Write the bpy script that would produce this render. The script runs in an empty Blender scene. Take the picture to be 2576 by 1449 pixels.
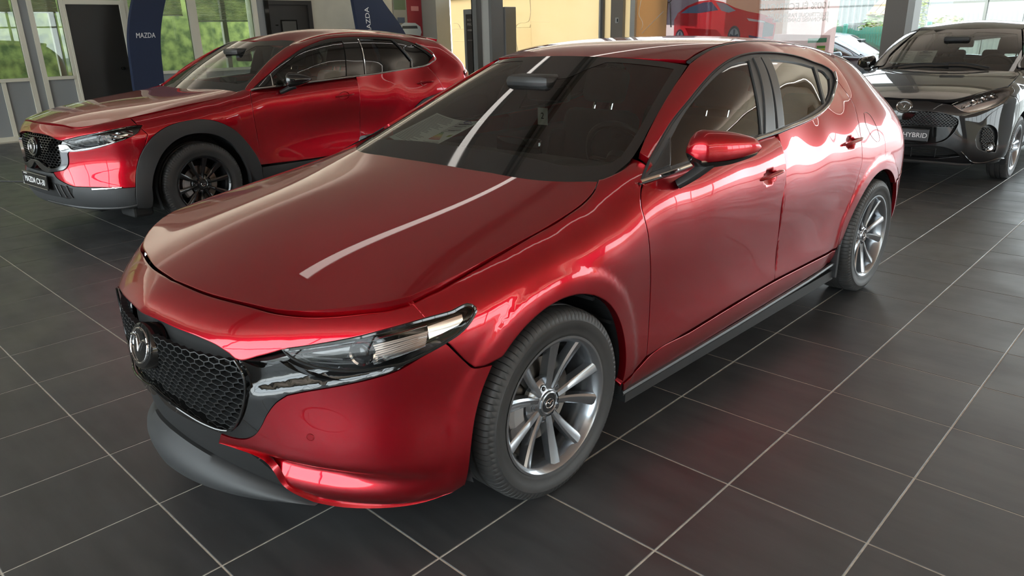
import bpy, bmesh, math, random, numpy as np
from mathutils import Vector, Matrix
from mathutils.bvhtree import BVHTree
from mathutils.geometry import delaunay_2d_cdt

random.seed(4)
SC = bpy.context.scene
COL = SC.collection
PI = math.pi

# ---------------------------------------------------------------- camera, sky, exposure
cam = bpy.data.cameras.new('camera'); cam.sensor_width = 36; cam.lens = 25.729; cam.clip_end = 300
cam_ob = bpy.data.objects.new('camera', cam); COL.objects.link(cam_ob)
cam_ob.matrix_world = Matrix(((0.725286, -0.212654, 0.654781, 1.86776), (0.688127, 0.252962, -0.680067, -1.12885), (-0.021016, 0.943816, 0.329802, 1.47287), (0, 0, 0, 1)))
SC.camera = cam_ob
vs = SC.view_settings; vs.view_transform = 'Standard'; vs.look = 'None'; vs.gamma = 1; vs.use_curve_mapping = False
vs.exposure = 1.6
W = bpy.data.worlds.new('overcast_sky'); SC.world = W; W.use_nodes = True
wn = W.node_tree; bg = wn.nodes['Background']
wtc = wn.nodes.new('ShaderNodeTexCoord'); wsep = wn.nodes.new('ShaderNodeSeparateXYZ'); wr = wn.nodes.new('ShaderNodeValToRGB')
wn.links.new(wtc.outputs['Generated'], wsep.inputs[0]); wn.links.new(wsep.outputs['Z'], wr.inputs[0]); wn.links.new(wr.outputs[0], bg.inputs['Color'])
wr.color_ramp.elements[0].position = 0.0; wr.color_ramp.elements[0].color = (.93, .96, 1.0, 1)
wr.color_ramp.elements[1].position = .8; wr.color_ramp.elements[1].color = (.78, .88, 1.0, 1)
bg.inputs['Strength'].default_value = 2.9

# ---------------------------------------------------------------- materials
def hexc(r, g, b):
    f = lambda c: (c/255/12.92) if c <= 10 else ((c/255+.055)/1.055)**2.4
    return (f(r), f(g), f(b), 1)
MATS = {}
def mat(name, col, rough=.5, metal=0, coat=0, spec=.5, bump=None, noise=None, emit=None, coat_rough=.03):
    if name in MATS: return MATS[name]
    m = bpy.data.materials.new(name); m.use_nodes = True; nt = m.node_tree; b = nt.nodes['Principled BSDF']
    b.inputs['Base Color'].default_value = col; b.inputs['Roughness'].default_value = rough; b.inputs['Metallic'].default_value = metal
    b.inputs['Coat Weight'].default_value = coat; b.inputs['Coat Roughness'].default_value = coat_rough; b.inputs['Specular IOR Level'].default_value = spec
    if emit: b.inputs['Emission Color'].default_value = emit[0]; b.inputs['Emission Strength'].default_value = emit[1]
    if noise or bump:
        tc = nt.nodes.new('ShaderNodeTexCoord'); mp = nt.nodes.new('ShaderNodeMapping'); nz = nt.nodes.new('ShaderNodeTexNoise')
        nt.links.new(tc.outputs['Object'], mp.inputs[0]); nt.links.new(mp.outputs[0], nz.inputs['Vector'])
        nz.inputs['Detail'].default_value = 6
        sc_ = (noise or bump)[0]; mp.inputs['Scale'].default_value = sc_ if hasattr(sc_, '__len__') else (sc_,)*3; nz.inputs['Scale'].default_value = 1
        if noise:
            mx = nt.nodes.new('ShaderNodeMixRGB'); mx.inputs[1].default_value = col; mx.inputs[2].default_value = noise[1]
            rp = nt.nodes.new('ShaderNodeValToRGB'); rp.color_ramp.elements[0].position = .35; rp.color_ramp.elements[1].position = .65
            nt.links.new(nz.outputs[0], rp.inputs[0]); nt.links.new(rp.outputs[0], mx.inputs[0]); nt.links.new(mx.outputs[0], b.inputs['Base Color'])
        if bump:
            bp = nt.nodes.new('ShaderNodeBump'); bp.inputs['Strength'].default_value = bump[1]; bp.inputs['Distance'].default_value = .01
            nt.links.new(nz.outputs[0], bp.inputs['Height']); nt.links.new(bp.outputs[0], b.inputs['Normal'])
    MATS[name] = m; return m
def glass(name, tint=(1, 1, 1), ior=1.5, rough=0.0, gain=1.0):
    """Thin sheet glass: tinted see-through plus Fresnel mirror."""
    if name in MATS: return MATS[name]
    m = bpy.data.materials.new(name); m.use_nodes = True; nt = m.node_tree; nt.nodes.clear()
    o = nt.nodes.new('ShaderNodeOutputMaterial'); mx = nt.nodes.new('ShaderNodeMixShader'); t = nt.nodes.new('ShaderNodeBsdfTransparent'); g = nt.nodes.new('ShaderNodeBsdfGlossy'); fr = nt.nodes.new('ShaderNodeFresnel')
    t.inputs[0].default_value = (*tint, 1); g.inputs['Roughness'].default_value = rough; fr.inputs[0].default_value = ior
    k = fr.outputs[0]
    if gain != 1:
        ma = nt.nodes.new('ShaderNodeMath'); ma.operation = 'MULTIPLY'; ma.inputs[1].default_value = gain; ma.use_clamp = True; nt.links.new(k, ma.inputs[0]); k = ma.outputs[0]
    nt.links.new(k, mx.inputs[0]); nt.links.new(t.outputs[0], mx.inputs[1]); nt.links.new(g.outputs[0], mx.inputs[2]); nt.links.new(mx.outputs[0], o.inputs[0])
    MATS[name] = m; return m
def paint(name, col, metal, rough, spec=.5):
    m = mat(name, col, rough, metal, 1.0, spec, coat_rough=.015); return m
RED = paint('red_metallic_paint', (.40, .004, .014, 1), .90, .34, .1)
BLACKP = paint('black_paint', (.004, .004, .005, 1), 0, .5, .2)
TEALP = paint('dark_teal_paint', (.05, .075, .085, 1), .4, .35)
GLOSSB = mat('gloss_black_plastic', (.008, .008, .008, 1), .06, 0, .6)
SATINB = mat('satin_black_plastic', (.022, .023, .024, 1), .38)
MATTEG = mat('matte_charcoal_plastic', (.028, .029, .030, 1), .55, bump=(900, .05))
DARK = mat('dark_void', (.004, .004, .004, 1), .8)
CHROME = mat('chrome', (.80, .80, .80, 1), .06, 1)
DCHROME = mat('dark_chrome', (.32, .32, .33, 1), .12, 1)
RUBBER = mat('tyre_rubber', (.026, .026, .026, 1), .55, noise=((6, 6, 6), (.036, .035, .034, 1)))
ALLOY = mat('grey_alloy', (.30, .315, .335, 1), .22, .85, .5)
ALLOYD = mat('dark_alloy', (.05, .052, .055, 1), .35, .7)
BALLOY = mat('black_alloy', (.012, .012, .013, 1), .12, .3, .8)
STEEL = mat('brake_steel', (.36, .33, .29, 1), .35, 1)
CALIPER = mat('caliper_grey', (.42, .42, .42, 1), .4, .6)
TRIMG = mat('window_trim_grey', (.058, .060, .062, 1), .38)
CLOTH = mat('black_seat_cloth', (.030, .030, .030, 1), .85, bump=(400, .2))
DASH = mat('dashboard_grey', (.055, .057, .057, 1), .6)
HEADL = mat('headliner_grey', (.10, .10, .10, 1), .9)
SCREEN_G = glass('windscreen_glass', (.80, .87, .84), 1.5, gain=1.5)
SIDE_G = glass('side_glass', (.74, .81, .78), 1.52, gain=2.0)
PRIV_G = glass('privacy_glass', (.10, .11, .11), 1.52, gain=1.5)
LENS_G = glass('lamp_lens', (.93, .94, .95), 1.45)
FRIT = mat('glass_frit', (.010, .010, .010, 1), .03, 0, .3)
REFL = mat('lamp_reflector', (.85, .85, .85, 1), .12, 1)
REDL = mat('red_lamp_lens', (.35, .01, .012, 1), .08, 0, 1)
AMBER = mat('amber_lens', (.75, .22, .02, 1), .2)
WHITE = mat('white_print', (.82, .82, .82, 1), .5)
PAPER = mat('paper_sheet', (.88, .92, .90, 1), .6)

# ---------------------------------------------------------------- helpers
def link(o, parent=None):
    COL.objects.link(o)
    if parent is not None: o.parent = parent
    return o
def mesh_obj(name, V, F, m, parent=None, smooth=False, normals=None):
    me = bpy.data.meshes.new(name); me.from_pydata([tuple(map(float, v)) for v in V], [], [tuple(map(int, f)) for f in F])
    ms = m if isinstance(m, (list, tuple)) else [m]
    for k in ms: me.materials.append(k)
    if smooth: me.polygons.foreach_set('use_smooth', [True]*len(me.polygons))
    if normals is not None: me.normals_split_custom_set_from_vertices([tuple(map(float, n)) for n in normals])
    return link(bpy.data.objects.new(name, me), parent)
def empty(name, loc=(0, 0, 0), rz=0, label=None, cat=None, group=None, kind=None, parent=None):
    o = bpy.data.objects.new(name, None); o.location = loc; o.rotation_euler = (0, 0, rz); link(o, parent); tag(o, label, cat, group, kind); return o
def tag(o, label=None, cat=None, group=None, kind=None):
    if label: o['label'] = label
    if cat: o['category'] = cat
    if group: o['group'] = group
    if kind: o['kind'] = kind
    return o
class MB:
    """Collects simple shapes and links them as one mesh object."""
    def __init__(s): s.V = []; s.F = []
    def add(s, V, F):
        n = len(s.V); s.V += [tuple(map(float, v)) for v in V]; s.F += [tuple(int(i)+n for i in f) for f in F]; return s
    def box(s, a, b, M=None):
        (x0, y0, z0), (x1, y1, z1) = a, b
        V = [(x0, y0, z0), (x1, y0, z0), (x1, y1, z0), (x0, y1, z0), (x0, y0, z1), (x1, y0, z1), (x1, y1, z1), (x0, y1, z1)]
        if M is not None: V = [tuple(M@Vector(v)) for v in V]
        return s.add(V, [(0, 3, 2, 1), (4, 5, 6, 7), (0, 1, 5, 4), (1, 2, 6, 5), (2, 3, 7, 6), (3, 0, 4, 7)])
    def rbox(s, a, b, r=.02, M=None, seg=2):
        """Box with rounded edges."""
        bm = bmesh.new(); bmesh.ops.create_cube(bm, size=1)
        a = np.array(a); b = np.array(b); c = (a+b)/2; d = b-a
        for v in bm.verts: v.co = Vector(c+np.array(v.co)*d)
        bmesh.ops.bevel(bm, geom=bm.edges[:], offset=min(r, min(abs(d))*.49), segments=seg, affect='EDGES', profile=.5)
        V = [(M@v.co if M is not None else v.co) for v in bm.verts]; bm.verts.index_update()
        F = [[v.index for v in f.verts] for f in bm.faces]; bm.free(); return s.add([tuple(v) for v in V], F)
    def tube(s, pts, r, n=8, closed=False, M=None, flat=1.0):
        pts = [np.array(q, float) for q in pts]; m = len(pts); V = []; F = []
        up = np.array([0, 0, 1.]); rr = r if hasattr(r, '__len__') else [r]*m
        px = None
        for i, q in enumerate(pts):
            t = (pts[(i+1) % m]-pts[i-1]) if closed else (pts[min(i+1, m-1)]-pts[max(i-1, 0)])
            t = t/(np.linalg.norm(t)+1e-12)
            if px is None:
                a = up if abs(t[2]) < .9 else np.array([1., 0, 0]); px = np.cross(t, a)
            px = px-t*(px@t); px /= np.linalg.norm(px)+1e-12; py = np.cross(t, px)
            for k in range(n):
                w = 2*PI*k/n; V.append(q+rr[i]*(math.cos(w)*px+flat*math.sin(w)*py))
        for i in range(m if closed else m-1):
            j = (i+1) % m
            for k in range(n): F.append((i*n+k, i*n+(k+1) % n, j*n+(k+1) % n, j*n+k))
        if not closed: F.append(tuple(range(n))[::-1]); F.append(tuple(range((m-1)*n, m*n)))
        if M is not None: V = [tuple(M@Vector(v)) for v in V]
        return s.add(V, F)
    def lathe(s, prof, n=48, axis='x', M=None, a0=0, a1=2*PI):
        """prof: (axial, radius) pairs turned about an axis."""
        full = abs(a1-a0-2*PI) < 1e-6; m = n if full else n+1; V = []; F = []
        for i in range(m):
            w = a0+(a1-a0)*i/n; c, sn = math.cos(w), math.sin(w)
            for ax, r in prof: V.append({'x': (ax, r*c, r*sn), 'y': (r*c, ax, r*sn), 'z': (r*c, r*sn, ax)}[axis])
        k = len(prof)
        for i in range(n):
            j = (i+1) % m
            for q in range(k-1): F.append((i*k+q, i*k+q+1, j*k+q+1, j*k+q))
        if M is not None: V = [tuple(M@Vector(v)) for v in V]
        return s.add(V, F)
    def prism(s, poly, z0, z1, M=None):
        n = len(poly); V = [(x, y, z0) for x, y in poly]+[(x, y, z1) for x, y in poly]
        if M is not None: V = [tuple(M@Vector(v)) for v in V]
        return s.add(V, [tuple(range(n))[::-1], tuple(range(n, 2*n))]+[(i, (i+1) % n, n+(i+1) % n, n+i) for i in range(n)])
    def build(s, name, m, parent=None, smooth=False, mirror=False):
        if mirror: s.V = [(-x, y, z) for x, y, z in s.V]; s.F = [f[::-1] for f in s.F]
        o = mesh_obj(name, s.V, s.F, m, parent)
        if smooth:
            me = o.data; me.polygons.foreach_set('use_smooth', [True]*len(me.polygons)); me.set_sharp_from_angle(angle=math.radians(38))
        return o
def text(name, body, size, m, parent=None, M=None, extrude=.001, align='CENTER', bold=0, shear=0, sx=1):
    cu = bpy.data.curves.new(name, 'FONT'); cu.body = body; cu.size = size; cu.extrude = extrude; cu.align_x = align; cu.align_y = 'CENTER'; cu.offset = bold; cu.shear = shear
    cu.materials.append(m); cu.resolution_u = 4
    t_ = bpy.data.objects.new(name, cu); COL.objects.link(t_); bpy.context.view_layer.update()
    me = bpy.data.meshes.new_from_object(t_.evaluated_get(bpy.context.evaluated_depsgraph_get())); me.name = name
    bpy.data.objects.remove(t_); bpy.data.curves.remove(cu)
    o = bpy.data.objects.new(name, me); link(o, parent)
    if M is not None: o.matrix_local = M@Matrix.Diagonal((sx, 1, 1, 1))
    return o
def frame_M(o, ex, ey):
    """Matrix whose local x, y axes are ex, ey and origin o."""
    ex = Vector(ex).normalized(); ey = Vector(ey); ez = ex.cross(ey).normalized(); ey = ez.cross(ex)
    return Matrix(((ex.x, ey.x, ez.x, o[0]), (ex.y, ey.y, ez.y, o[1]), (ex.z, ey.z, ez.z, o[2]), (0, 0, 0, 1)))

# ---------------------------------------------------------------- showroom shell
FILL_POWER = 85  # strength of the added ceiling fill lamps
XL, YB, XR, YF, ZC = -12.05, 11.4, 11.0, -4.6, 4.3
WALLM = mat('cream_plaster', hexc(205, 201, 186), .8, noise=((3, 3, 3), hexc(198, 194, 180)))
PANELM = mat('grey_partition_board', hexc(142, 146, 148), .6)
FRAMEM = mat('cream_lacquered_frame', hexc(216, 213, 198), .45)
CEILM = mat('ceiling_board', (.72, .66, .60, 1), .85)
ALUM = mat('aluminium', (.55, .56, .56, 1), .35, .7)
DKALU = mat('dark_grey_aluminium', (.115, .115, .12, 1), .45, .3)
WIN_G = glass('window_glass', (.93, .96, .95), 1.5)
OFF_G = glass('office_glass', (.86, .90, .86), 1.5)
def tile_mat():
    m = bpy.data.materials.new('slate_floor_tile'); m.use_nodes = True; nt = m.node_tree; b = nt.nodes['Principled BSDF']
    tc = nt.nodes.new('ShaderNodeTexCoord'); oi = nt.nodes.new('ShaderNodeObjectInfo'); ad = nt.nodes.new('ShaderNodeVectorMath'); ad.operation = 'ADD'
    geo = nt.nodes.new('ShaderNodeNewGeometry'); mp = nt.nodes.new('ShaderNodeMapping'); mp.inputs['Scale'].default_value = (1.6, 9, 1)
    nt.links.new(geo.outputs['Position'], mp.inputs[0]); sc_ = nt.nodes.new('ShaderNodeVectorMath'); sc_.operation = 'SCALE'; sc_.inputs[3].default_value = 37
    cmb = nt.nodes.new('ShaderNodeCombineXYZ'); nt.links.new(oi.outputs['Random'], cmb.inputs[0]); nt.links.new(oi.outputs['Random'], cmb.inputs[1]); nt.links.new(cmb.outputs[0], sc_.inputs[0])
    nt.links.new(mp.outputs[0], ad.inputs[0]); nt.links.new(sc_.outputs[0], ad.inputs[1])
    n1 = nt.nodes.new('ShaderNodeTexNoise'); n1.inputs['Scale'].default_value = 1.3; n1.inputs['Detail'].default_value = 8; n1.inputs['Roughness'].default_value = .62; nt.links.new(ad.outputs[0], n1.inputs['Vector'])
    n2 = nt.nodes.new('ShaderNodeTexNoise'); n2.inputs['Scale'].default_value = 3.0; n2.inputs['Detail'].default_value = 4; nt.links.new(geo.outputs['Position'], n2.inputs['Vector'])
    r = nt.nodes.new('ShaderNodeValToRGB'); r.color_ramp.elements[0].position = .28; r.color_ramp.elements[0].color = (.024, .0245, .026, 1); r.color_ramp.elements[1].position = .78; r.color_ramp.elements[1].color = (.056, .056, .057, 1)
    nt.links.new(n1.outputs[0], r.inputs[0])
    hs = nt.nodes.new('ShaderNodeMixRGB'); hs.blend_type = 'MULTIPLY'; hs.inputs[0].default_value = .35
    r2 = nt.nodes.new('ShaderNodeValToRGB'); r2.color_ramp.elements[0].color = (.75, .74, .74, 1); r2.color_ramp.elements[1].color = (1.15, 1.12, 1.1, 1); nt.links.new(oi.outputs['Random'], r2.inputs[0])
    nt.links.new(r.outputs[0], hs.inputs[1]); nt.links.new(r2.outputs[0], hs.inputs[2]); nt.links.new(hs.outputs[0], b.inputs['Base Color'])
    rr = nt.nodes.new('ShaderNodeMapRange'); rr.inputs[1].default_value = .3; rr.inputs[2].default_value = .7; rr.inputs[3].default_value = .34; rr.inputs[4].default_value = .50
    nt.links.new(n2.outputs[0], rr.inputs[0]); nt.links.new(rr.outputs[0], b.inputs['Roughness'])
    bp = nt.nodes.new('ShaderNodeBump'); bp.inputs['Strength'].default_value = .10; bp.inputs['Distance'].default_value = .004; nt.links.new(n1.outputs[0], bp.inputs['Height']); nt.links.new(bp.outputs[0], b.inputs['Normal'])
    b.inputs['Specular IOR Level'].default_value = 1.0
    return m
TILEM = tile_mat()
GROUT = mat('pale_grout', hexc(196, 190, 178), .8, noise=((40, 40, 40), hexc(172, 165, 152)))
def build_floor():
    f = MB(); f.box((XL, YF, -.06), (XR, YB, -.0015)); fo = f.build('floor', GROUT); tag(fo, 'dark slate tiled showroom floor with pale joints', kind='structure')
    w_ = MB(); w_.box((3.3, YF+.1, -.0014), (XR-.1, YB-.1, .004)); tag(w_.build('floor_parquet', mat('oak_parquet', hexc(206, 142, 74), .35, noise=((14, 1.2, 1), hexc(168, 96, 44)))), 'oak parquet zone along the street glazing', kind='structure')
    T = .455; g = .0026; bv = .0015
    a = T/2-g
    V = [(-a, -a, -.012), (a, -a, -.012), (a, a, -.012), (-a, a, -.012), (-a, -a, -bv), (a, -a, -bv), (a, a, -bv), (-a, a, -bv), (-a+bv, -a+bv, 0), (a-bv, -a+bv, 0), (a-bv, a-bv, 0), (-a+bv, a-bv, 0)]
    F = [(0, 1, 5, 4), (1, 2, 6, 5), (2, 3, 7, 6), (3, 0, 4, 7), (4, 5, 9, 8), (5, 6, 10, 9), (6, 7, 11, 10), (7, 4, 8, 11), (8, 9, 10, 11)]
    me = bpy.data.meshes.new('tile'); me.from_pydata(V, [], F); me.materials.append(TILEM)
    cp = np.array([1.86776, -1.12885]); fw = np.array([-.6548, .6801])/.944; rt = np.array([.7253, .6881]); L = []
    for i in range(int(XL/T)-1, int(XR/T)+1):
        for j in range(int(YF/T)-1, int(YB/T)+1):
            c = np.array([(i+.5)*T, (j+.5)*T])
            if not (XL < c[0] < XR and YF < c[1] < YB): continue
            d = c-cp; z = d@fw; x = d@rt; seen = z > .5 and abs(x) < .8*z+.9
            L.append((0 if seen else 1, z if seen else abs(z)+50, c))
    L.sort(key=lambda t: (t[0], t[1]))
    for k, (_, _, c) in enumerate(L[:300]):
        o = bpy.data.objects.new('tile', me); o.location = (c[0], c[1], 0); link(o, fo)
    b = MB()
    for _, _, c in L[300:]: b.add([(x+c[0], y+c[1], z) for x, y, z in V], F)
    tag(b.build('far_tiles', TILEM, fo), kind='stuff')
def S(name, mb, m, label=None, parent=None, smooth=False):
    o = mb.build(name, m, parent, smooth)
    if parent is None: tag(o, label, kind='structure')
    return o
def build_shell():
    build_floor()
    # ceiling with long luminous lines
    b = MB(); b.box((XL-.3, YF-.3, ZC), (XR+.3, YB+.3, ZC+.2)); S('ceiling', b, CEILM, 'pale ceiling over the showroom')
    # left wall: plaster part, header above the partition, corner pier
    b = MB(); b.box((XL-.2, 7.62, 0), (XL, YB, ZC)); b.box((XL-.2, YF, 3.0), (XL, 7.62, ZC)); b.box((XL-.2, 6.57, 2.16), (XL, 7.62, 3.0)); b.box((XL-.2, YF, 0), (XL, -1.0, 3.0)); S('wall_left', b, WALLM, 'cream wall with partition windows and doors')
    b = MB(); b.box((XL, 10.53, 0), (-11.55, 10.95, ZC)); S('pillar_corner', b, mat('pier_paint', hexc(150, 148, 140), .6), 'square grey pier in the far left corner')
    # partition posts, windows and boards
    posts = [(-1.0, -.92), (.6, .68), (1.66, 1.74)]
    def bay(n, y0, y1, lw=.045, glassy=True, sill=.95, split=()):
        r = empty(f'window_{n}', (XL, y0, 0), 0, kind='structure')
        def P(nm, a, bb, m): q = MB(); q.box((a[0], a[1]-y0, a[2]), (bb[0], bb[1]-y0, bb[2])); return q.build(nm, m, r)
        P('jamb', (-.06, y0, 0), (.02, y0+lw, 3.0), FRAMEM); P('jamb', (-.06, y1-lw, 0), (.02, y1, 3.0), FRAMEM)
        P('sill', (-.06, y0+lw, sill-.05), (.03, y1-lw, sill), FRAMEM); P('kick', (-.06, y0+lw, 0), (.03, y1-lw, .07), FRAMEM); P('head', (-.06, y0+lw, 2.95), (.02, y1-lw, 3.0), FRAMEM)
        ys = [y0+lw]+[s_ for s_ in split]+[y1-lw]
        for i in range(len(ys)-1): P('board', (-.03, ys[i]+(.03 if i else 0), .07), (-.008, ys[i+1]-(.03 if i < len(ys)-2 else 0), sill-.05), PANELM)
        for s_ in split: P('batten', (-.03, s_-.03, .07), (.012, s_+.03, sill-.05), FRAMEM)
        P('pane', (-.03, y0+lw, sill), (-.024, y1-lw, 2.95), OFF_G)
        return r
    bay(1, -1.0, .55, split=(-.2,)); bay(2, .55, 2.42, .07, split=(1.16, 1.985)); bay(3, 2.54, 3.07, .07)
    b = MB(); b.box((XL-.1, 2.42, 0), (XL, 2.54, 3.0)); b.box((XL-.1, 6.42, 0), (XL, 6.57, 3.0)); S('trim_1', b, PANELM, 'grey posts between the partition windows')
    # black door in a cream frame
    r = empty('door_1', (XL, 3.07, 0), 0, kind='structure')
    def P(nm, a, bb, m): q = MB(); q.box((a[0], a[1]-3.07, a[2]), (bb[0], bb[1]-3.07, bb[2])); return q.build(nm, m, r)
    P('door_frame', (-.06, 3.05, 0), (.03, 3.08, 2.12), FRAMEM); P('door_frame', (-.06, 3.91, 0), (.03, 3.99, 2.12), FRAMEM); P('door_frame', (-.06, 3.08, 2.05), (.03, 3.91, 2.12), FRAMEM)
    P('door_leaf', (-.04, 3.08, .01), (-.005, 3.91, 2.05), mat('black_door', (.012, .0115, .011, 1), .45)); P('transom_pane', (-.03, 3.08, 2.12), (-.024, 3.91, 3.0), OFF_G)
    b = MB(); M = Matrix.Translation((0, 3.79-3.07, 1.03)); b.lathe([(-.01, .026), (.004, .026), (.005, .011), (.03, .011), (.034, .024), (.055, .027), (.066, .020), (.068, .0005)], 24, M=M); b.build('door_knob', GLOSSB, r, True)
    bay(4, 3.99, 5.14, .06); bay(5, 5.14, 6.42, .09)
    r = empty('door_2', (XL, 6.57, 0), 0, kind='structure')
    def P(nm, a, bb, m): q = MB(); q.box((a[0], a[1]-6.57, a[2]), (bb[0], bb[1]-6.57, bb[2])); return q.build(nm, m, r)
    BD = mat('black_door_2', (.016, .015, .015, 1), .5)
    P('door_frame', (-.05, 6.57, 0), (.03, 6.66, 2.16), GLOSSB); P('door_frame', (-.05, 7.53, 0), (.03, 7.62, 2.16), BD); P('door_frame', (-.05, 6.66, 2.08), (.03, 7.53, 2.16), BD)
    P('door_leaf', (-.04, 6.66, .01), (-.005, 7.53, 2.08), BD); P('vision_frame', (-.005, 6.90, 1.35), (.006, 7.26, 1.80), GLOSSB); P('vision_pane', (.006, 6.925, 1.375), (.009, 7.235, 1.775), mat('vision_pane', (.09, .09, .085, 1), .15)); P('door_plate', (-.005, 6.78, 1.69), (.004, 6.84, 1.715), GLOSSB)
    # offices behind: floor, blinds, bright garden beyond (see the planting)
    b = MB(); b.box((-14.6, -2, -.05), (XL-.2, 7.6, 0)); S('floor_office', b, mat('office_carpet', (.12, .12, .13, 1), .9), 'office floor behind the partition')
    # office outer wall: sill and mullions
    b = MB(); b.box((-14.7, -2, 0), (-14.6, 7.6, .70)); b.box((-14.7, -2, 2.6), (-14.6, 7.6, 3.2)); b.box((-14.7, -2, 3.1), (XL-.2, 7.6, 3.2))
    for y in (-1.5, .2, 1.9, 3.6, 5.3, 7.0): b.box((-14.7, y-.05, .7), (-14.6, y+.05, 2.6))
    b.box((-14.7, 7.6, 0), (XL-.2, 7.7, 3.2)); b.box((-14.7, -2.1, 0), (XL-.2, -2, 3.2)); S('wall_office', b, FRAMEM, 'outer wall of the offices seen through the partition glass')
    # back wall: papered glazing, posts, clear glazing
    def paper_mat(name, col, c2):
        m = bpy.data.materials.new(name); m.use_nodes = True; nt = m.node_tree; nt.nodes.clear(); o = nt.nodes.new('ShaderNodeOutputMaterial'); mx = nt.nodes.new('ShaderNodeMixShader'); d = nt.nodes.new('ShaderNodeBsdfDiffuse'); t = nt.nodes.new('ShaderNodeBsdfTranslucent')
        tc = nt.nodes.new('ShaderNodeTexCoord'); nz = nt.nodes.new('ShaderNodeTexNoise'); nz.inputs['Scale'].default_value = 1.3; nz.inputs['Detail'].default_value = 5; nt.links.new(tc.outputs['Object'], nz.inputs['Vector']); mc = nt.nodes.new('ShaderNodeMixRGB'); mc.inputs[1].default_value = col; mc.inputs[2].default_value = c2; nt.links.new(nz.outputs[0], mc.inputs[0])
        nt.links.new(mc.outputs[0], d.inputs[0]); nt.links.new(mc.outputs[0], t.inputs[0]); mx.inputs[0].default_value = .55; nt.links.new(d.outputs[0], mx.inputs[1]); nt.links.new(t.outputs[0], mx.inputs[2]); nt.links.new(mx.outputs[0], o.inputs[0]); return m
    PAPM = paper_mat('kraft_paper', hexc(234, 222, 194), hexc(230, 212, 176)); PAPO = paper_mat('orange_kraft', hexc(224, 190, 146), hexc(214, 176, 132))
    TAPE = mat('white_tape', (.85, .82, .74, 1), .5)
    r = empty('window_6', (XL, YB, 0), 0, kind='structure')
    def Q(nm, a, bb, m): q = MB(); q.box((a[0]-XL, a[1]-YB, a[2]), (bb[0]-XL, bb[1]-YB, bb[2])); return q.build(nm, m, r)
    for i, (x0, x1) in enumerate(((-12.03, -11.2), (-11.2, -9.46), (-9.46, -7.58), (-7.48, -7.27), (-7.0, -6.83))): Q('paper_sheet', (x0, YB+.012+.002*i, .05), (x1, YB+.016+.002*i, 2.22), PAPM)
    Q('paper_sheet', (-6.72, YB+.012, .05), (-6.05, YB+.016, 2.22), PAPO)
    for x0, x1, m in ((-7.58, -7.54, ALUM), (-7.53, -7.48, DKALU), (-6.83, -6.72, ALUM)): Q('mullion', (x0, YB-.05, 0), (x1, YB+.10, 3.35), m)
    for x0, x1 in ((-12.05, -7.58), (-7.0, -2.11), (-1.8, XR)): Q('rail', (x0, YB-.04, 2.22), (x1, YB+.08, 2.32), ALUM)
    for x0, x1 in ((-12.05, -9.6), (-9.5, -7.58), (-7.48, -7.27), (-7.0, -6.83), (-6.72, -4.5), (-4.45, -2.11)):
        Q('high_pane', (x0, YB+.02, 2.32), (x1, YB+.026, 3.3), WIN_G)
    for x in (-9.55, -4.475): Q('mullion', (x-.03, YB-.04, 2.22), (x+.03, YB+.08, 3.35), ALUM)
    for x0, x1 in ((-6.72, -2.11), (-1.8, .3), (.35, 3.4), (3.45, 7.2), (7.25, XR)): Q('pane', (x0, YB+.03, .08), (x1, YB+.036, 2.22), WIN_G)
    for x in (.30, 3.4, 7.2): Q('mullion', (x, YB-.04, 0), (x+.05, YB+.08, 2.22), ALUM)
    for x0, x1 in ((-12.05, -7.58), (-7.0, -2.11), (-1.8, XR)): Q('rail', (x0, YB-.04, 0), (x1, YB+.08, .08), ALUM)
    Q('lock_post', (-7.28, YB-.06, 0), (-6.99, YB+.12, 3.35), mat('taupe_post', hexc(122, 116, 110), .5)); Q('lock', (-7.15, YB-.085, 1.60), (-7.08, YB-.06, 1.70), ALUM); Q('keyhole', (-7.11, YB-.09, 1.62), (-7.085, YB-.085, 1.68), GLOSSB)
    b = MB(); b.box((XL-.2, YB, 3.35), (XR+.2, YB+.2, ZC)); b.box((-1.8, YB, 2.32), (XR+.2, YB+.2, 3.35)); S('wall_back', b, WALLM, 'wall above the far glazing')
    def tape(pts, w=.016):
        q = MB(); q.tube([(x-XL, -.004-.004, z) for x, z in (catmull([(x, z, 0) for x, z in pts], .03) if len(pts) > 2 else [(x, z, 0) for x, z in pts]) for x, z in [(x, z)]] if False else [(t[0]-XL, -.002, t[1]) for t in catmull([(x, z, 0) for x, z in pts], .04)], w, 5, flat=.25); q.build('tape', TAPE, r, True)
    tape([(-12.0, 1.57), (-11.2, 1.565)]); tape([(-10.6, 1.575), (-9.47, 1.565)], .02); tape([(-9.47, 1.56), (-9.46, 1.62)], .014)
    tape([(-9.47, 2.2), (-9.47, 1.78), (-9.50, 1.70), (-9.6, 1.665), (-9.78, 1.655), (-9.86, 1.62), (-9.89, 1.58)], .012)
    tape([(-10.1, 1.555), (-10.0, 1.52), (-9.93, 1.40), (-9.88, 1.22), (-9.84, 1.05)], .014); tape([(-11.95, 1.70), (-11.82, 1.70), (-11.74, 1.66), (-11.70, 1.58)], .013)
    tape([(-12.0, 1.29), (-11.2, 1.285)], .010); tape([(-9.45, 1.68), (-8.9, 1.66)], .005); tape([(-10.2, 1.10), (-10.05, 1.35)], .005)
    tape([(-6.55, 2.2), (-6.64, 1.9), (-6.65, 1.72), (-6.58, 1.62), (-6.56, 1.55), (-6.60, 1.46)], .012); tape([(-6.57, 1.40), (-6.40, 1.55), (-6.24, 1.68), (-6.12, 1.78)], .018)
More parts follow.
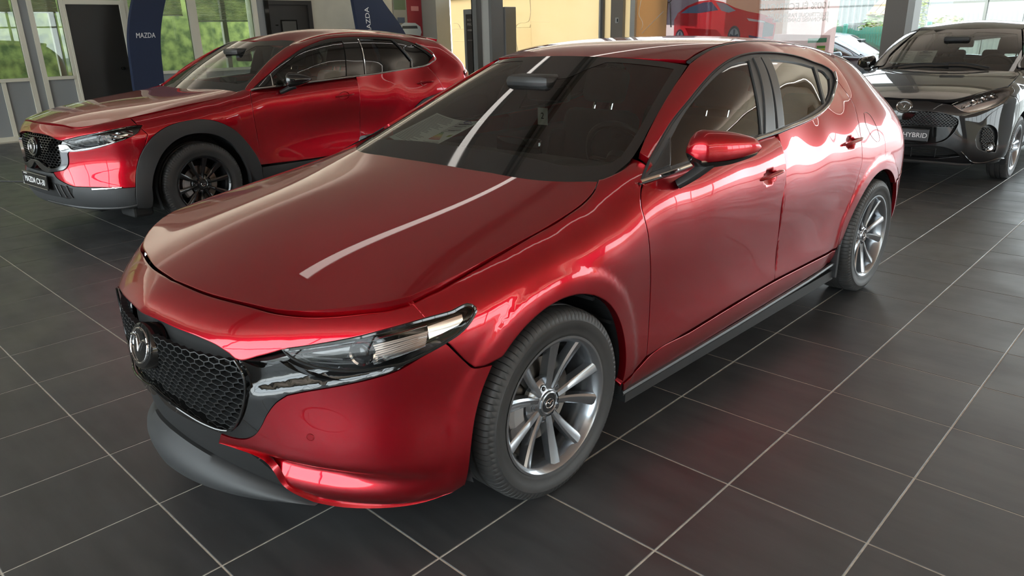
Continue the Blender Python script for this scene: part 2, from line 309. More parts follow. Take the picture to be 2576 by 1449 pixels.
    # pier beside the clear glazing
    b = MB(); b.box((-2.11, 11.12, 0), (-1.80, 11.75, ZC)); S('pillar_back', b, mat('dark_pier', hexc(104, 100, 96), .6), 'dark grey pier in the far glazing behind the black car')
    # glazed right and front sides (mostly behind the photographer)
    n = 7
    for axis, lo, hi, fix in (('y', YF, YB, XR), ('x', XL, XR, YF)):
        top = 2.7 if axis == 'y' else 3.4; r2 = empty(f'window_{n}', (0, 0, 0), 0, kind='structure'); n += 1
        def G(nm, a0, a1, z0, z1, t0, t1, m):
            q = MB(); q.box((fix+t0, a0, z0), (fix+t1, a1, z1)) if axis == 'y' else q.box((a0, fix+t0, z0), (a1, fix+t1, z1)); return q.build(nm, m, r2)
        k = 9; st = (hi-lo)/k
        for i in range(k+1): G('mullion', lo+i*st-.035, lo+i*st+.035, 0, top+.05, -.06, .06, ALUM)
        for i in range(k): G('pane', lo+i*st+.035, lo+(i+1)*st-.035, .08, top, -.004, .004, WIN_G)
        G('rail', lo, hi, 0, .08, -.06, .06, ALUM); G('rail', lo, hi, 2.06, 2.12, -.06, .06, ALUM)
        b = MB(); b.box((fix-.1, lo, top), (fix+.1, hi, ZC)) if axis == 'y' else b.box((lo, fix-.1, top), (hi, fix+.1, ZC)); S('wall_right' if axis == 'y' else 'wall_front', b, WALLM, 'wall band above the street glazing' if axis == 'y' else 'wall band above the glazing behind the photographer')
    # ceiling light lines and the slim dark rails
    LAMP = mat('lamp_diffuser', (.9, .88, .85, 1), .5, emit=((1.0, .93, .86, 1), .9))
    for i, (x, w, y0) in enumerate(((-4.15, .13, 1.0), (.55, .12, .3))):
        r = empty('ceiling_light', (x, 2, ZC), 0, f'long pale ceiling light line {("over the aisle between the two red cars", "over the near red hatchback")[i]}', 'light', 'ceiling light lines')
        q = MB(); q.box((-w/2-.02, y0-2, -.09), (w/2+.02, YB-.6-2, 0)); q.build('housing', ALUM, r); q = MB(); q.box((-w/2, y0+.05-2, -.10), (w/2, YB-.65-2, -.0901)); q.build('diffuser', LAMP, r)
    for x in (-2.95, -2.75):
        b = MB(); b.box((x-.03, YF, ZC-.08), (x+.03, YB, ZC)); S('ceiling_beam', b, mat('beam_paint', hexc(120, 116, 108), .7), 'slim dark rail fixed under the ceiling')
    # added fill: unseen wall ledges and lamps put in to brighten the ceiling
    for nm, loc, sx, sy, rot, wat in (('left', (XL+.22, (YF+YB)/2, 3.42), .2, YB-YF-1, (PI, math.radians(-25), 0), .30), ('right', (XR-.30, (YF+YB)/2, 3.42), .2, YB-YF-1, (PI, math.radians(25), 0), 1.0), ('back', ((XL+XR)/2, YB-.25, 3.45), XR-XL-1, .2, (PI+math.radians(25), 0, 0), .8), ('front', ((XL+XR)/2, YF+.30, 3.60), XR-XL-1, .2, (PI-math.radians(25), 0, 0), .8)):
        b = MB(); b.box((-sx/2-.04, -sy/2-.04, -.06), (sx/2+.04, sy/2+.04, -.03)); o = b.build('trim_fill_'+nm, WALLM); o.location = loc; tag(o, 'added unseen ledge with fill lamps that brighten the ceiling', kind='structure')
        la = bpy.data.lights.new('fill_lamp', 'AREA'); la.shape = 'RECTANGLE'; la.size = sx; la.size_y = sy; la.energy = FILL_POWER*wat; la.color = (1.0, .955, .90); lo = bpy.data.objects.new('fill_lamp', la); lo.rotation_euler = rot; link(lo, o)

# ---------------------------------------------------------------- smooth body surfaces ("clay") that panels are cut from
def catmull(pts, step):
    pts = np.array(pts, float); out = []
    n = len(pts)
    if n == 2:
        k = max(1, int(np.linalg.norm(pts[1]-pts[0])/step))
        return [pts[0]+(pts[1]-pts[0])*i/k for i in range(k+1)]
    for i in range(n-1):
        p1, p2 = pts[i], pts[i+1]
        p0 = pts[i-1] if i > 0 else 2*p1-p2
        p3 = pts[i+2] if i+2 < n else 2*p2-p1
        d = np.linalg.norm(p2-p1); k = max(1, int(round(d/step)))
        # centripetal-like tangents
        d0 = max(np.linalg.norm(p1-p0), 1e-6); d2 = max(np.linalg.norm(p3-p2), 1e-6); d1 = max(d, 1e-6)
        m1 = d1*((p1-p0)/d0*d1+(p2-p1)/d1*d0)/(d0+d1); m2 = d1*((p2-p1)/d1*d2+(p3-p2)/d2*d1)/(d1+d2)
        for j in range(k):
            t = j/k
            out.append((2*t**3-3*t**2+1)*p1+(t**3-2*t**2+t)*m1+(-2*t**3+3*t**2)*p2+(t**3-t**2)*m2)
    out.append(pts[-1])
    return out

class Clay:
    """A closed car-body surface: radius over a capsule chart, fitted through measured points (car frame, x left, y back, z up)."""
    def __init__(s, pts, y0, y1, z0, rho=.7, lam=2e-4, res=.011, post=None):
        s.y0, s.y1, s.z0, s.rho = y0, y1, z0, rho
        L = [q for q in pts]
        P = np.array(L, float)
        P = np.vstack([P, P[np.abs(P[:, 0]) > 1e-4]*[-1, 1, 1]])
        q, r = s.chart(P)
        n = len(q)
        D = np.linalg.norm(q[:, None]-q[None], axis=2)**3
        A = np.zeros((n+4, n+4)); A[:n, :n] = D+lam*np.eye(n)
        A[:n, n] = 1; A[:n, n+1:] = q; A[n, :n] = 1; A[n+1:, :n] = q.T
        s.w = np.linalg.solve(A, np.r_[r, np.zeros(4)]); s.q = q; s.res_fit = np.abs(D@s.w[:n]+s.w[n]+q@s.w[n+1:]-r)
        # dense grid on the left half, mirrored
        dth = res/rho
        th = np.linspace(-math.pi/2, math.pi/2, int(math.pi/dth))
        cap = np.linspace(math.pi/2, .004, int(math.pi/2/dth))
        ys = np.linspace(y0, y1, int((y1-y0)/res))
        rows = []
        for a in cap[::-1][:-1]: rows.append(('f', a))
        for y in ys: rows.append(('c', y))
        for a in cap[1:]: rows.append(('b', a))
        Q, O, Dv = [], [], []
        cx, cz = np.cos(th), np.sin(th)
        for k, a in rows:
            if k == 'c':
                d = np.c_[cx, 0*cx, cz]; o = np.array([0, a, z0]); qq = np.c_[rho*cx, 0*cx+a, rho*cz]
            else:
                sg, yy = (-1, y0) if k == 'f' else (1, y1)
                d = np.c_[math.sin(a)*cx, 0*cx+sg*math.cos(a), math.sin(a)*cz]; o = np.array([0, yy, z0]); qq = d*rho+[0, yy, 0]
            Q.append(qq); O.append(np.tile(o, (len(th), 1))); Dv.append(d)
        Q = np.vstack(Q); O = np.vstack(O); Dv = np.vstack(Dv)
        R = s.radius(Q)
        V = O+Dv*R[:, None]
        nr, nt = len(rows), len(th)
        if post is not None: V = post(V)
        V[nt-1::nt, 0] = 0; V[0::nt, 0] = 0
        # full grid: left half + mirrored
        G = V.reshape(nr, nt, 3)
        G = np.concatenate([G, (G[:, :-1]*[-1, 1, 1])[:, ::-1]], axis=1); s.nt = G.shape[1]; s.nr = nr
        # smooth normals by differences
        du = np.gradient(G, axis=0); dv = np.gradient(G, axis=1)
        N = np.cross(dv, du); N /= np.linalg.norm(N, axis=2, keepdims=True)+1e-12
        c = np.zeros_like(G); c[..., 1] = np.clip(G[..., 1], y0, y1); c[..., 2] = z0
        N *= np.sign(np.sum(N*(G-c), axis=2, keepdims=True))
        s.V = G.reshape(-1, 3); s.N = N.reshape(-1, 3)
        idx = np.arange(nr*s.nt).reshape(nr, s.nt)
        F = np.stack([idx[:-1, :-1], idx[:-1, 1:], idx[1:, 1:], idx[1:, :-1]], axis=-1).reshape(-1, 4)
        s.F = F
        s.tree = BVHTree.FromPolygons([tuple(v) for v in s.V], [tuple(f) for f in F])
    def chart(s, P):
        yc = np.clip(P[:, 1], s.y0, s.y1); c = np.c_[0*yc, yc, 0*yc+s.z0]
        v = P-c; r = np.linalg.norm(v, axis=1); return np.c_[0*yc, yc, 0*yc]+s.rho*v/r[:, None], r
    def radius(s, Q):
        out = np.empty(len(Q)); n = len(s.q)
        for i in range(0, len(Q), 4000):
            q = Q[i:i+4000]
            d2 = np.maximum((q*q).sum(1)[:, None]+(s.q*s.q).sum(1)[None]-2*q@s.q.T, 0)
            out[i:i+4000] = (d2*np.sqrt(d2))@s.w[:n]+s.w[n]+q@s.w[n+1:]
        return out
    def cast(s, o, d):
        loc, nr, fi, _ = s.tree.ray_cast(Vector(o), Vector(d))
        if loc is None: return None, None
        f = s.F[fi]; w = 1/(np.linalg.norm(s.V[f]-np.array(loc), axis=1)+1e-5)**2; w /= w.sum()
        n = (s.N[f]*w[:, None]).sum(0); n /= np.linalg.norm(n)
        return np.array(loc), n
    def near(s, p):
        loc, nr, fi, _ = s.tree.find_nearest(Vector(p))
        f = s.F[fi]; w = 1/(np.linalg.norm(s.V[f]-np.array(loc), axis=1)+1e-5)**2; w /= w.sum()
        n = (s.N[f]*w[:, None]).sum(0); n /= np.linalg.norm(n)
        return np.array(loc), n

# ---------------------------------------------------------------- panels cut from a clay
class Dir:
    """Flat cutting frame: looks at the clay along -d."""
    def __init__(s, *d):
        s.d = np.array(d, float)/np.linalg.norm(d); a = np.array([0, 1., 0]) if abs(s.d[1]) < .7 else np.array([0, 0, 1.])
        s.e1 = a-s.d*(a@s.d); s.e1 /= np.linalg.norm(s.e1); s.e2 = np.cross(s.d, s.e1)
    def to2(s, P): P = np.array(P, float); return np.c_[P@s.e1, P@s.e2]
    def ray(s, u, v): return s.e1*u+s.e2*v+s.d*4, -s.d
class Cyl:
    """Cutting frame wrapped round a vertical axis at (0, yc); u is the angle from straight ahead (sg=-1) or behind (sg=1)."""
    def __init__(s, yc, sg=-1, k=.95): s.yc, s.sg, s.k = yc, sg, k
    def to2(s, P): P = np.array(P, float); return np.c_[np.arctan2(P[:, 0], s.sg*(P[:, 1]-s.yc))*s.k, P[:, 2]]
    def ray(s, u, v):
        a = u/s.k; d = np.array([math.sin(a), s.sg*math.cos(a), 0]); return np.array([0, s.yc, v])+d*4, -d
def resample(seg, step):
    seg = np.array(seg, float)
    d = np.r_[0, np.cumsum(np.linalg.norm(np.diff(seg, axis=0), axis=1))]
    n = max(1, int(round(d[-1]/step))); t = np.linspace(0, d[-1], n+1)
    return np.c_[np.interp(t, d, seg[:, 0]), np.interp(t, d, seg[:, 1])]
def loop2(fr, segs, step):
    """Closed 2-D outline from 3-D segments; each segment is smoothed, their joints stay corners."""
    out = []
    for sg in segs:
        q = fr.to2(sg)
        if len(q) > 2: q = np.array(catmull(np.c_[q, np.zeros(len(q))], step*.5))[:, :2]
        out.append(resample(q, step))
    L = []
    for i, q in enumerate(out):
        for p_ in q:
            if not L or np.linalg.norm(p_-L[-1]) > step*.3: L.append(p_)
    while np.linalg.norm(L[0]-L[-1]) < step*.3: L.pop()
    L = np.array(L)
    ar = np.sum(L[:, 0]*np.roll(L[:, 1], -1)-np.roll(L[:, 0], -1)*L[:, 1])
    return L if ar > 0 else L[::-1]
def inset(L, g):
    t1 = L-np.roll(L, 1, 0); t2 = np.roll(L, -1, 0)-L
    n1 = np.c_[-t1[:, 1], t1[:, 0]]; n2 = np.c_[-t2[:, 1], t2[:, 0]]
    n1 /= np.linalg.norm(n1, axis=1, keepdims=True)+1e-12; n2 /= np.linalg.norm(n2, axis=1, keepdims=True)+1e-12
    n = n1+n2; l = np.linalg.norm(n, axis=1, keepdims=True)+1e-9; n /= l
    k = np.clip(1/np.maximum((n*n1).sum(1), .35), 1, 1.45)
    return L+n*(g*k)[:, None]
def inside(P, L):
    x, y = P[:, 0][:, None], P[:, 1][:, None]; a, b = L, np.roll(L, -1, 0)
    c = ((a[:, 1] > y) != (b[:, 1] > y)) & (x < (b[:, 0]-a[:, 0])*(y-a[:, 1])/(b[:, 1]-a[:, 1]+1e-15)+a[:, 0])
    return (c.sum(1) % 2) == 1
def dist_to(P, L):
    d = np.full(len(P), 1e9)
    for i in range(0, len(P), 2000):
        q = P[i:i+2000]; d[i:i+2000] = np.sqrt(((q[:, None]-L[None])**2).sum(2)).min(1)
    return d
def cut(clay, fr, segs, h=.02, gap=.0018, holes=(), off=0.0, lip=.012, step=.011, round_=.55, deform=None, ring=.0035):
    """Vertices, faces and normals of a panel cut out of a clay along an outline."""
    outer = inset(loop2(fr, segs, step), gap)
    loops = [outer]+[inset(loop2(fr, hh, step), gap)[::-1] for hh in holes]
    lo, hi = outer.min(0), outer.max(0)
    gx, gy = np.meshgrid(np.arange(lo[0], hi[0], h), np.arange(lo[1], hi[1], h*.87)); gx[1::2] += h*.5
    G = np.c_[gx.ravel(), gy.ravel()]
    ok = inside(G, outer)
    for L in loops[1:]: ok &= ~inside(G, L)
    G = G[ok]; bd = np.vstack(loops); G = G[dist_to(G, bd) > max(h*.5, ring+.004)]
    if ring and lip:   # a narrow border strip carries the rounded edge
        R_ = np.vstack([inset(L, ring) for L in loops]); R_ = R_[dist_to(R_, bd) > ring*.6]; G = np.vstack([G, R_])
    P2 = [Vector(q) for q in np.vstack([bd, G])]; E = []; k = 0
    for L in loops:
        n = len(L); E += [(k+i, k+(i+1) % n) for i in range(n)]; k += n
    vv, ee, ff, *_ = delaunay_2d_cdt(P2, E, [], 0, 1e-6)
    vv = np.array([tuple(v) for v in vv]); C = np.array([vv[list(f)].mean(0) for f in ff]); ok = inside(C, outer)
    for L in loops[1:]: ok &= ~inside(C, L)
    F = [list(f) for f, o in zip(ff, ok) if o]
    V = np.zeros((len(vv), 3)); N = np.zeros((len(vv), 3))
    for i, (u, v) in enumerate(vv):
        o, d = fr.ray(u, v); p_, n_ = clay.cast(o, d)
        if p_ is None: p_, n_ = clay.near(o+d*3.2)
        V[i] = p_; N[i] = n_
    if deform is not None: V, N = deform(V, N)
    V = V+N*off
    # faces outwards
    F2 = []
    for f in F:
        a, b, c = V[f[0]], V[f[1]], V[f[2]]
        F2.append(f if np.cross(b-a, c-a)@(N[f[0]]+N[f[1]]+N[f[2]]) > 0 else f[::-1])
    F = F2
    # rim: directed border edges
    cnt = {}
    for f in F:
        for i in range(len(f)): cnt[(f[i], f[(i+1) % len(f)])] = 1
    bd_e = [(a, b) for a, b in cnt if (b, a) not in cnt]
    if lip:
        out = np.zeros_like(N)
        for a, b in bd_e:
            t = V[b]-V[a]; o_ = np.cross(t, N[a]+N[b]); l = np.linalg.norm(o_)
            if l > 1e-12: out[a] += o_/l; out[b] += o_/l
        bv = sorted({a for e in bd_e for a in e}); l = np.linalg.norm(out[bv], axis=1, keepdims=True)+1e-9; out[bv] /= l
        n0 = len(V); idx = {a: i for i, a in enumerate(bv)}; m = len(bv)
        V = np.vstack([V, V[bv], V[bv]-N[bv]*lip]); N = np.vstack([N, out[bv], out[bv]])
        for a, b in bd_e: F.append([n0+idx[b], n0+idx[a], n0+m+idx[a], n0+m+idx[b]])
        if round_:
            q = N[bv]+out[bv]*round_; N[bv] = q/np.linalg.norm(q, axis=1, keepdims=True)
    return V, F, N
def panel(name, clay, fr, segs, m, parent, mirror=True, both=None, **kw):
    """A panel and, for mirrored ones, its twin on the other flank."""
    V, F, N = cut(clay, fr, segs, **kw)
    o = mesh_obj(name, V, F, m, parent, True, N)
    if mirror:
        k = np.array([-1, 1, 1]); o2 = mesh_obj(name, V*k, [f[::-1] for f in F], m, parent, True, N*k)
        return o, o2
    return o
def sym(segs):
    """Left-half outline (from centre line to centre line) closed with its mirror image."""
    return list(segs)+[[(-x, y, z) for x, y, z in sg[::-1]] for sg in segs[::-1]]

# ---------------------------------------------------------------- wheels
def make_tyre(R, rim_r, w, n=96):
    """Tyre cross-section turned about x (outer face towards +x) with tread blocks cut at the shoulders."""
    h = w/2
    prof = [(-h*.86, rim_r-.004), (-h*.97, rim_r+.02), (-h, (R+rim_r)/2), (-h*.93, R-.018), (-h*.80, R-.004), (-h*.62, R), (-h*.60, R-.007), (-h*.54, R-.007), (-h*.52, R+.001), (-h*.16, R+.001), (-h*.14, R-.007), (-h*.06, R-.007), (-h*.04, R+.001), (h*.26, R+.001), (h*.28, R-.007), (h*.36, R-.007), (h*.38, R+.0005), (h*.62, R), (h*.80, R-.004), (h*.885, R-.011), (h*.93, R-.020), (h*.965, R-.032), (h, (R+rim_r)/2+.01), (h*.985, rim_r+.034), (h*.95, rim_r+.030), (h*.94, rim_r+.014), (h*.90, rim_r+.002), (h*.80, rim_r-.012)]
    V = []; F = []; k = len(prof); m = n*3; cutrow = (4, 5, 17, 18, 19, 20)
    for i in range(m):
        a = 2*PI*((i//3)+(0, .84, .92)[i % 3])/n; c, s_ = math.cos(a), math.sin(a)
        for q, (ax, r) in enumerate(prof):
            if i % 3 == 2 and q in cutrow: r -= .005     # sipe between two shoulder blocks
            V.append((ax, r*c, r*s_))
    for i in range(m):
        j = (i+1) % m
        for q in range(k-1): F.append((i*k+q, i*k+q+1, j*k+q+1, j*k+q))
    return V, F
def make_wheel(name, parent, loc, steer, R, rim_r, width, style, mirror=False, alloy=None, cap=True):
    """tyre, rim, spokes, hub cap, nuts, brake disc and caliper under one wheel part."""
    w = bpy.data.objects.new(name, None); link(w, parent); w.location = loc; w.rotation_euler = (0, 0, (PI if mirror else 0)+steer)
    key = (R, rim_r, width, style)
    if key not in WHEELS:
        D = {}
        V, F = make_tyre(R, rim_r, width)
        D['tyre'] = (V, F, RUBBER)
        h = width/2
        b = MB(); b.lathe([(h*.80, rim_r-.010), (h*.88, rim_r-.002), (h*.93, rim_r+.004), (h*.93, rim_r-.004), (h*.86, rim_r-.014), (h*.70, rim_r-.022), (h*.35, rim_r-.030), (-h*.5, rim_r-.040), (-h*.8, rim_r-.03)], 72)
        D['rim'] = (b.V, b.F, alloy or ALLOY)
        sp = MB(); face0, face1 = .058, h*.84
        if style == 'ten':
            angs = [(k*72, t) for k in range(5) for t in (1, -1)]
        elif style == 'black10': angs = [(k*36+8, 0) for k in range(10)]
        else: angs = [(k*72+s, t) for k in range(5) for s, t in ((-11, 1), (11, -1))]
        r_in, r_out = .050, rim_r-.012
        for a, tw in angs:
            a = math.radians(a); ns = 9; ring = []
            for i in range(ns+1):
                t = i/ns; r = r_in+(r_out-r_in)*t
                aa = a+tw*math.radians(12.5+4.0*t) if style == 'ten' else a-tw*math.radians(5)*(1-t)+tw*math.radians(2.0)*t
                x = face0-.004*math.sin(PI*t)+(face1-face0)*t
                hw = (.0115+.0110*t) if style != 'black10' else (.010+.013*t); dp = .030+.012*(1-t)
                cs = [(-hw, -dp), (-hw*.92, -.006), (-hw*.30*1, .0), (hw*.30, .0), (hw*.92, -.006), (hw, -dp)]
                if style == 'ten':
                    # bright flat on one flank, falling away to the other
                    s_ = 1 if tw > 0 else -1
                    cs = [(-hw, -dp), (-hw*.95, -.004), (-hw*.55, .0015), (hw*.55, -.0015*1), (hw*.95, -.007), (hw, -dp)] if s_ > 0 else [(-hw, -dp), (-hw*.95, -.007), (-hw*.55, -.0015), (hw*.55, .0015), (hw*.95, -.004), (hw, -dp)]
                ring.append([(x+dx, r*math.cos(aa)-u*math.sin(aa), r*math.sin(aa)+u*math.cos(aa)) for u, dx in cs])
            Vs = [q for rg in ring for q in rg]; m = 6
            sp.add(Vs, [(i*m+j, i*m+j+1, (i+1)*m+j+1, (i+1)*m+j) for i in range(ns) for j in range(m-1)])
        D['spokes'] = (sp.V, sp.F, alloy or ALLOY)
        b = MB(); b.lathe([(.020, .086), (.036, .085), (.046, .074), (.052, .060), (.054, .046), (.056, .042), (.062, .040), (.064, .036), (.0605, .033)], 60)
        D['hub'] = (b.V, b.F, alloy or ALLOY)
        b = MB(); b.lathe([(.060, .033), (.060, .0255), (.0625, .024), (.0625, .0005)], 40); D['centre_cap'] = (b.V, b.F, SATINB if style == 'black10' else ALLOYD)
        b = MB()
        for k in range(5):
            a = math.radians(k*72+36); M = Matrix.Translation((0, .057*math.cos(a), .057*math.sin(a)))
            b.lathe([(.030, .0155), (.051, .0150), (.051, .0115), (.030, .0110)], 16, M=M)
        D['nut_socket'] = (b.V, b.F, alloy or ALLOY)
        b = MB()
        for k in range(5):
            a = math.radians(k*72+36); M = Matrix.Translation((0, .057*math.cos(a), .057*math.sin(a)))
            b.lathe([(.028, .0098), (.050, .0095), (.056, .007), (.057, .0005)], 6, M=M)
        D['wheel_nuts'] = (b.V, b.F, DCHROME)
        b = MB(); b.lathe([(-.03, .07), (.012, .075), (.012, .148), (-.012, .148), (-.012, .07)], 60); b.lathe([(.004, .03), (.026, .03), (.026, .072), (.004, .075)], 40); D['brake_disc'] = (b.V, b.F, STEEL)
        b = MB(); b.lathe([(-.035, .100), (.040, .100), (.046, .108), (.046, .148), (.036, .163), (-.035, .163), (-.035, .100)], 14, a0=math.radians(160), a1=math.radians(215)); D['caliper'] = (b.V, b.F, CALIPER)
        b = MB(); b.lathe([(-h*.82, .03), (-.05, .05), (-.05, rim_r-.055), (-h*.6, rim_r-.045)], 40); D['wheel_inner'] = (b.V, b.F, DARK)
        b = MB()   # emblem on the cap: oval ring with wings
        b.tube([(.0635, .019*math.cos(t), .0155*math.sin(t)) for t in np.linspace(0, 2*PI, 28)[:-1]], .0014, 5, True)
        wing = [(-.0185, .004), (-.011, .0055), (-.005, .003), (0, -.004), (.005, .003), (.011, .0055), (.0185, .004)]
        b.tube([(.0637, u, v) for u, v in wing], .0012, 5)
        D['cap_emblem'] = (b.V, b.F, CHROME)
        for k, (V, F, m) in D.items():
            me = bpy.data.meshes.new(k); me.from_pydata([tuple(map(float, v)) for v in V], [], [tuple(map(int, f)) for f in F]); me.materials.append(m)
            me.polygons.foreach_set('use_smooth', [True]*len(me.polygons)); me.set_sharp_from_angle(angle=math.radians(32 if k != 'tyre' else 45)); D[k] = me
        bm = bmesh.new(); bm.from_mesh(D['spokes']); bmesh.ops.recalc_face_normals(bm, faces=bm.faces[:]); bm.to_mesh(D['spokes']); bm.free()
        WHEELS[key] = D
    for k, me in WHEELS[key].items():
        o = bpy.data.objects.new(k, me); link(o, w)
        if k == 'caliper' and mirror: o.rotation_euler = (PI, 0, 0)
    return w
WHEELS = {}
def emblem(parent, M, w, ring=CHROME, back=GLOSSB, name='emblem'):
    """Winged oval badge, w wide."""
    b = MB(); a, c = w/2, w*.40
    b.tube([(a*math.cos(t), c*math.sin(t), .003) for t in np.linspace(0, 2*PI, 40)[:-1]], w*.026, 8, True, M=M)
    k = w/2
    wing = [(-.97, .30), (-.72, .37), (-.46, .35), (-.26, .22), (-.10, -.02), (0, -.26), (.10, -.02), (.26, .22), (.46, .35), (.72, .37), (.97, .30)]
    b.tube([(x*k, y*k, .004) for x, y in catmull([(x, y, 0) for x, y in wing], .1) for x, y in [(x, y)]] if False else [(q[0]*k, q[1]*k, .004) for q in catmull([(x, y, 0) for x, y in wing], .09)], [w*.030*(.7+.5*abs(q[0])) for q in catmull([(x, y, 0) for x, y in wing], .09)], 8, M=M)
    e = b.build(name, ring, parent, True)
    d = MB(); d.lathe([(-.004, a*.0), (.0, a*.97)], 40, 'z', M=M@Matrix.Diagonal((1, .8, 1, 1))); d.build('badge_plate', back, e)
    return e

# ---------------------------------------------------------------- measured shape of the red hatchback
M3_POSE = (-0.37889078, 0.50116902, -0.01423299)
M3_TAIL = [
 [(0,2.9,1.36),(0,3.15,1.31),(0,3.33,1.18),(0,3.46,.98),(0,3.525,.78),(0,3.53,.58),(0,3.50,.36),(0,3.42,.22)],
 [(.87,3.15,.70),(.85,3.22,.60),(.85,3.2,.45),(.82,3.25,.28)],
 [(.78,3.36,.62),(.785,3.33,.78),(.75,3.32,.90),(.66,3.31,1.0),(.55,3.26,1.12)],
 [(.4,3.47,.62),(.4,3.46,.80),(.4,3.40,1.0),(.4,3.28,1.16)],
 [(.6,3.42,.36),(.3,3.48,.36)],
 [(.884,2.725,.87),(.862,2.725,.93),(.826,2.72,1.0),(.775,2.72,1.075),(.705,2.72,1.165),(.625,2.72,1.25)],
 [(.874,3.05,.86),(.848,3.05,.93),(.79,3.05,1.00),(.71,3.05,1.09),(.62,3.05,1.18)],
 [(.872,2.35,.92),(.838,2.4,1.0),(.79,2.44,1.085)],
]
M3_SIDE = [   # shoulder, waist and sill of the doors
 [(.888,.35,.800),(.884,.75,.800),(.883,1.2,.803),(.884,1.6,.806),(.884,2.0,.808),(.886,2.4,.808),(.890,2.725,.80),(.884,3.0,.79)],
 [(.876,.75,.89),(.864,.75,.938)],[(.874,1.2,.90),(.860,1.2,.955)],[(.873,1.6,.91),(.857,1.6,.968)],[(.872,2.0,.92),(.848,2.0,.995)],
 [(.845,.477,.976),(.843,.668,.990),(.839,.98,1.008),(.825,1.531,1.034),(.81,1.779,1.053),(.79,1.992,1.084),(.765,2.195,1.123),(.735,2.35,1.172)],
 [(.878,.45,.60),(.872,.85,.60),(.869,1.4,.60),(.870,1.9,.60),(.874,2.25,.62)],
 [(.866,.42,.42),(.860,.85,.43),(.857,1.4,.44),(.858,1.9,.45),(.862,2.22,.46)],
 [(.856,.45,.30),(.853,.85,.31),(.851,1.4,.33),(.852,1.9,.34),(.855,2.2,.345)],
 [(.862,.4,.235),(.864,.85,.245),(.864,1.4,.26),(.864,1.9,.275),(.864,2.2,.29)],
 [(.80,.4,.15),(.80,1.4,.17),(.80,2.2,.18)],
 [(.872,2.37,.50),(.888,2.46,.61),(.893,2.6,.685),(.893,2.78,.70),(.890,2.95,.64),(.878,3.07,.50)],
]
M3_FRONT = [   # nose, bonnet, front wings
 [(0,-.87,.20),(0,-.905,.30),(0,-.915,.42),(0,-.925,.58),(0,-.93,.69),(0,-.895,.727),(0,-.80,.767),(0,-.65,.815),(0,-.45,.862),(0,-.2,.912),(0,.05,.955),(0,.25,.985)],
 [(0,-.87,.20),(.3,-.83,.19),(.42,-.775,.185),(.55,-.722,.18),(.7,-.615,.18),(.80,-.52,.19),(.862,-.398,.21)],
 [(0,-.915,.42),(.25,-.888,.42),(.43,-.83,.42),(.6,-.755,.42),(.72,-.66,.42),(.82,-.52,.415),(.88,-.366,.411)],
 [(0,-.925,.58),(.3,-.90,.575),(.5,-.80,.57),(.65,-.69,.565),(.78,-.56,.575),(.855,-.43,.58),(.885,-.292,.581)],
 [(0,-.93,.69),(.25,-.90,.68),(.475,-.835,.665),(.6,-.745,.675),(.72,-.632,.70),(.80,-.545,.722),(.85,-.442,.735),(.872,-.33,.74)],
 [(0,-.80,.767),(.2,-.785,.766),(.4,-.742,.765),(.5,-.722,.768),(.62,-.662,.776),(.7,-.598,.788),(.80,-.49,.806)],
 [(.80,-.49,.806),(.80,-.33,.841),(.80,-.09,.878),(.79,.141,.915),(.775,.259,.937),(.75,.353,.968)],
 [(.893,-.09,.79),(.892,.12,.80),(.888,.35,.800)],
 [(.886,-.2,.76),(.872,-.2,.80),(.842,-.2,.838)],
 [(.887,.2,.84),(.871,.2,.885),(.842,.2,.917)],[(.881,.52,.855),(.871,.52,.905),(.857,.50,.945)],
 [(.885,-.02,.835),(.862,.0,.868),(.83,.02,.884)],
 [(.872,.35,.895),(.86,.35,.925),(.835,.38,.952),(.79,.40,.972)],
 [(.885,-.292,.581),(.89,-.2,.65),(.893,0,.70),(.893,.2,.65),(.888,.31,.55),(.876,.36,.42)],
 [(.735,.42,.998),(.750,.48,1.008),(.748,.54,1.028),(.735,.60,1.045)],[(.765,.602,1.020),(.79,.594,1.004),(.815,.545,.99)],
 # virtual deck: carries the bonnet and the belt on under the cabin
 [(0,.5,1.02),(0,.9,1.06),(0,1.4,1.10),(0,2.0,1.15),(0,2.5,1.20)],
 [(.4,.5,1.02),(.4,.9,1.06),(.4,1.4,1.10),(.4,2.0,1.15),(.4,2.5,1.18)],
 [(.62,.55,1.02),(.66,.9,1.05),(.70,1.4,1.085),(.68,2.0,1.13)],
]
M3_CABIN = [
 [(0,-.3,.705),(0,0,.86),(0,.2,.96)],
 [(.82,.1,.84),(.72,.411,.995),(.70,.605,1.065),(.664,.791,1.150),(.62,.995,1.245),(.577,1.188,1.337)],
 [(.3,0,.855),(.3,.15,.935)],
 [(.577,1.188,1.337),(.572,1.274,1.360),(.562,1.384,1.388),(.555,1.607,1.412),(.548,2.02,1.408),(.535,2.4,1.378),(.52,2.725,1.330),(.50,3.1,1.272)],
 [(.83,.528,.996),(.775,.791,1.121),(.73,1.023,1.222),(.692,1.268,1.299),(.668,1.478,1.336),(.652,1.66,1.348),(.645,1.863,1.337),(.645,2.085,1.307),(.665,2.288,1.250),(.69,2.383,1.196)],
 [(.70,2.46,1.195),(.655,2.45,1.265),(.60,2.44,1.325)],
 [(.893,-.1,.60),(.89,.1,.70),(.884,.2,.80),(.862,.3,.90)],
 [(.5,-.5,.5),(.8,-.3,.55),(.0,-.6,.45)],
]
M3_BELLY = [[(.5,-.6,.08),(.5,0,.05),(.5,.8,.05),(.5,1.6,.05),(.5,2.4,.05),(.5,3.1,.12)],[(0,-.6,.05),(0,0,0),(0,1.4,0),(0,2.7,0),(0,3.2,.1)]]
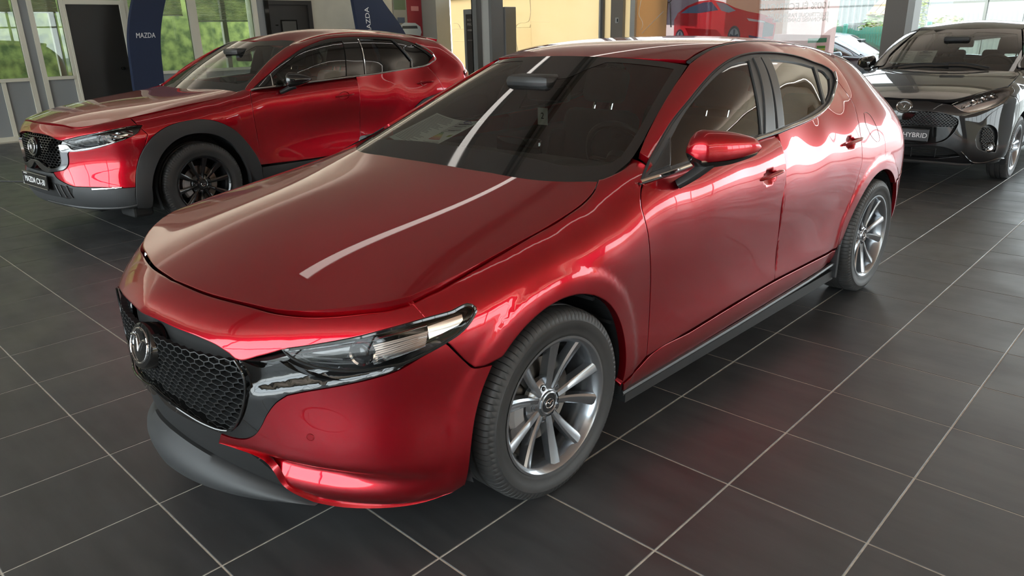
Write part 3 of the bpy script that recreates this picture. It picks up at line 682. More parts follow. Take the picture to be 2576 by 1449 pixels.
def poly_sheet(pts, xs, ys, deg=(2, 3), lim=None):
    """Even-in-x polynomial sheet z(x, y) through measured points, sampled on a grid: keeps bonnet, screen and roof free of ripples."""
    P = np.array(pts, float); f = lambda x, y: np.stack([x**(2*i)*y**j for i in range(deg[0]+1) for j in range(deg[1]+1) if i*1.0+j <= deg[1]+.5], axis=-1)
    w = np.linalg.lstsq(np.vstack([f(P[:, 0], P[:, 1]), 1e-4*np.eye(f(P[:1, 0], P[:1, 1]).shape[1])]), np.r_[P[:, 2], np.zeros(f(P[:1, 0], P[:1, 1]).shape[1])], rcond=None)[0]
    out = []
    for y in ys:
        for x in xs:
            if lim is None or lim(x, y): out.append((x, y, float(f(np.array(x), np.array(y))@w)))
    poly_sheet.last = lambda x, y: f(x, y)@w
    return out, [float(e) for e in f(P[:, 0], P[:, 1])@w-P[:, 2]]
HOOD_PTS = [(0,-.80,.767),(0,-.65,.815),(0,-.45,.868),(0,-.2,.921),(0,.05,.963),(0,.25,.988),(.2,-.785,.764),(.4,-.742,.765),(.5,-.722,.766),(.62,-.662,.774),(.7,-.598,.786),(.80,-.49,.806),(.80,-.33,.838),(.80,-.09,.876),(.79,.141,.913),(.775,.259,.935),(.72,.37,.979),(.75,.345,.965),(.4,.28,.982),(.5,-.4,.856),(.5,-.2,.894),(.5,.05,.937),(.52,.22,.968)]
M3_HOOD, _e1 = poly_sheet(HOOD_PTS, (0,.12,.24,.36,.48,.60,.72), np.arange(-.76,.5,.09), (3, 3), lambda x, y: y > -.76+.26*(x/.8)**2)
HOOD_Z = poly_sheet.last
M3_SCREEN, _e2 = poly_sheet([(0,.25,.985),(0,.36,1.036),(0,.6,1.155),(0,.85,1.270),(0,1.06,1.352),(.72,.411,.995),(.70,.605,1.065),(.664,.791,1.150),(.62,.995,1.245),(.577,1.188,1.337),(.3,.36,1.03),(.3,.61,1.147),(.3,.86,1.262),(.3,1.075,1.348)],
    (0,.14,.28,.42,.56), np.arange(.25,1.1,.1), (2, 2), lambda x, y: y < 1.02+.1*(x/.56)**2)
SCREEN_Z = poly_sheet.last
M3_ROOF, _e3 = poly_sheet([(0,1.06,1.352),(0,1.2,1.391),(0,1.4,1.420),(0,1.7,1.437),(0,2.1,1.432),(0,2.5,1.405),(0,2.9,1.36),(0,3.13,1.318),(.3,1.3,1.401),(.3,1.7,1.431),(.3,2.1,1.426),(.3,2.5,1.399),(.3,2.9,1.35),(.572,1.274,1.362),(.562,1.384,1.386),(.555,1.607,1.405),(.548,2.02,1.402),(.535,2.4,1.374),(.52,2.725,1.330),(.50,3.1,1.272)],
    (0,.14,.28,.42,.53), np.arange(1.2,3.1,.13), (2, 4))
ROOF_Z = poly_sheet.last
M3_LAM = (2.5e-3, 1.5e-3)
def m3_post(V):
    V = V.copy(); side = V[:, 0] > .55
    for yc in (0, 2.725):   # flares round the wheel arches
        d = np.hypot(V[side, 1]-yc, V[side, 2]-.325)
        V[side, 0] += .006*np.clip((.458-d)/.014, 0, 1)+.004*np.clip((.455-d)/.085, 0, 1.2)
    return V
def control_points(curves, step=.11, gap=.035):
    keep = []
    for c in curves:
        for q in catmull(c, step):
            if all(np.linalg.norm(q-k) > gap for k in keep): keep.append(q)
    return keep

def on_sheet(Z):
    """Puts a panel exactly on a polynomial sheet (position and normals)."""
    def f(V, N):
        V = V.copy(); x, y = V[:, 0], V[:, 1]; e = 1e-4; V[:, 2] = Z(x, y)
        n = np.c_[-(Z(x+e, y)-Z(x-e, y))/(2*e), -(Z(x, y+e)-Z(x, y-e))/(2*e), np.ones(len(x))]
        return V, n/np.linalg.norm(n, axis=1, keepdims=True)
    return f

# ---------------------------------------------------------------- the red crossover behind
CX_POSE = (-4.961061, 1.402619, 0.0617217)
CX_COMMON = [
 [(.893,.0,.86),(.889,.35,.86),(.888,.75,.86),(.888,1.2,.87),(.888,1.65,.88),(.890,2.1,.89),(.893,2.65,.88),(.888,3.0,.86)],
 [(.884,.6,.96),(.866,.6,1.02)],[(.884,1.2,.97),(.864,1.2,1.035)],[(.884,1.65,.99),(.860,1.65,1.055)],[(.882,2.1,1.0),(.850,2.1,1.075)],
 [(.848,.538,1.056),(.845,1.126,1.085),(.835,1.66,1.107),(.815,2.1,1.127),(.797,2.331,1.139),(.765,2.658,1.163)],
 [(.888,.55,.62),(.874,.9,.63),(.860,1.3,.66),(.866,1.7,.70),(.880,2.1,.74)],
 [(.884,.55,.46),(.880,1.0,.46),(.876,1.4,.46),(.878,1.9,.48),(.886,2.2,.50)],
 [(.880,.55,.30),(.88,1.4,.30),(.88,2.1,.30)],[(.80,.55,.2),(.80,1.4,.2),(.80,2.1,.2)],
 [(.893,2.2,.6),(.897,2.45,.78),(.897,2.85,.78),(.893,3.08,.6),(.88,3.15,.45)],
 [(.885,2.655,1.0),(.850,2.68,1.08),(.79,2.72,1.16),(.73,2.85,1.22),(.68,2.8,1.32),(.655,2.70,1.39),(.60,2.72,1.45)],
 [(.875,3.05,.98),(.835,3.05,1.08),(.77,3.05,1.17),(.70,3.05,1.28),(.62,3.02,1.39)],
 [(.84,3.28,.62),(.82,3.28,.85),(.77,3.30,1.0),(.72,3.32,1.12),(.60,3.21,1.27)],
 [(0,2.8,1.505),(0,3.05,1.465),(0,3.21,1.33),(0,3.36,1.12),(0,3.44,.95),(0,3.47,.7),(0,3.45,.45),(0,3.4,.3)],[(.4,3.40,.95),(.4,3.40,.6),(.4,3.28,1.15)],[(.82,3.2,.4),(.6,3.38,.4)],
 [(.5,-.6,.1),(.5,0,.1),(.5,.8,.1),(.5,1.6,.1),(.5,2.4,.1),(.5,3.1,.15)],[(0,-.6,.1),(0,0,.05),(0,1.4,.05),(0,2.7,.05),(0,3.2,.15)],
]
CX_FRONT = [
 [(0,-.91,.27),(0,-.93,.40),(0,-.93,.58),(0,-.915,.73),(0,-.895,.80),(0,-.848,.882)],
 [(0,-.91,.26),(.35,-.875,.26),(.65,-.765,.255),(.82,-.63,.26),(.872,-.56,.26)],
 [(0,-.93,.43),(.3,-.91,.43),(.55,-.868,.43),(.74,-.74,.425),(.84,-.625,.415),(.878,-.55,.415)],
 [(0,-.928,.58),(.3,-.905,.575),(.44,-.86,.57),(.62,-.77,.57),(.78,-.63,.575),(.868,-.48,.58),(.89,-.40,.60)],
 [(.52,-.842,.70),(.64,-.751,.709),(.74,-.669,.734),(.83,-.544,.779),(.868,-.432,.845),(.875,-.30,.87)],
 [(0,-.895,.80),(.25,-.885,.795),(.47,-.855,.785),(.62,-.79,.808),(.78,-.63,.847),(.855,-.43,.872)],
 [(0,-.848,.882),(.35,-.80,.872),(.55,-.768,.865),(.65,-.722,.876),(.8,-.478,.919)],
 [(.80,-.478,.919),(.80,-.3,.944),(.80,0,.985),(.79,.25,1.01),(.765,.44,1.035)],
 [(.890,-.3,.80),(.893,-.1,.86)],[(.878,-.2,.90),(.845,-.2,.935)],[(.885,.15,.93),(.86,.15,.975)],[(.882,.35,.95),(.862,.35,1.005),(.83,.40,1.035)],
 [(.893,-.38,.62),(.896,-.25,.74),(.898,0,.80),(.896,.25,.74),(.892,.4,.6)],
 [(0,.7,1.10),(0,1.2,1.14),(0,1.8,1.17),(0,2.5,1.25)],[(.4,.7,1.10),(.4,1.2,1.14),(.4,1.8,1.17),(.4,2.5,1.25)],[(.70,.62,1.085),(.70,1.2,1.12),(.69,1.8,1.15)],
]
CX_CABIN = [
 [(0,-.3,.66),(0,0,.80),(0,.25,.945)],[(.3,0,.80),(.3,.25,.94)],[(.86,.2,.92),(.80,.36,1.0)],
 [(.71,.533,1.059),(.70,.625,1.125),(.64,.892,1.295),(.58,1.204,1.431)],
 [(.835,.60,1.075),(.80,.769,1.182),(.755,1.0,1.302),(.71,1.251,1.4),(.675,1.5,1.452),(.66,1.817,1.466),(.655,2.145,1.456),(.66,2.435,1.428),(.66,2.609,1.385)],
 [(.76,.80,1.23),(.70,1.05,1.345),(.655,1.28,1.425),(.625,1.52,1.478),(.612,1.82,1.494),(.605,2.15,1.485),(.60,2.45,1.455)],
 [(.89,-.1,.60),(.89,.15,.74),(.887,.35,.86)],[(.5,-.5,.5),(.8,-.3,.55),(.0,-.6,.45)],
]
CX_HOOD, _ = poly_sheet([(0,-.848,.884),(0,-.6,.943),(0,-.3,.990),(0,0,1.022),(0,.3,1.045),(0,.43,1.054),(.35,-.80,.875),(.55,-.768,.864),(.65,-.722,.874),(.8,-.478,.917),(.8,-.3,.942),(.8,0,.983),(.79,.25,1.008),(.765,.44,1.03),(.4,-.3,.985),(.4,.1,1.026)], (0,.15,.3,.45,.6,.72), np.arange(-.78,.6,.1), (2, 3), lambda x, y: y > -.80+.3*(x/.8)**2)
CX_HOODZ = poly_sheet.last
CX_SCREEN, _ = poly_sheet([(0,.43,1.058),(0,.8,1.272),(0,1.12,1.447),(.71,.533,1.059),(.68,.70,1.165),(.64,.892,1.295),(.58,1.204,1.431),(.3,.8,1.268),(.35,1.15,1.445),(.35,.46,1.058)], (0,.15,.3,.45,.58), np.arange(.4,1.12,.1), (2, 2))
CX_SCREENZ = poly_sheet.last
CX_ROOF, _ = poly_sheet([(0,1.12,1.447),(0,1.3,1.495),(0,1.6,1.535),(0,1.9,1.550),(0,2.3,1.545),(0,2.7,1.515),(0,3.0,1.475),(.575,1.30,1.448),(.57,1.52,1.493),(.56,1.82,1.512),(.555,2.15,1.503),(.55,2.45,1.478),(.53,2.75,1.445),(.50,3.0,1.415)], (0,.14,.28,.42,.53), np.arange(1.22,3.0,.14), (2, 4))
CX_ROOFZ = poly_sheet.last
CX_LAM = (2e-3, 1.5e-3)
def cx_clays():
    g = control_points
    A = Clay(g(CX_FRONT+CX_COMMON)+CX_HOOD, -.1, 2.7, .58, lam=CX_LAM[0]); B = Clay(g(CX_CABIN+CX_COMMON)+CX_SCREEN+CX_ROOF, .3, 2.7, .58, lam=CX_LAM[1])
    return A, B
def both(name, cutres, m, parent, kidsof=None):
    V, F, N = cutres; out = []
    for sg in (1, -1):
        k = np.array([sg, 1, 1]); FF = F if sg > 0 else [f[::-1] for f in F]; out.append(mesh_obj(name, V*k, FF, m, parent if kidsof is None else kidsof[0 if sg > 0 else 1], True, N*k))
    return out
def seg_closed(pts, corners):
    c = corners+[corners[0]+len(pts)]; q = pts+pts; return [q[c[i]:c[i+1]+1] for i in range(len(corners))]
def tube_on(clay, pts, r, m, name, parent, off=.001, sg=1, n=7, flat=1.0, step=.03):
    q3 = []
    for q in catmull(pts, step): p_, n_ = clay.near(q); p_ = p_+n_*off; q3.append((p_[0]*sg, p_[1], p_[2]))
    b = MB(); b.tube(q3, r, n, flat=flat); return b.build(name, m, parent, True)
def side_windows(car, B, O, wt, belt, gs, glass_m, frame_m, chrome_pts, frame=None):
    fr = frame or Dir(1, 0, .75)
    V, F, N = cut(B, fr, [wt, belt[::-1]], h=.02, gap=.001, lip=.012, off=-.003, holes=list(gs.values()), step=.02)
    both('window_moulding', (V, F, N), frame_m, car)
    for (nm, segs), gm in zip(gs.items(), glass_m): both(nm, cut(B, fr, segs, h=.04, gap=-.004, lip=0, off=-.010, step=.03), gm, car)
    for sg in (1, -1): tube_on(B, chrome_pts, .0085, CHROME, 'chrome_strip', car, .004, sg)
def grip_handle(car, clay, yc, zc, m, slope=.0):
    for sg in (1, -1):
        p0, n0 = clay.cast((3, yc, zc), (-1, 0, 0)); Mp = frame_M((p0+n0*.0015)*[sg, 1, 1], (0, 1, slope), np.cross(n0*[sg, 1, 1], (0, 1, slope)))
        b = MB(); b.lathe([(-.012, .0005), (-.010, .030), (.0, .044), (.001, .046)], 24, 'z', M=Mp@Matrix.Diagonal((1.25, .8, 1, 1))); o = b.build('door_handle', m, car, True)
        b = MB(); b.tube([((p_+n_*(.020*(1-t**4)+.003))*[sg, 1, 1]) for t in np.linspace(-1, 1, 11) for p_, n_ in [clay.cast((3, yc+t*.105, zc+slope*t*.1), (-1, 0, 0))]], .0115, 8, flat=.6); b.build('grip', m, o, True)
def hex_mesh(clay, fr, segs, m, car, cw, ch, z0, rows, cols, dep=.016, thick=.0018, name='grille_mesh', cx0=0):
    L2 = loop2(fr, segs, .012); b = MB(); done = set()
    def gp(u, v, d_):
        o_, d = fr.ray(u, v); p_, n_ = clay.cast(o_, d)
        if p_ is None: p_, n_ = clay.near(o_+d*3)
        return p_-n_*d_
    for r in range(rows):
        for c in range(-cols, cols+1):
            x = cx0+(c+(.5 if r % 2 else 0))*cw; z = z0+r*ch*.75
            hx = [(x-cw/2, z-ch/4), (x, z-ch/2), (x+cw/2, z-ch/4), (x+cw/2, z+ch/4), (x, z+ch/2), (x-cw/2, z+ch/4)]; ins = inside(np.array(hx), L2)
            for i in range(6):
                a, e = hx[i], hx[(i+1) % 6]; key = tuple(sorted([(round(a[0]*500), round(a[1]*500)), (round(e[0]*500), round(e[1]*500))]))
                if key in done or not (ins[i] and ins[(i+1) % 6]): continue
                done.add(key); p1, p2 = gp(*a, dep), gp(*e, dep); q1, q2 = gp(*a, dep+.018), gp(*e, dep+.018); t = np.cross(p2-p1, p1-q1); t = t/np.linalg.norm(t)*thick
                b.add([p1-t, p2-t, p2+t, p1+t, q1-t, q2-t, q2+t, q1+t], [(0, 1, 2, 3), (0, 4, 5, 1), (3, 2, 6, 7)])
    return tag(b.build(name, m, car), kind='stuff')
def plate(parent, M, w, h, txt, size, frame_m, rim=None, dx=0):
    b = MB(); b.rbox((-w/2, -h/2, -.012), (w/2, h/2, 0), .006, M=M); p_ = b.build('number_plate', frame_m, parent)
    if rim: b = MB(); b.tube([(x, y, .001) for x, y in ((-w/2+.006, -h/2+.006), (w/2-.006, -h/2+.006), (w/2-.006, h/2-.006), (-w/2+.006, h/2-.006))], .0025, 5, True, M=M); b.build('plate_border', rim, p_)
    text('plate_lettering', txt, size, WHITE, p_, M@Matrix.Translation((dx, -.004, .0012)), .0006); return p_
def mirror_shell(car, root, tip, h, d, m, foot_pts, base_m=GLOSSB, foot_m=SATINB, sides=(1, -1), pw=1.9, amt=.86):
    """Pod-shaped door mirror: rounded at the root, tapering to the tip, on a small foot."""
    root = np.array(root); L = np.array(tip)-root; Lm = np.linalg.norm(L); ex = L/Lm; ey = np.cross(ex, [0, 0, 1]); ey /= np.linalg.norm(ey); ey = ey if ey[1] < 0 else -ey
    for sg in sides:
        def lump(z0, z1, nm, mm, par, grow=1.0):
            V, F = [], []; ns, nr = 17, 28
            for i in range(ns):
                t = i/(ns-1); e0 = min(1, (t/.16+.02))**.5 if t < .16 else 1; tp = (1-max(0, (t-.16)/.84)**pw*amt)*(1 if t < .93 else math.sqrt(max(.05, 1-((t-.93)/.075)**2)))
                hh = h*e0*tp; dd = d*e0*(1-max(0, (t-.3)/.7)**2*.75)
                for j in range(nr):
                    w = 2*PI*j/nr; c, s_ = math.cos(w), math.sin(w); cy = math.copysign(abs(c)**.8, c)*(1 if c > 0 else .55); cz = math.copysign(abs(s_)**.8, s_); cz = cz if cz > 0 else cz*.85
                    cz = max(z0, min(z1, cz)); q = root+ex*(t*Lm)+ey*dd*cy*grow+np.array([0, 0, hh*cz]); V.append((q[0]*sg, q[1], q[2]))
            F = [(i*nr+j, i*nr+(j+1) % nr, (i+1)*nr+(j+1) % nr, (i+1)*nr+j) for i in range(ns-1) for j in range(nr)]+[tuple(range(nr))[::-1], tuple(range((ns-1)*nr, ns*nr))]
            b = MB(); b.add(V, F); o = b.build(nm, mm, par, True); bm = bmesh.new(); bm.from_mesh(o.data); bmesh.ops.recalc_face_normals(bm, faces=bm.faces[:]); bm.to_mesh(o.data); bm.free(); return o
        mo = lump(-.42, 1.0, 'door_mirror', m, car); lump(-1.0, -.44, 'mirror_base_cover', base_m, mo, .98)
        pts = [root+ex*(t*Lm)+ey*d*.98*(1-max(0, (t-.3)/.7)**2*.75)*.86+np.array([0, 0, -.40*h*(1-max(0, (t-.16)/.84)**pw*amt)]) for t in np.linspace(.10, .93, 14)]
        b = MB(); b.tube([(q[0]*sg, q[1], q[2]) for q in pts], .0042, 6); b.build('mirror_trim', CHROME, mo, True)
        fp = catmull(foot_pts, .012); b = MB(); b.tube([(q[0]*sg, q[1], q[2]) for q in fp], [.030+.010*i/len(fp) for i in range(len(fp))], 12, flat=.6); b.build('mirror_foot', foot_m, mo, True)
def liners(car, hw, zc, R, ys, x_in):
    for sg in (1, -1):
        for yc in ys:
            b = MB(); b.lathe([(sg*hw, R), (sg*(hw-.03), R+.004), (sg*x_in, R+.004), (sg*(x_in-.02), .15)], 40, M=Matrix.Translation((0, yc, zc)), a0=-.35, a1=PI+.35); b.build('arch_liner', SATINB, car)
def build_crossover():
    O = OUTL['CX']; A, B = cx_clays()
    car = empty('car', (CX_POSE[0], CX_POSE[1], 0), CX_POSE[2], 'metallic red crossover with black wheel-arch cladding and black wheels, behind the near hatchback', 'car')
    SIDE = Dir(1, 0, .12); OBL = Dir(1, 0, .75); TOP = Dir(0, -.12, 1); NOSE = Cyl(.15); SCR = Dir(0, -.55, .83)
    snap = lambda cl, pts: [tuple(cl.near(q)[0]) for q in catmull(pts, .04)]
    gap_f = snap(A, [(0, -.848, .882), (.12, -.838, .880)]+[tuple(q) for q in O['hood_f'][2:]]); gap_s = snap(A, [tuple(O['hood_f'][-1]), (.803, -.3, .944), (.803, 0, .985), (.792, .25, 1.01), (.775, .40, 1.03), (.745, .47, 1.045)]); gap_s[0] = gap_f[-1]
    cowl = [(.745, .475, 1.045), (.6, .45, 1.045), (.3, .415, 1.05), (0, .405, 1.053)]
    panel('bonnet', A, TOP, sym([gap_f, gap_s, cowl]), RED, car, mirror=False, h=.03, gap=.002, lip=.03, deform=on_sheet(CX_HOODZ))
    nl = [(0, -.895, .803)]+[tuple(q) for q in O['nose_low'][::-1][1:]]
    panel('nose_panel', A, NOSE, sym([nl, O['hl_top'][::-1][:6]+[tuple(O['seam1'][1])], O['seam1'][::-1], gap_f[::-1]]), RED, car, mirror=False, h=.025, gap=.0015, lip=.02)
    b = MB()
    # front wing
    fen = [gap_s, [(.745, .475, 1.045), (.76, .53, 1.06), (.803, .558, 1.05)], O['door_f']+[(.885, .51, .41)], [(.885, .51, .41), (.887, .50, .436)], O['clad_out'][::-1][:-4], [tuple(O['clad_out'][4]), (.884, -.407, .79)], O['seam2'][::-1], [tuple(O['hl_low'][8]), tuple(O['hl_top'][0])], [tuple(O['hl_top'][0]), tuple(O['seam1'][1])], O['seam1'][::-1]]
    panel('front_wing', A, Dir(1, -.15, .35), fen, RED, car, h=.022, gap=.0018, lip=.02, step=.015)
    # red bumper skin
    bump = [O['wing'][2:]+[tuple(O['hl_low'][8])], O['seam2'], O['clad_out'][:5][::-1], O['bl_top'][::-1], [tuple(O['bl_top'][0]), (.42, -.893, .45), (.30, -.905, .50), (.29, -.911, .515)], O['gr_out'][:6][::-1], [tuple(O['gr_out'][0]), tuple(O['wing'][2])]]
    panel('front_bumper', A, NOSE, bump, RED, car, h=.02, gap=.0015, lip=.02, step=.015)
    # black lower bumper
    lb = [[(0, -.93, .515), (.29, -.911, .515)], [(.29, -.911, .515), (.30, -.905, .50), (.42, -.893, .45), tuple(O['bl_top'][0])], O['bl_top'], [(.872, -.562, .413), (.868, -.575, .33), (.868, -.57, .255)], [(.868, -.57, .255), (.65, -.77, .25), (.35, -.88, .255), (0, -.915, .255)]]
    panel('lower_bumper', A, NOSE, sym(lb), MATTEG, car, mirror=False, h=.025, gap=.001, lip=.03, off=.004, step=.015)
    panel('lower_intake', A, NOSE, sym([[(0, -.93, .44), (.30, -.90, .44), (.50, -.86, .415)], [(.50, -.86, .415), (.46, -.86, .34), (.3, -.89, .33), (0, -.91, .33)]]), DARK, car, mirror=False, h=.03, off=.006, lip=.003)
    for i in range(3): tube_on(A, [(.30+.07*i, -.90+.02*i, .43), (.34+.07*i, -.89+.02*i, .345)], .006, SATINB, 'intake_fin', car, .010)
    both('running_light', cut(A, NOSE, [[O['drl'][0], O['drl'][1]], [O['drl'][1], O['drl'][2]], [O['drl'][2], O['drl'][3]], [O['drl'][3], O['drl'][0]]], h=.02, gap=0, lip=.012, off=.012), REFL, car)
    tube_on(A, [(.05, -.905, .275), (.4, -.865, .27), (.68, -.745, .265), (.866, -.572, .272)], .011, SATINB, 'bumper_edge', car, .006)
    # grille, signature wing, badge, plate
    gseg = sym([[(0, -.928, .600)]+O['gr_in'][::-1][1:8], O['gr_in'][::-1][7:], [O['gr_in'][0]]+nl[::-1][1:]])
    panel('grille_backing', A, NOSE, gseg, DARK, car, mirror=False, h=.04, off=-.06, lip=0)
    hex_mesh(A, NOSE, gseg, GLOSSB, car, .042, .026, .56, 13, 13, .014, .0026)
    sw = sym([[(0, -.929, .585)]+O['gr_out'][::-1][1:], [tuple(O['gr_out'][0]), tuple(O['wing'][2])], [tuple(O['wing'][2]), tuple(O['wing'][1]), tuple(O['wing'][0])], [tuple(O['wing'][0]), tuple(O['gr_in'][1])], O['gr_in'][1:9]+[(0, -.928, .600)]])
    panel('grille_surround', A, NOSE, sw, DCHROME, car, mirror=False, h=.02, gap=.0005, lip=.03, off=.006, step=.015)
    both('wing_trim', cut(A, NOSE, [O['wing'], O['wing_in'][::-1]], h=.015, gap=0, lip=.015, off=.006), CHROME, car)
    p_, n_ = A.cast((0, -3, .70), (0, 1, 0)); Mb = frame_M(p_+n_*.006, (1, 0, 0), (0, .18, 1))
    b = MB(); b.lathe([(-.05, .001), (-.05, .09), (-.008, .088), (-.003, .082), (-.002, .0005)], 40, 'z', M=Mb@Matrix.Diagonal((1, .85, 1, 1))); e = b.build('badge', GLOSSB, car, True); emblem(e, Mb, .135)
    Mp = frame_M((0, -.965, .440), (1, 0, 0), (0, .06, 1)); p = plate(car, Mp, .52, .115, 'MAZDA CX-30', .066, GLOSSB, CHROME, .005); text('plate_lettering', 'NOUVEAU', .016, WHITE, p, Mp@Matrix.Translation((-.19, .040, .0012)), .0006)
    # headlamps
    hls = [O['hl_top'], O['hl_low'][:-1]+[tuple(O['hl_top'][0])]]
    bk = cut(A, NOSE, hls, h=.025, gap=.001, lip=.02, off=-.04); ln = cut(A, NOSE, hls, h=.02, gap=.001, lip=.012, off=.001)
    hb = both('headlamp', bk, GLOSSB, car); both('lens', ln, LENS_G, car, hb)
    both('lamp_shroud', cut(A, NOSE, [[tuple(q) for q in O['wing_in'][::-1]], [tuple(O['wing_in'][0]), tuple(O['hl_low'][0])], O['hl_low'][:7]], h=.02, gap=.001, lip=.01, off=-.004), GLOSSB, car)
    for sg, h in zip((1, -1), hb):
        k = np.array([sg, 1, 1]); c0, _n = A.near((.726, -.695, .775)); nn = np.array([.5, -.86, .05]); nn /= np.linalg.norm(nn); c0 = c0-nn*.03; Mq = frame_M(c0*k, np.cross([0, 0, 1], nn*k), (0, 0, 1))
        b = MB(); b.lathe([(-.02, .037), (.018, .037), (.024, .033), (.012, .028)], 28, 'z', M=Mq); b.build('projector_ring', CHROME, h, True); b = MB(); b.lathe([(.008, .028), (.02, .018), (.024, .0005)], 24, 'z', M=Mq); b.build('projector_lens', FRIT, h, True)
        b = MB(); V2 = []
        for i in range(9):
            for j in range(5):
                s_, t = i/8, j/4; q = np.array([.745+.085*s_, -.680+.19*s_, .812+.03*s_-(.075-.03*s_)*t]); p_, n_ = A.near(q); V2.append((p_-n_*(.024+.008*((i+j) % 2)))*k)
        b.add(V2, [(i*5+j, i*5+j+1, (i+1)*5+j+1, (i+1)*5+j) for i in range(8) for j in range(4)]); b.build('reflector_bowl', REFL, h)
        b = MB(); V2 = []
        for i in range(9):
            for j in range(3):
                s_, t = i/8, j/2; q = np.array([.56+.15*s_, -.825+.12*s_, .765+.03*s_-.035*t]); p_, n_ = A.near(q); V2.append((p_-n_*(.030+.006*((i+j) % 2)))*k)
        b.add(V2, [(i*3+j, i*3+j+1, (i+1)*3+j+1, (i+1)*3+j) for i in range(8) for j in range(2)]); b.build('inner_reflector', SATINB, h)
        tube_on(A, [tuple(q) for q in O['hl_top'][1:6]], .004, REFL, 'light_strip', h, -.012, sg)
    # cladding
    def ring(yc, a0, a1, ro, ri, x=.90): return [arc_pts(yc, .345, ro, a0, a1, 24, x), [arc_pts(yc, .345, ro, a1, a1, 1, x)[0], arc_pts(yc, .345, ri, a1, a1, 1, x)[0]], arc_pts(yc, .345, ri, a1, a0, 24, x), [arc_pts(yc, .345, ri, a0, a0, 1, x)[0], arc_pts(yc, .345, ro, a0, a0, 1, x)[0]]]
    fc = [O['clad_out']+[(.888, .51, .41)], [(.888, .51, .41), (.88, .50, .24), (.88, .44, .24), tuple(O['clad_in'][-1])], O['clad_in'][::-1], [tuple(O['clad_in'][0]), (.895, -.462, .30), (.88, -.47, .25), (.868, -.57, .255)], [(.868, -.57, .255), (.868, -.575, .33), (.872, -.562, .413)]]
    panel('arch_cladding', A, Dir(1, -.12, .1), fc, MATTEG, car, h=.03, gap=.001, lip=.035, off=.012, step=.015, round_=.9)
    both('arch_cladding', cut(B, Dir(1, 0, .1), ring(2.655, -12, 192, .52, .41), h=.03, gap=.001, lip=.035, off=.010, step=.02, round_=.9), MATTEG, car)
    both('sill_cladding', cut(B, Dir(1, 0, 0), [[(.885, .515, .41), (.88, 1.4, .40), (.89, 2.14, .42)], [(.89, 2.14, .42), (.88, 2.2, .22)], [(.88, 2.2, .22), (.85, 1.4, .21), (.86, .52, .21)], [(.86, .52, .21), (.885, .515, .41)]], h=.04, gap=.001, lip=.02, off=.008), MATTEG, car)
    # doors and body side
    fd = [O['door_f']+[(.885, .51, .43)], [(.885, .51, .43), (.88, 1.1, .41), (.88, 1.62, .415)], [(.88, 1.62, .415)]+O['door_m'][::-1], O['belt'][:6][::-1]]
    rd = [O['door_m']+[(.88, 1.62, .415)], [(.88, 1.62, .415), (.89, 2.13, .43)], arc_pts(2.655, .345, .52, 170, 112, 10), [(.897, 2.46, .83), (.893, 2.70, .875), (.893, 2.783, .88)], O['door_r'][::-1], O['belt'][5:10][::-1]]
    both('front_door', cut(A, SIDE, fd, h=.025, gap=.0018, lip=.02, step=.018), RED, car); both('rear_door', cut(B, SIDE, rd, h=.025, gap=.0018, lip=.02, step=.018), RED, car)
    he = [(.50, 2.98, 1.43), (.58, 3.12, 1.30), (.70, 3.27, 1.13), (.77, 3.30, 1.0), (.82, 3.28, .85)]
    bs = [[(.745, .535, 1.062), (.727, .56, 1.075), (.68, .70, 1.165), (.64, .892, 1.295), (.60, 1.10, 1.395), (.583, 1.20, 1.43)], [(.583, 1.2, 1.43), (.575, 1.30, 1.45), (.57, 1.52, 1.493), (.56, 1.82, 1.512), (.555, 2.15, 1.503), (.55, 2.45, 1.478), (.53, 2.75, 1.445), (.50, 2.98, 1.425)], he, [(.82, 3.28, .85), (.84, 3.26, .70), (.886, 3.10, .62)], arc_pts(2.655, .345, .52, 33, 108, 14), [(.893, 2.70, .875), (.893, 2.783, .88)], O['door_r'][::-1], O['win_top'][::-1], [(.803, .558, 1.05), (.76, .53, 1.06), (.745, .535, 1.062)]]
    both('body_side', cut(B, OBL, bs, h=.025, gap=.0018, lip=.02, step=.018), RED, car)
    grip_handle(car, A, 1.463, .945, RED, .05); grip_handle(car, B, 2.536, .995, RED, .05)
    gs = {'front_door_glass': seg_closed(O['glass_f'], [0, 1, 7, 8]), 'rear_door_glass': seg_closed(O['glass_r'], [0, 2, 5, 7]), 'quarter_glass': seg_closed(O['glass_q'], [0, 2, 4])}
    side_windows(car, B, O, O['win_top'], O['belt'], gs, (SIDE_G, PRIV_G, PRIV_G), GLOSSB, O['belt']+[(.66, 2.62, 1.382)])
    for sg in (1, -1): tube_on(B, [(.842, 1.785, 1.12), (.70, 1.84, 1.44)], .006, CHROME, 'pillar_strip', car, .002, sg); tube_on(B, [(.69, 2.30, 1.42), (.75, 2.40, 1.28), (.775, 2.45, 1.22)], .008, SATINB, 'window_divider', car, .0, sg)
    # roof, spoiler, tail
    rl = [(.565, 1.215, 1.44), (.560, 1.30, 1.455), (.555, 1.52, 1.495), (.545, 1.82, 1.515), (.54, 2.15, 1.506), (.535, 2.45, 1.48), (.515, 2.75, 1.447), (.485, 2.95, 1.428)]
    panel('roof', B, Dir(0, 0, 1), sym([[(0, 1.125, 1.449), (.25, 1.14, 1.449), (.45, 1.175, 1.444), (.565, 1.215, 1.44)], rl, [(.485, 2.95, 1.428), (.25, 2.99, 1.468), (0, 3.0, 1.475)]]), RED, car, mirror=False, h=.035, gap=.002, lip=.012, deform=on_sheet(CX_ROOFZ))
    for sg in (1, -1): tube_on(B, [(x+.011, y, z) for x, y, z in rl], .010, SATINB, 'roof_moulding', car, -.006, sg, flat=.6)
    TG = Dir(0, 1, .35)
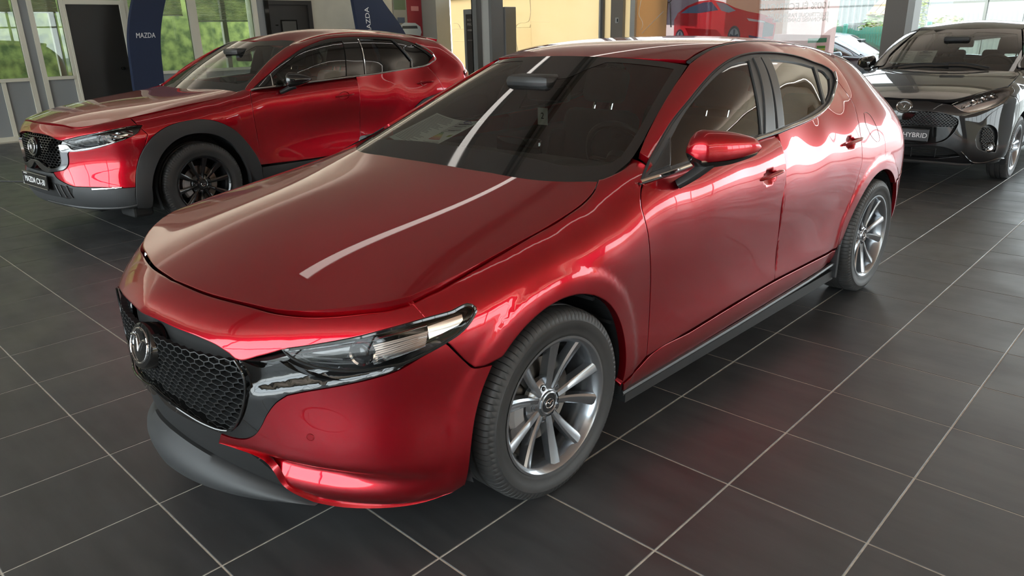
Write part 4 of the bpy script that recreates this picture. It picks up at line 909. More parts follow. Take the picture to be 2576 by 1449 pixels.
    panel('tailgate', B, TG, sym([[(0, 3.0, 1.475), (.25, 2.99, 1.468), (.485, 2.95, 1.428)], [(.485, 2.95, 1.428), he[0]], he, [(.82, 3.28, .85), (.4, 3.40, .80), (0, 3.46, .80)]]), RED, car, mirror=False, h=.05, gap=.002, lip=.02)
    panel('rear_glass', B, TG, sym([[(0, 3.2, 1.34), (.48, 3.13, 1.29)], [(.48, 3.13, 1.29), (.58, 3.27, 1.08)], [(.58, 3.27, 1.08), (0, 3.40, 1.04)]]), FRIT, car, mirror=False, h=.06, off=.004, lip=.004)
    panel('rear_bumper', B, Cyl(2.3, 1), sym([[(0, 3.46, .80), (.4, 3.40, .80), (.82, 3.28, .85)], [(.82, 3.28, .85), (.84, 3.26, .70), (.886, 3.10, .62)], [(.886, 3.10, .62), (.88, 3.16, .42)], [(.88, 3.16, .42), (.6, 3.38, .32), (0, 3.42, .32)]]), RED, car, mirror=False, h=.05, gap=.002, lip=.02)
    V2 = []
    for u in np.linspace(-1, 1, 25): x = .50*u; y = 2.97-.03*u*u; z = 1.480-.045*u*u; V2 += [(x, y, z), (x*.99, y+.20-.03*u*u, z-.018), (x*.985, y+.185-.03*u*u, z-.050), (x, y+.02, z-.035)]
    b = MB(); b.add(V2, [(i*4+j, i*4+(j+1) % 4, (i+1)*4+(j+1) % 4, (i+1)*4+j) for i in range(24) for j in range(4)]+[(3, 2, 1, 0), (96, 97, 98, 99)]); b.build('roof_spoiler', RED, car)
    for sg in (1, -1):
        b = MB(); V2 = []
        for i in range(9):
            for j, dz in enumerate((-.035, 0, .035)): t = i/8; p_, n_ = B.near((.80-.14*t, 3.16+.16*t, 1.04+dz)); p_ = p_+n_*(.012 if j == 1 else .002); V2.append((p_[0]*sg, p_[1], p_[2]))
        b.add(V2, [(i*3+j, i*3+j+1, (i+1)*3+j+1, (i+1)*3+j) for i in range(8) for j in range(2)]); b.build('tail_lamp', REDL, car, True)
    # windscreen
    wsb = [(0, .33, 1.0), (.3, .34, 1.0), (.62, .40, 1.0), (.75, .47, 1.02)]; wss = [(.75, .47, 1.02), (.745, .54, 1.065), (.728, .60, 1.10), (.685, .72, 1.17), (.64, .892, 1.295), (.59, 1.14, 1.41), (.572, 1.20, 1.43)]; wst = [(.572, 1.20, 1.43), (.45, 1.17, 1.444), (.25, 1.135, 1.449), (0, 1.118, 1.449)]
    fin = sym([[(0, .53, 1.12), (.3, .535, 1.118), (.60, .575, 1.09)], [(.60, .575, 1.09), (.66, .62, 1.12), (.665, .69, 1.16)], [(.665, .69, 1.16), (.60, .90, 1.29), (.545, 1.11, 1.395)], [(.545, 1.11, 1.395), (.3, 1.06, 1.41), (.18, 1.04, 1.41)], [(.18, 1.04, 1.41), (.12, .92, 1.345), (0, .915, 1.345)]])
    panel('windscreen', B, SCR, sym([wsb, wss, wst]), SCREEN_G, car, mirror=False, h=.05, off=-.004, lip=0, gap=0, deform=on_sheet(CX_SCREENZ)); panel('windscreen_border', B, SCR, sym([wsb, wss, wst]), FRIT, car, mirror=False, h=.03, off=-.0028, lip=0, gap=0, holes=[fin], deform=on_sheet(CX_SCREENZ))
    mirror_shell(car, (.90, .83, 1.115), (1.045, 1.02, 1.125), .072, .075, GLOSSB, [(.872, .80, 1.02), (.895, .83, 1.035), (.93, .86, 1.055), (.96, .90, 1.07)])
    both('sail_panel', cut(B, OBL, [[(.805, .58, 1.062), (.79, .76, 1.165)], [(.79, .76, 1.165), (.85, .74, 1.075)], [(.85, .74, 1.075), (.805, .58, 1.062)]], h=.05, gap=.002, lip=.005, off=.004), GLOSSB, car)
    for sg in (1, -1): tube_on(B, [(.856, .742, 1.078), (.80, .77, 1.165)], .005, CHROME, 'sail_edge', car, .006, sg)
    liners(car, .885, .345, .405, (0, 2.655), .58)
    for y in (-.01, 2.655):
        make_wheel('wheel', car, (.780, y, .343), 0, .343, .232, .215, 'black10', alloy=BALLOY); make_wheel('wheel', car, (-.780, y, .343), 0, .343, .232, .215, 'black10', True, alloy=BALLOY)
    b = MB(); b.rbox((-.55, -.75, .2), (.55, .42, .78), .05); b.rbox((-.80, .45, .2), (.80, 2.2, .34), .03); b.rbox((-.55, 2.2, .25), (.55, 3.2, .5), .05); b.rbox((.60, -.60, .17), (.84, -.44, .26), .02); b.rbox((-.84, -.60, .17), (-.60, -.44, .26), .02); b.build('underbody', DARK, car)
    cabin(car, dict(x=.72, floor=.34, y0=.55, y1=2.9, belt=1.05, seat_y=1.60, seat_x=.36, seat_z=.60, dash_y=.86, dash_z=1.0, screen_y=.56, roof=1.45))
    V, F, N = cut(B, Dir(0, 0, 1), sym([[(0, 1.2, 1.45), (.54, 1.28, 1.44)], [(.54, 1.28, 1.44), (.52, 1.8, 1.5), (.50, 2.4, 1.48), (.46, 2.9, 1.42)], [(.46, 2.9, 1.42), (0, 2.95, 1.47)]]), h=.08, off=-.035, lip=0, gap=0); mesh_obj('headliner', V, [f[::-1] for f in F], HEADL, car, True)
    return car

# ---------------------------------------------------------------- the red hatchback in front
OUTL = {
 'hl_top': [[0.867,-0.328,0.757],[0.862,-0.332,0.763],[0.845,-0.404,0.759],[0.823,-0.466,0.754],[0.778,-0.549,0.739],[0.723,-0.619,0.72],[0.644,-0.693,0.7],[0.566,-0.754,0.683]],
 'hl_low': [[0.566,-0.754,0.683],[0.592,-0.744,0.665],[0.629,-0.721,0.648],[0.676,-0.684,0.636],[0.731,-0.634,0.632],[0.775,-0.588,0.639],[0.814,-0.538,0.648],[0.837,-0.498,0.664],[0.861,-0.437,0.687],[0.873,-0.381,0.71],[0.873,-0.346,0.734],[0.87,-0.329,0.75]],
 'nose_low': [[0.566,-0.754,0.683],[0.513,-0.795,0.662],[0.448,-0.836,0.646],[0.425,-0.842,0.659],[0.381,-0.853,0.673],[0.31,-0.871,0.683],[0.199,-0.891,0.688],[0.113,-0.902,0.691],[0.016,-0.912,0.688]],
 'wing_low': [[0.862,-0.435,0.684],[0.837,-0.499,0.659],[0.8,-0.556,0.626],[0.751,-0.613,0.605],[0.688,-0.673,0.586],[0.615,-0.734,0.567],[0.574,-0.764,0.554],[0.545,-0.783,0.53],[0.514,-0.8,0.489],[0.486,-0.812,0.442],[0.46,-0.821,0.411],[0.426,-0.833,0.39],[0.384,-0.848,0.381],[0.331,-0.865,0.382],[0.24,-0.889,0.386],[0.147,-0.904,0.387],[0.035,-0.915,0.413]],
 'grille_edge': [[0.448,-0.836,0.646],[0.467,-0.831,0.621],[0.474,-0.828,0.587],[0.468,-0.83,0.549],[0.45,-0.835,0.501],[0.418,-0.842,0.448],[0.387,-0.85,0.414],[0.347,-0.863,0.403],[0.283,-0.881,0.405],[0.196,-0.901,0.418],[0.112,-0.912,0.43],[0.058,-0.918,0.447]],
 'fs_seam': [[0.772,-0.472,0.795],[0.783,-0.471,0.789],[0.821,-0.467,0.756]],
 'fb_seam': [[0.862,-0.435,0.686],[0.873,-0.407,0.647],[0.879,-0.381,0.614],[0.883,-0.36,0.592],[0.89,-0.333,0.588],[0.897,-0.298,0.584]],
 'bump_arch': [[0.897,-0.298,0.584],[0.892,-0.332,0.522],[0.888,-0.36,0.45],[0.887,-0.382,0.356],[0.874,-0.389,0.261],[0.849,-0.384,0.203]],
 'bump_bot': [[0.849,-0.384,0.203],[0.797,-0.417,0.156],[0.77,-0.501,0.163],None,None,None,None,[0.52,-0.691,0.138]],
 'bump_in': [[0.52,-0.691,0.138],[0.494,-0.764,0.211],[0.464,-0.8,0.271],[0.414,-0.829,0.316],[0.368,-0.847,0.335],[0.307,-0.867,0.343],[0.233,-0.886,0.351],[0.144,-0.901,0.36],[0.14,-0.904,0.386]],
 'lip_top': [[0.539,-0.707,0.161],[0.494,-0.764,0.211],[0.42,-0.802,0.229],[0.382,-0.823,0.246],[0.279,-0.864,0.28],[0.195,-0.884,0.295],[0.081,-0.899,0.304],[-0.058,-0.902,0.314]],
 'lip_bot': [[0.511,-0.695,0.137],None,None,None,None,None,None,None],
 'door_f': [[0.827,0.501,0.966],[0.85,0.468,0.939],[0.871,0.447,0.904],[0.886,0.449,0.864],[0.894,0.463,0.807],[0.891,0.484,0.73],[0.88,0.51,0.633],[0.868,0.53,0.503],[0.864,0.527,0.316]],
 'door_fb': [[0.864,0.527,0.316],[0.862,0.847,0.327],[0.861,1.22,0.341],[0.86,1.576,0.35]],
 'door_m': [[0.859,1.578,0.349],[0.858,1.578,0.474],[0.874,1.546,0.634],[0.884,1.522,0.767],[0.879,1.534,0.854],[0.86,1.53,0.94],[0.832,1.524,1.028]],
 'belt': [[0.835,0.489,0.969],[0.85,0.6,0.978],[0.851,0.765,0.987],[0.847,0.97,0.999],[0.843,1.163,1.012],[0.835,1.35,1.024],[0.831,1.525,1.029],[0.826,1.645,1.037],[0.816,1.789,1.043],[0.811,1.92,1.054],[0.797,2.08,1.076],[0.778,2.199,1.104],[0.745,2.312,1.151]],
 'win_top': [[0.835,0.489,0.969],[0.805,0.569,1.017],[0.768,0.695,1.078],[0.736,0.821,1.139],[0.71,0.985,1.21],[0.687,1.12,1.265],[0.662,1.286,1.32],[0.643,1.461,1.353],[0.635,1.611,1.363],[0.632,1.752,1.361],[0.628,1.937,1.349],[0.628,2.138,1.325],[0.638,2.281,1.295],[0.648,2.381,1.273],[0.67,2.438,1.243],[0.696,2.425,1.208],[0.745,2.312,1.151]],
 'glass_f': [[0.837,0.674,1.007],[0.776,0.76,1.093],[0.734,0.917,1.173],[0.706,1.091,1.245],[0.683,1.252,1.3],[0.668,1.397,1.33],[0.667,1.533,1.338],[0.711,1.483,1.291],[0.828,1.385,1.044],[0.831,1.316,1.04],[0.84,0.978,1.02]],
 'sail': [[0.827,0.545,0.993],[0.77,0.762,1.098],[0.837,0.672,1.007]],
 'pil_f': [[0.659,1.572,1.345],[0.658,1.64,1.344],[0.825,1.508,1.048],[0.828,1.407,1.042]],
 'pil_r': [[0.658,1.648,1.343],[0.659,1.73,1.339],[0.821,1.603,1.055],[0.824,1.532,1.05]],
 'glass_r': [[0.662,1.74,1.335],[0.658,1.879,1.324],[0.653,2.087,1.303],[0.656,2.25,1.277],[0.723,2.185,1.19],[0.776,2.135,1.109],[0.797,1.943,1.081],[0.807,1.8,1.065],[0.821,1.612,1.056]],
 'glass_q': [[0.659,2.282,1.268],[0.671,2.354,1.245],[0.694,2.373,1.213],[0.736,2.289,1.164],[0.773,2.16,1.113],[0.722,2.208,1.19]],
 'door_r': [[0.745,2.312,1.151],[0.7,2.422,1.202]],
 'door_rr': [[0.7,2.439,1.203],[0.748,2.462,1.139],[0.786,2.477,1.085],[0.834,2.443,1.005],[0.866,2.423,0.925],[0.884,2.425,0.84],[0.889,2.425,0.785],[0.89,2.407,0.75],[0.886,2.375,0.653],[0.877,2.344,0.546],[0.869,2.31,0.454],[0.859,2.302,0.353],[0.85,2.306,0.31]],
 'door_rb': [[0.859,1.578,0.349],[0.86,1.889,0.345],[0.85,2.306,0.31]],
 'sill_bot': [[0.874,0.325,0.256],[0.851,0.59,0.235],[0.849,0.856,0.235],[0.84,1.263,0.223],[0.834,1.655,0.216],[0.831,2.035,0.217],[0.85,2.212,0.279],[0.841,2.337,0.286]],
 'ws_side': [[0.721,0.412,0.999],[0.75,0.459,1.008],[0.759,0.508,1.022],[0.746,0.566,1.046],[0.688,0.764,1.14],[0.625,0.986,1.246],[0.579,1.192,1.338]],
 'ws_top': [[0.579,1.192,1.338],[0.444,1.138,1.35],[0.28,1.109,1.357],[0.115,1.095,1.36],[-0.024,1.094,1.361]],
 'frit_in': [[0.574,0.394,1.022],[0.647,0.438,1.028],[0.695,0.489,1.036],[0.707,0.548,1.053],[0.685,0.643,1.094],[0.62,0.86,1.199],[0.566,1.046,1.286],[0.546,1.119,1.321],[0.385,1.079,1.337],[0.202,1.042,1.34],[0.035,1.025,1.338]],
 'fuel': [[0.818,2.562,1.026],[0.816,2.607,1.026],[0.825,2.646,1.006],[0.845,2.669,0.965],[0.867,2.682,0.912],[0.877,2.683,0.876],[0.879,2.658,0.869],[0.874,2.611,0.884],[0.862,2.56,0.925],[0.844,2.536,0.974]],
 'ap_seam': [[0.699,0.627,1.032],[0.729,0.623,1.026],[0.763,0.607,1.014],[0.78,0.6,1.007]],
 'ditch': [[0.579,1.192,1.338],[0.57,1.282,1.363],[0.52,1.455,1.403],[0.478,1.631,1.423],[0.456,1.81,1.429]],
 'CX': {"hood_f":[[-0.075,-0.824,0.879],[0.125,-0.826,0.875],[0.358,-0.799,0.868],[0.547,-0.767,0.859],[0.626,-0.714,0.872],[0.691,-0.623,0.895],[0.743,-0.528,0.909],[0.772,-0.463,0.916]],"nose_low":[[0.451,-0.859,0.772],[0.402,-0.87,0.775],[0.312,-0.879,0.792],[0.157,-0.889,0.804],[0.023,-0.895,0.804],[-0.151,-0.891,0.8]],"hl_top":[[0.854,-0.417,0.866],[0.815,-0.53,0.862],[0.766,-0.626,0.846],[0.696,-0.713,0.826],[0.597,-0.79,0.805],[0.513,-0.836,0.784],[0.451,-0.859,0.772]],"hl_low":[[0.451,-0.859,0.772],[0.515,-0.843,0.753],[0.573,-0.817,0.735],[0.647,-0.767,0.719],[0.719,-0.707,0.717],[0.773,-0.651,0.733],[0.818,-0.59,0.756],[0.846,-0.536,0.779],[0.864,-0.476,0.809],[0.858,-0.418,0.862]],"seam1":[[0.772,-0.463,0.916],[0.842,-0.451,0.869]],"seam2":[[0.863,-0.438,0.843],[0.884,-0.407,0.796]],"wing":[[0.42,-0.876,0.738],[0.434,-0.875,0.7],[0.51,-0.847,0.691],[0.614,-0.789,0.698],[0.695,-0.728,0.714],[0.754,-0.673,0.733],[0.803,-0.614,0.754],[0.84,-0.547,0.778]],"wing_in":[[0.436,-0.871,0.741],[0.513,-0.845,0.736],[0.534,-0.837,0.711],[0.619,-0.787,0.713],[0.699,-0.727,0.728],[0.756,-0.672,0.742]],"gr_out":[[0.496,-0.852,0.674],[0.487,-0.853,0.626],[0.468,-0.861,0.582],[0.433,-0.876,0.553],[0.372,-0.894,0.538],[0.286,-0.911,0.524],[0.182,-0.922,0.512],[0.084,-0.927,0.539],[0.007,-0.929,0.586]],"gr_in":[[0.448,-0.861,0.767],[0.423,-0.875,0.734],[0.422,-0.879,0.68],[0.415,-0.879,0.624],[0.398,-0.884,0.587],[0.354,-0.897,0.565],[0.281,-0.91,0.553],[0.19,-0.921,0.564],[0.094,-0.926,0.593],[0.036,-0.927,0.637]],"bl_top":[[0.519,-0.867,0.428],[0.64,-0.808,0.428],[0.738,-0.735,0.425],[0.838,-0.625,0.413],[0.872,-0.562,0.413]],"drl":[[0.665,-0.793,0.42],[0.827,-0.638,0.424],[0.825,-0.643,0.415],[0.666,-0.794,0.407]],"clad_out":[[0.872,-0.562,0.413],[0.863,-0.541,0.497],[0.859,-0.514,0.573],[0.867,-0.485,0.641],[0.88,-0.448,0.7],[0.892,-0.377,0.772],[0.894,-0.314,0.811],[0.893,-0.252,0.837],[0.892,-0.121,0.862],[0.893,0.035,0.865],[0.902,0.176,0.828],[0.899,0.305,0.749],[0.891,0.415,0.618],[0.889,0.472,0.522],[0.888,0.504,0.436]],"clad_in":[[0.902,-0.455,0.398],[0.9,-0.436,0.46],[0.896,-0.409,0.52],[0.896,-0.374,0.58],[0.898,-0.331,0.639],[0.903,-0.237,0.716],[0.905,-0.147,0.752],[0.902,-0.023,0.763],[0.899,0.117,0.736],[0.89,0.248,0.656],[0.882,0.33,0.54],[0.871,0.381,0.417]],"door_f":[[0.803,0.558,1.05],[0.843,0.525,1.016],[0.878,0.508,0.966],[0.895,0.497,0.892],[0.896,0.499,0.817],[0.892,0.506,0.729],[0.889,0.513,0.64],[0.888,0.506,0.441]],"door_m":[[0.842,1.659,1.11],[0.858,1.659,1.053],[0.883,1.651,0.947],[0.884,1.643,0.826],[0.862,1.641,0.629],[0.87,1.628,0.518]],"belt":[[0.813,0.552,1.051],[0.857,0.705,1.069],[0.856,0.901,1.078],[0.852,1.122,1.086],[0.847,1.37,1.096],[0.843,1.654,1.107],[0.829,1.963,1.118],[0.801,2.332,1.139],[0.787,2.528,1.149],[0.781,2.646,1.163],[0.761,2.763,1.197],[0.742,2.826,1.224],[0.725,2.822,1.254]],"win_top":[[0.813,0.552,1.051],[0.795,0.663,1.118],[0.786,0.781,1.187],[0.764,0.895,1.252],[0.744,1.009,1.304],[0.721,1.126,1.356],[0.698,1.259,1.4],[0.677,1.393,1.434],[0.667,1.505,1.454],[0.662,1.661,1.465],[0.657,1.82,1.467],[0.654,1.983,1.464],[0.649,2.152,1.458],[0.649,2.304,1.445],[0.648,2.444,1.427],[0.66,2.611,1.385],[0.694,2.724,1.323],[0.725,2.822,1.254]],"glass_f":[[0.856,0.745,1.077],[0.818,0.781,1.155],[0.795,0.883,1.22],[0.765,1.005,1.286],[0.744,1.121,1.337],[0.728,1.278,1.385],[0.719,1.433,1.415],[0.711,1.642,1.431],[0.841,1.557,1.118],[0.851,1.124,1.092],[0.855,0.903,1.082]],"glass_r":[[0.693,1.852,1.441],[0.681,2.039,1.441],[0.675,2.28,1.428],[0.738,2.354,1.328],[0.762,2.449,1.236],[0.792,2.422,1.147],[0.827,1.966,1.126],[0.833,1.785,1.124]],"glass_q":[[0.675,2.578,1.373],[0.709,2.707,1.298],[0.741,2.795,1.229],[0.775,2.652,1.173],[0.79,2.452,1.15],[0.764,2.473,1.222],[0.727,2.4,1.339]],"door_r":[[0.782,2.644,1.16],[0.837,2.7,1.082],[0.876,2.75,0.987],[0.893,2.783,0.878]],"ws_near":[[0.727,0.522,1.061],[0.674,0.641,1.144],[0.638,0.779,1.234],[0.588,0.926,1.316],[0.583,1.059,1.378],[0.459,1.289,1.43]],"handle_f":[[0.895,1.463,0.943]],"handle_r":[[0.862,2.536,0.993]]},
 'M2': {"hl_top":[[0.38,-0.74,0.753],[0.44,-0.688,0.789],[0.489,-0.632,0.819],[0.592,-0.482,0.865],[0.672,-0.376,0.884],[0.748,-0.238,0.892]],"hl_low":[[0.748,-0.238,0.892],[0.768,-0.251,0.872],[0.766,-0.345,0.82],[0.745,-0.419,0.782],[0.716,-0.482,0.749],[0.677,-0.547,0.723],[0.604,-0.632,0.702],[0.525,-0.697,0.688],[0.49,-0.716,0.696],[0.38,-0.74,0.753]],"gr":[[0.002,-0.821,0.682],[0.119,-0.815,0.69],[0.258,-0.801,0.685],[0.353,-0.78,0.673],[0.42,-0.759,0.65],[0.463,-0.744,0.619],[0.47,-0.743,0.587]],"gr_low":[[0.47,-0.743,0.587],[0.458,-0.753,0.528],[0.423,-0.769,0.464],[0.383,-0.782,0.422],[0.32,-0.797,0.4],[0.205,-0.813,0.381],[0.052,-0.817,0.366]],"gr_mid":[[0.467,-0.744,0.593],[0.448,-0.755,0.562],[0.278,-0.806,0.556],[0.027,-0.825,0.55]],"fog":[[0.615,-0.67,0.444],[0.62,-0.659,0.497],[0.646,-0.625,0.555],[0.673,-0.59,0.574],[0.713,-0.54,0.558],[0.741,-0.507,0.522],[0.756,-0.499,0.468],[0.763,-0.509,0.394],[0.763,-0.513,0.318],[0.705,-0.59,0.328],[0.641,-0.653,0.363]],"fog_in":[[0.653,-0.639,0.444],[0.65,-0.63,0.507],[0.663,-0.608,0.549],[0.701,-0.562,0.544],[0.725,-0.536,0.513],[0.743,-0.527,0.449],[0.759,-0.52,0.329],[0.689,-0.608,0.334]],"lamp":[[0.72,-0.575,0.365]],"low":[[0.055,-0.814,0.337],[0.4,-0.774,0.362],[0.448,-0.757,0.348],[0.528,-0.71,0.286],[0.354,-0.763,0.254],[0.062,-0.79,0.241]],"lip":[[0.061,-0.772,0.209],[0.316,-0.753,0.218],[0.502,-0.687,0.213],[0.624,-0.604,0.204]],"edge":[[0.526,-0.721,0.328],[0.623,-0.623,0.225],[0.712,-0.541,0.228],[0.777,-0.462,0.257]],"hood_f":[[-0.022,-0.784,0.771],[0.092,-0.769,0.783],[0.232,-0.759,0.778],[0.378,-0.736,0.761]],"badge":[[-0.011,-0.813,0.719]],"hood_s":[[0.729,-0.287,0.889],[0.719,0.024,0.945],[0.687,0.193,0.98],[0.64,0.346,1.004]],"ws_in":[[0.608,0.47,1.055],[0.618,0.528,1.087],[0.583,0.68,1.184],[0.523,0.898,1.306],[0.47,0.993,1.358]],"ws_near":[[0.669,0.401,1.008],[0.655,0.544,1.086],[0.619,0.693,1.184],[0.552,0.908,1.306],[0.487,1.056,1.381]],"ws_top":[[0.487,1.056,1.381],[0.239,1.032,1.403],[-0.035,0.999,1.405]]},
}
def arc_pts(yc, zc, r, a0, a1, n=14, x=.89):
    return [(x, yc+r*math.cos(math.radians(a)), zc+r*math.sin(math.radians(a))) for a in np.linspace(a0, a1, n)]
def build_hatch():
    O = {k: [tuple(q) for q in v if q is not None] for k, v in OUTL.items()}
    ka = control_points(M3_FRONT+M3_SIDE+M3_TAIL+M3_BELLY)+M3_HOOD; kb = control_points(M3_CABIN+M3_SIDE+M3_TAIL+M3_BELLY)+M3_SCREEN+M3_ROOF
    A = Clay(ka, -.1, 2.75, .52, lam=M3_LAM[0], post=m3_post); B = Clay(kb, .2, 2.75, .52, lam=M3_LAM[1], post=m3_post)
    car = empty('car', (M3_POSE[0], M3_POSE[1], 0), M3_POSE[2], 'metallic red hatchback with grey alloy wheels, nearest car, filling the middle of the showroom floor', 'car')
    SIDE = Dir(1, 0, .12); OBL = Dir(1, 0, .75); TOP = Dir(0, -.12, 1); NOSE = Cyl(.1); SCR = Dir(0, -.55, .83)
    snap = lambda cl, pts: [tuple(cl.near(q)[0]) for q in catmull(pts, .03)]
    # bonnet
    gap_f = [(0, -.803, .767), (.2, -.787, .764), (.4, -.746, .765), (.5, -.722, .766), (.62, -.664, .774), (.7, -.600, .786), (.755, -.545, .796), (.79, -.49, .806)]
    gap_s = [(.79, -.485, .808), (.803, -.40, .826), (.805, -.25, .85), (.80, -.09, .876), (.79, .141, .913), (.775, .259, .935), (.755, .335, .96), (.725, .395, .985)]
    cowl = [(.725, .398, .985), (.62, .335, .978), (.45, .285, .98), (.25, .262, .983), (0, .255, .985)]
    gap_f = snap(A, gap_f); gap_s = snap(A, gap_s)
    gap_s[0] = gap_f[-1]
    hgf = [(x, y+.006*(1-(x/.8)**4), z) for x, y, z in gap_f]
    panel('bonnet', A, TOP, sym([hgf, gap_s, cowl]), RED, car, mirror=False, h=.022, gap=.003, lip=.03, deform=on_sheet(HOOD_Z))
    # nose above the grille
    nose_low = O['nose_low'][:-1]+[(0, -.914, .690)]
    panel('nose_panel', A, NOSE, sym([nose_low[::-1][0:1]+nose_low[::-1][1:6], nose_low[::-1][5:], O['hl_top'][::-1][:6]+[(.829, -.471, .759)], [(.829, -.471, .759), (.797, -.482, .795), (.79, -.487, .806)], gap_f[::-1]]), RED, car, mirror=False, h=.018, gap=.002, lip=.02)
    # front wings
    arch = arc_pts(0, .325, .372, 135, -12, 26)
    arch_f = [p_ for p_ in O['fb_seam'][::-1]]
    fen = [gap_s, [(.725, .395, .985), (.746, .44, .998), (.753, .50, 1.012), (.749, .555, 1.030), (.735, .598, 1.045)], [(.735, .598, 1.045), (.765, .602, 1.02), (.79, .594, 1.005)], [(.79, .594, 1.005), (.815, .545, .99), (.837, .487, .972)],
           O['door_f'][:-1]+[(.863, .529, .318)], [(.863, .529, .318), (.866, .45, .285), (.872, .365, .262)], arc_pts(0, .325, .372, -10, 133, 26), [(.89, -.262, .592), (.887, -.330, .586), (.879, -.356, .589)], [(.879, -.356, .589), (.874, -.377, .611), (.859, -.432, .685)],
           O['hl_low'][8:]+[(.866, -.325, .756)], O['hl_top'][:4], [(.828, -.471, .758), (.797, -.482, .796), (.788, -.485, .804)]]
    panel('front_wing', A, Dir(1, -.15, .35), fen, RED, car, h=.018, gap=.002, lip=.028)
    # front bumper, left and right halves
    wl = O['wing_low']
    bin_ = [(.137, -.903, .384), (.143, -.90, .359), (.232, -.885, .350), (.306, -.866, .342), (.367, -.847, .334), (.413, -.828, .316), (.464, -.80, .271), (.496, -.765, .212), (.545, -.712, .165)]
    bump = [wl[:7], wl[6:14], bin_[3:], [(.545, -.712, .165), (.60, -.665, .150), (.70, -.59, .148), (.78, -.50, .158), (.83, -.44, .180), (.862, -.394, .211)], O['bump_arch'][::-1], O['fb_seam'][::-1]]
    def flick(V, N):
        """The scooped corner of the bumper below a soft crease."""
        V = V.copy()
        for i, (x, y, z) in enumerate(V):
            a = math.atan2(x, -(y-.1)); t = (a-.42)/(1.02-.42)
            zc = .335-.045*t                     # crease height
            if -.2 < t < 1.0 and z < zc+.03:
                wgt = min(1, max(0, (1.0-t)/.55))*min(1, (t+.2)/.3); d = zc-z
                k = math.exp(-((d-.035)/.035)**2)*.040+.010*max(0, min(1, (d+.02)/.05))
                V[i] = V[i]-N[i]*k*wgt
        return V, N
    V, F, N = cut(A, NOSE, bump, h=.012, gap=.0015, lip=.02)
    V, _ = flick(V, N)
    o1 = mesh_obj('front_bumper', V, F, RED, car, True); o1.data.set_sharp_from_angle(angle=math.radians(50))
    o2 = mesh_obj('front_bumper', V*[-1, 1, 1], [f[::-1] for f in F], RED, car, True); o2.data.set_sharp_from_angle(angle=math.radians(50))
    # black signature wing round the grille
    ge = O['grille_edge'][:-1]
    tip = [(.859, -.434, .6835)]
    hl_low = O['hl_low']
    def dish(V, N):
        V = V.copy()
        for i, (x, y, z) in enumerate(V):
            if x < 0: x = -x
            if x > .455: V[i] -= N[i]*.030*min(1, (x-.455)/.05)*max(0, min(1, (.86-x)/.12))*max(0, min(1, (z-(.545+.28*(x-.5)))/.03))
        return V, N
    wingo = [[(0, -.914, .415)]+[(.03, -.913, .400)]+wl[::-1][1:11], wl[::-1][10:], hl_low[8::-1], O['nose_low'][:3], ge+[(0, -.918, .447)]]
    V, F, N = cut(A, NOSE, sym(wingo), h=.014, gap=.001, lip=.03, off=-.003)
    V, _ = dish(V, N); o = mesh_obj('grille_surround', V, F, GLOSSB, car, True); o.data.set_sharp_from_angle(angle=math.radians(40))
    # chrome-dark rim following the grille mouth
    gl = ge+[(0, -.918, .447)]
    gl3 = [A.near(q)[0]+A.near(q)[1]*.004 for q in catmull(gl, .02)]
    b = MB(); b.tube(gl3+[np.array([-q[0], q[1], q[2]]) for q in gl3[::-1][1:]], .004, 8); b.build('grille_rim', GLOSSB, car, True)
    # grille: backing and hexagonal mesh
    top = [(-q[0], q[1], q[2]) for q in O['nose_low'][2:-1]]
    gseg = sym([ge[::-1] and [(0, -.918, .447)]+ge[::-1], [ge[0]]+O['nose_low'][3:-1]+[(0, -.914, .690)]])
    panel('grille_backing', A, NOSE, gseg, DARK, car, mirror=False, h=.03, off=-.065, lip=0)
    gl2 = loop2(NOSE, gseg, .012); b = MB(); cw, ch = .036, .0235
    def gp(u, v, dep):
        o_, d_ = NOSE.ray(u, v); p_, n_ = A.cast(o_, d_)
        if p_ is None: p_, n_ = A.near(o_+d_*3)
        return p_-n_*dep
    done = set()
    for r in range(0, 14):
        for c in range(-17, 18):
            cx = (c+(.5 if r % 2 else 0))*cw; cz = .40+r*ch*.75*1.0
            hx = [(cx-cw/2, cz-ch/4), (cx, cz-ch/2), (cx+cw/2, cz-ch/4), (cx+cw/2, cz+ch/4), (cx, cz+ch/2), (cx-cw/2, cz+ch/4)]
            ins = inside(np.array(hx), gl2)
            for i in range(6):
                a, e = hx[i], hx[(i+1) % 6]
                key = tuple(sorted([(round(a[0]*400), round(a[1]*400)), (round(e[0]*400), round(e[1]*400))]))
                if key in done or not (ins[i] and ins[(i+1) % 6]): continue
                done.add(key)
                p1, p2 = gp(*a, .016), gp(*e, .016); q1, q2 = gp(*a, .036), gp(*e, .036)
                t = np.cross(p2-p1, p1-q1); t = t/np.linalg.norm(t)*.0013
                b.add([p1-t, p2-t, p2+t, p1+t, q1-t, q2-t, q2+t, q1+t], [(0, 1, 2, 3), (0, 4, 5, 1), (3, 2, 6, 7)])
    tag(b.build('grille_mesh', SATINB, car), kind='stuff')
    p_, n_ = A.cast((0, -3, .592), (0, 1, 0))
    Mb = frame_M(p_+n_*.004, (1, 0, 0), (0, .28, 1))
    b = MB(); b.lathe([(-.055, .001), (-.055, .086), (-.012, .086), (-.006, .082), (-.004, .074), (-.004, .0005)], 48, 'z', M=Mb@Matrix.Diagonal((1, .84, 1, 1)))
    e = b.build('badge', GLOSSB, car, True)
    eb = emblem(e, Mb@Matrix.Translation((0, 0, -.006)), .132)
    # chin: dark intake and charcoal splitter
    CH = Cyl(.1)
    itk = [[(0, -.903, .400), (.329, -.864, .382)], bin_[3:], [(.545, -.712, .160), (.48, -.775, .19), (.382, -.823, .225), (.196, -.884, .262), (0, -.90, .275)]]
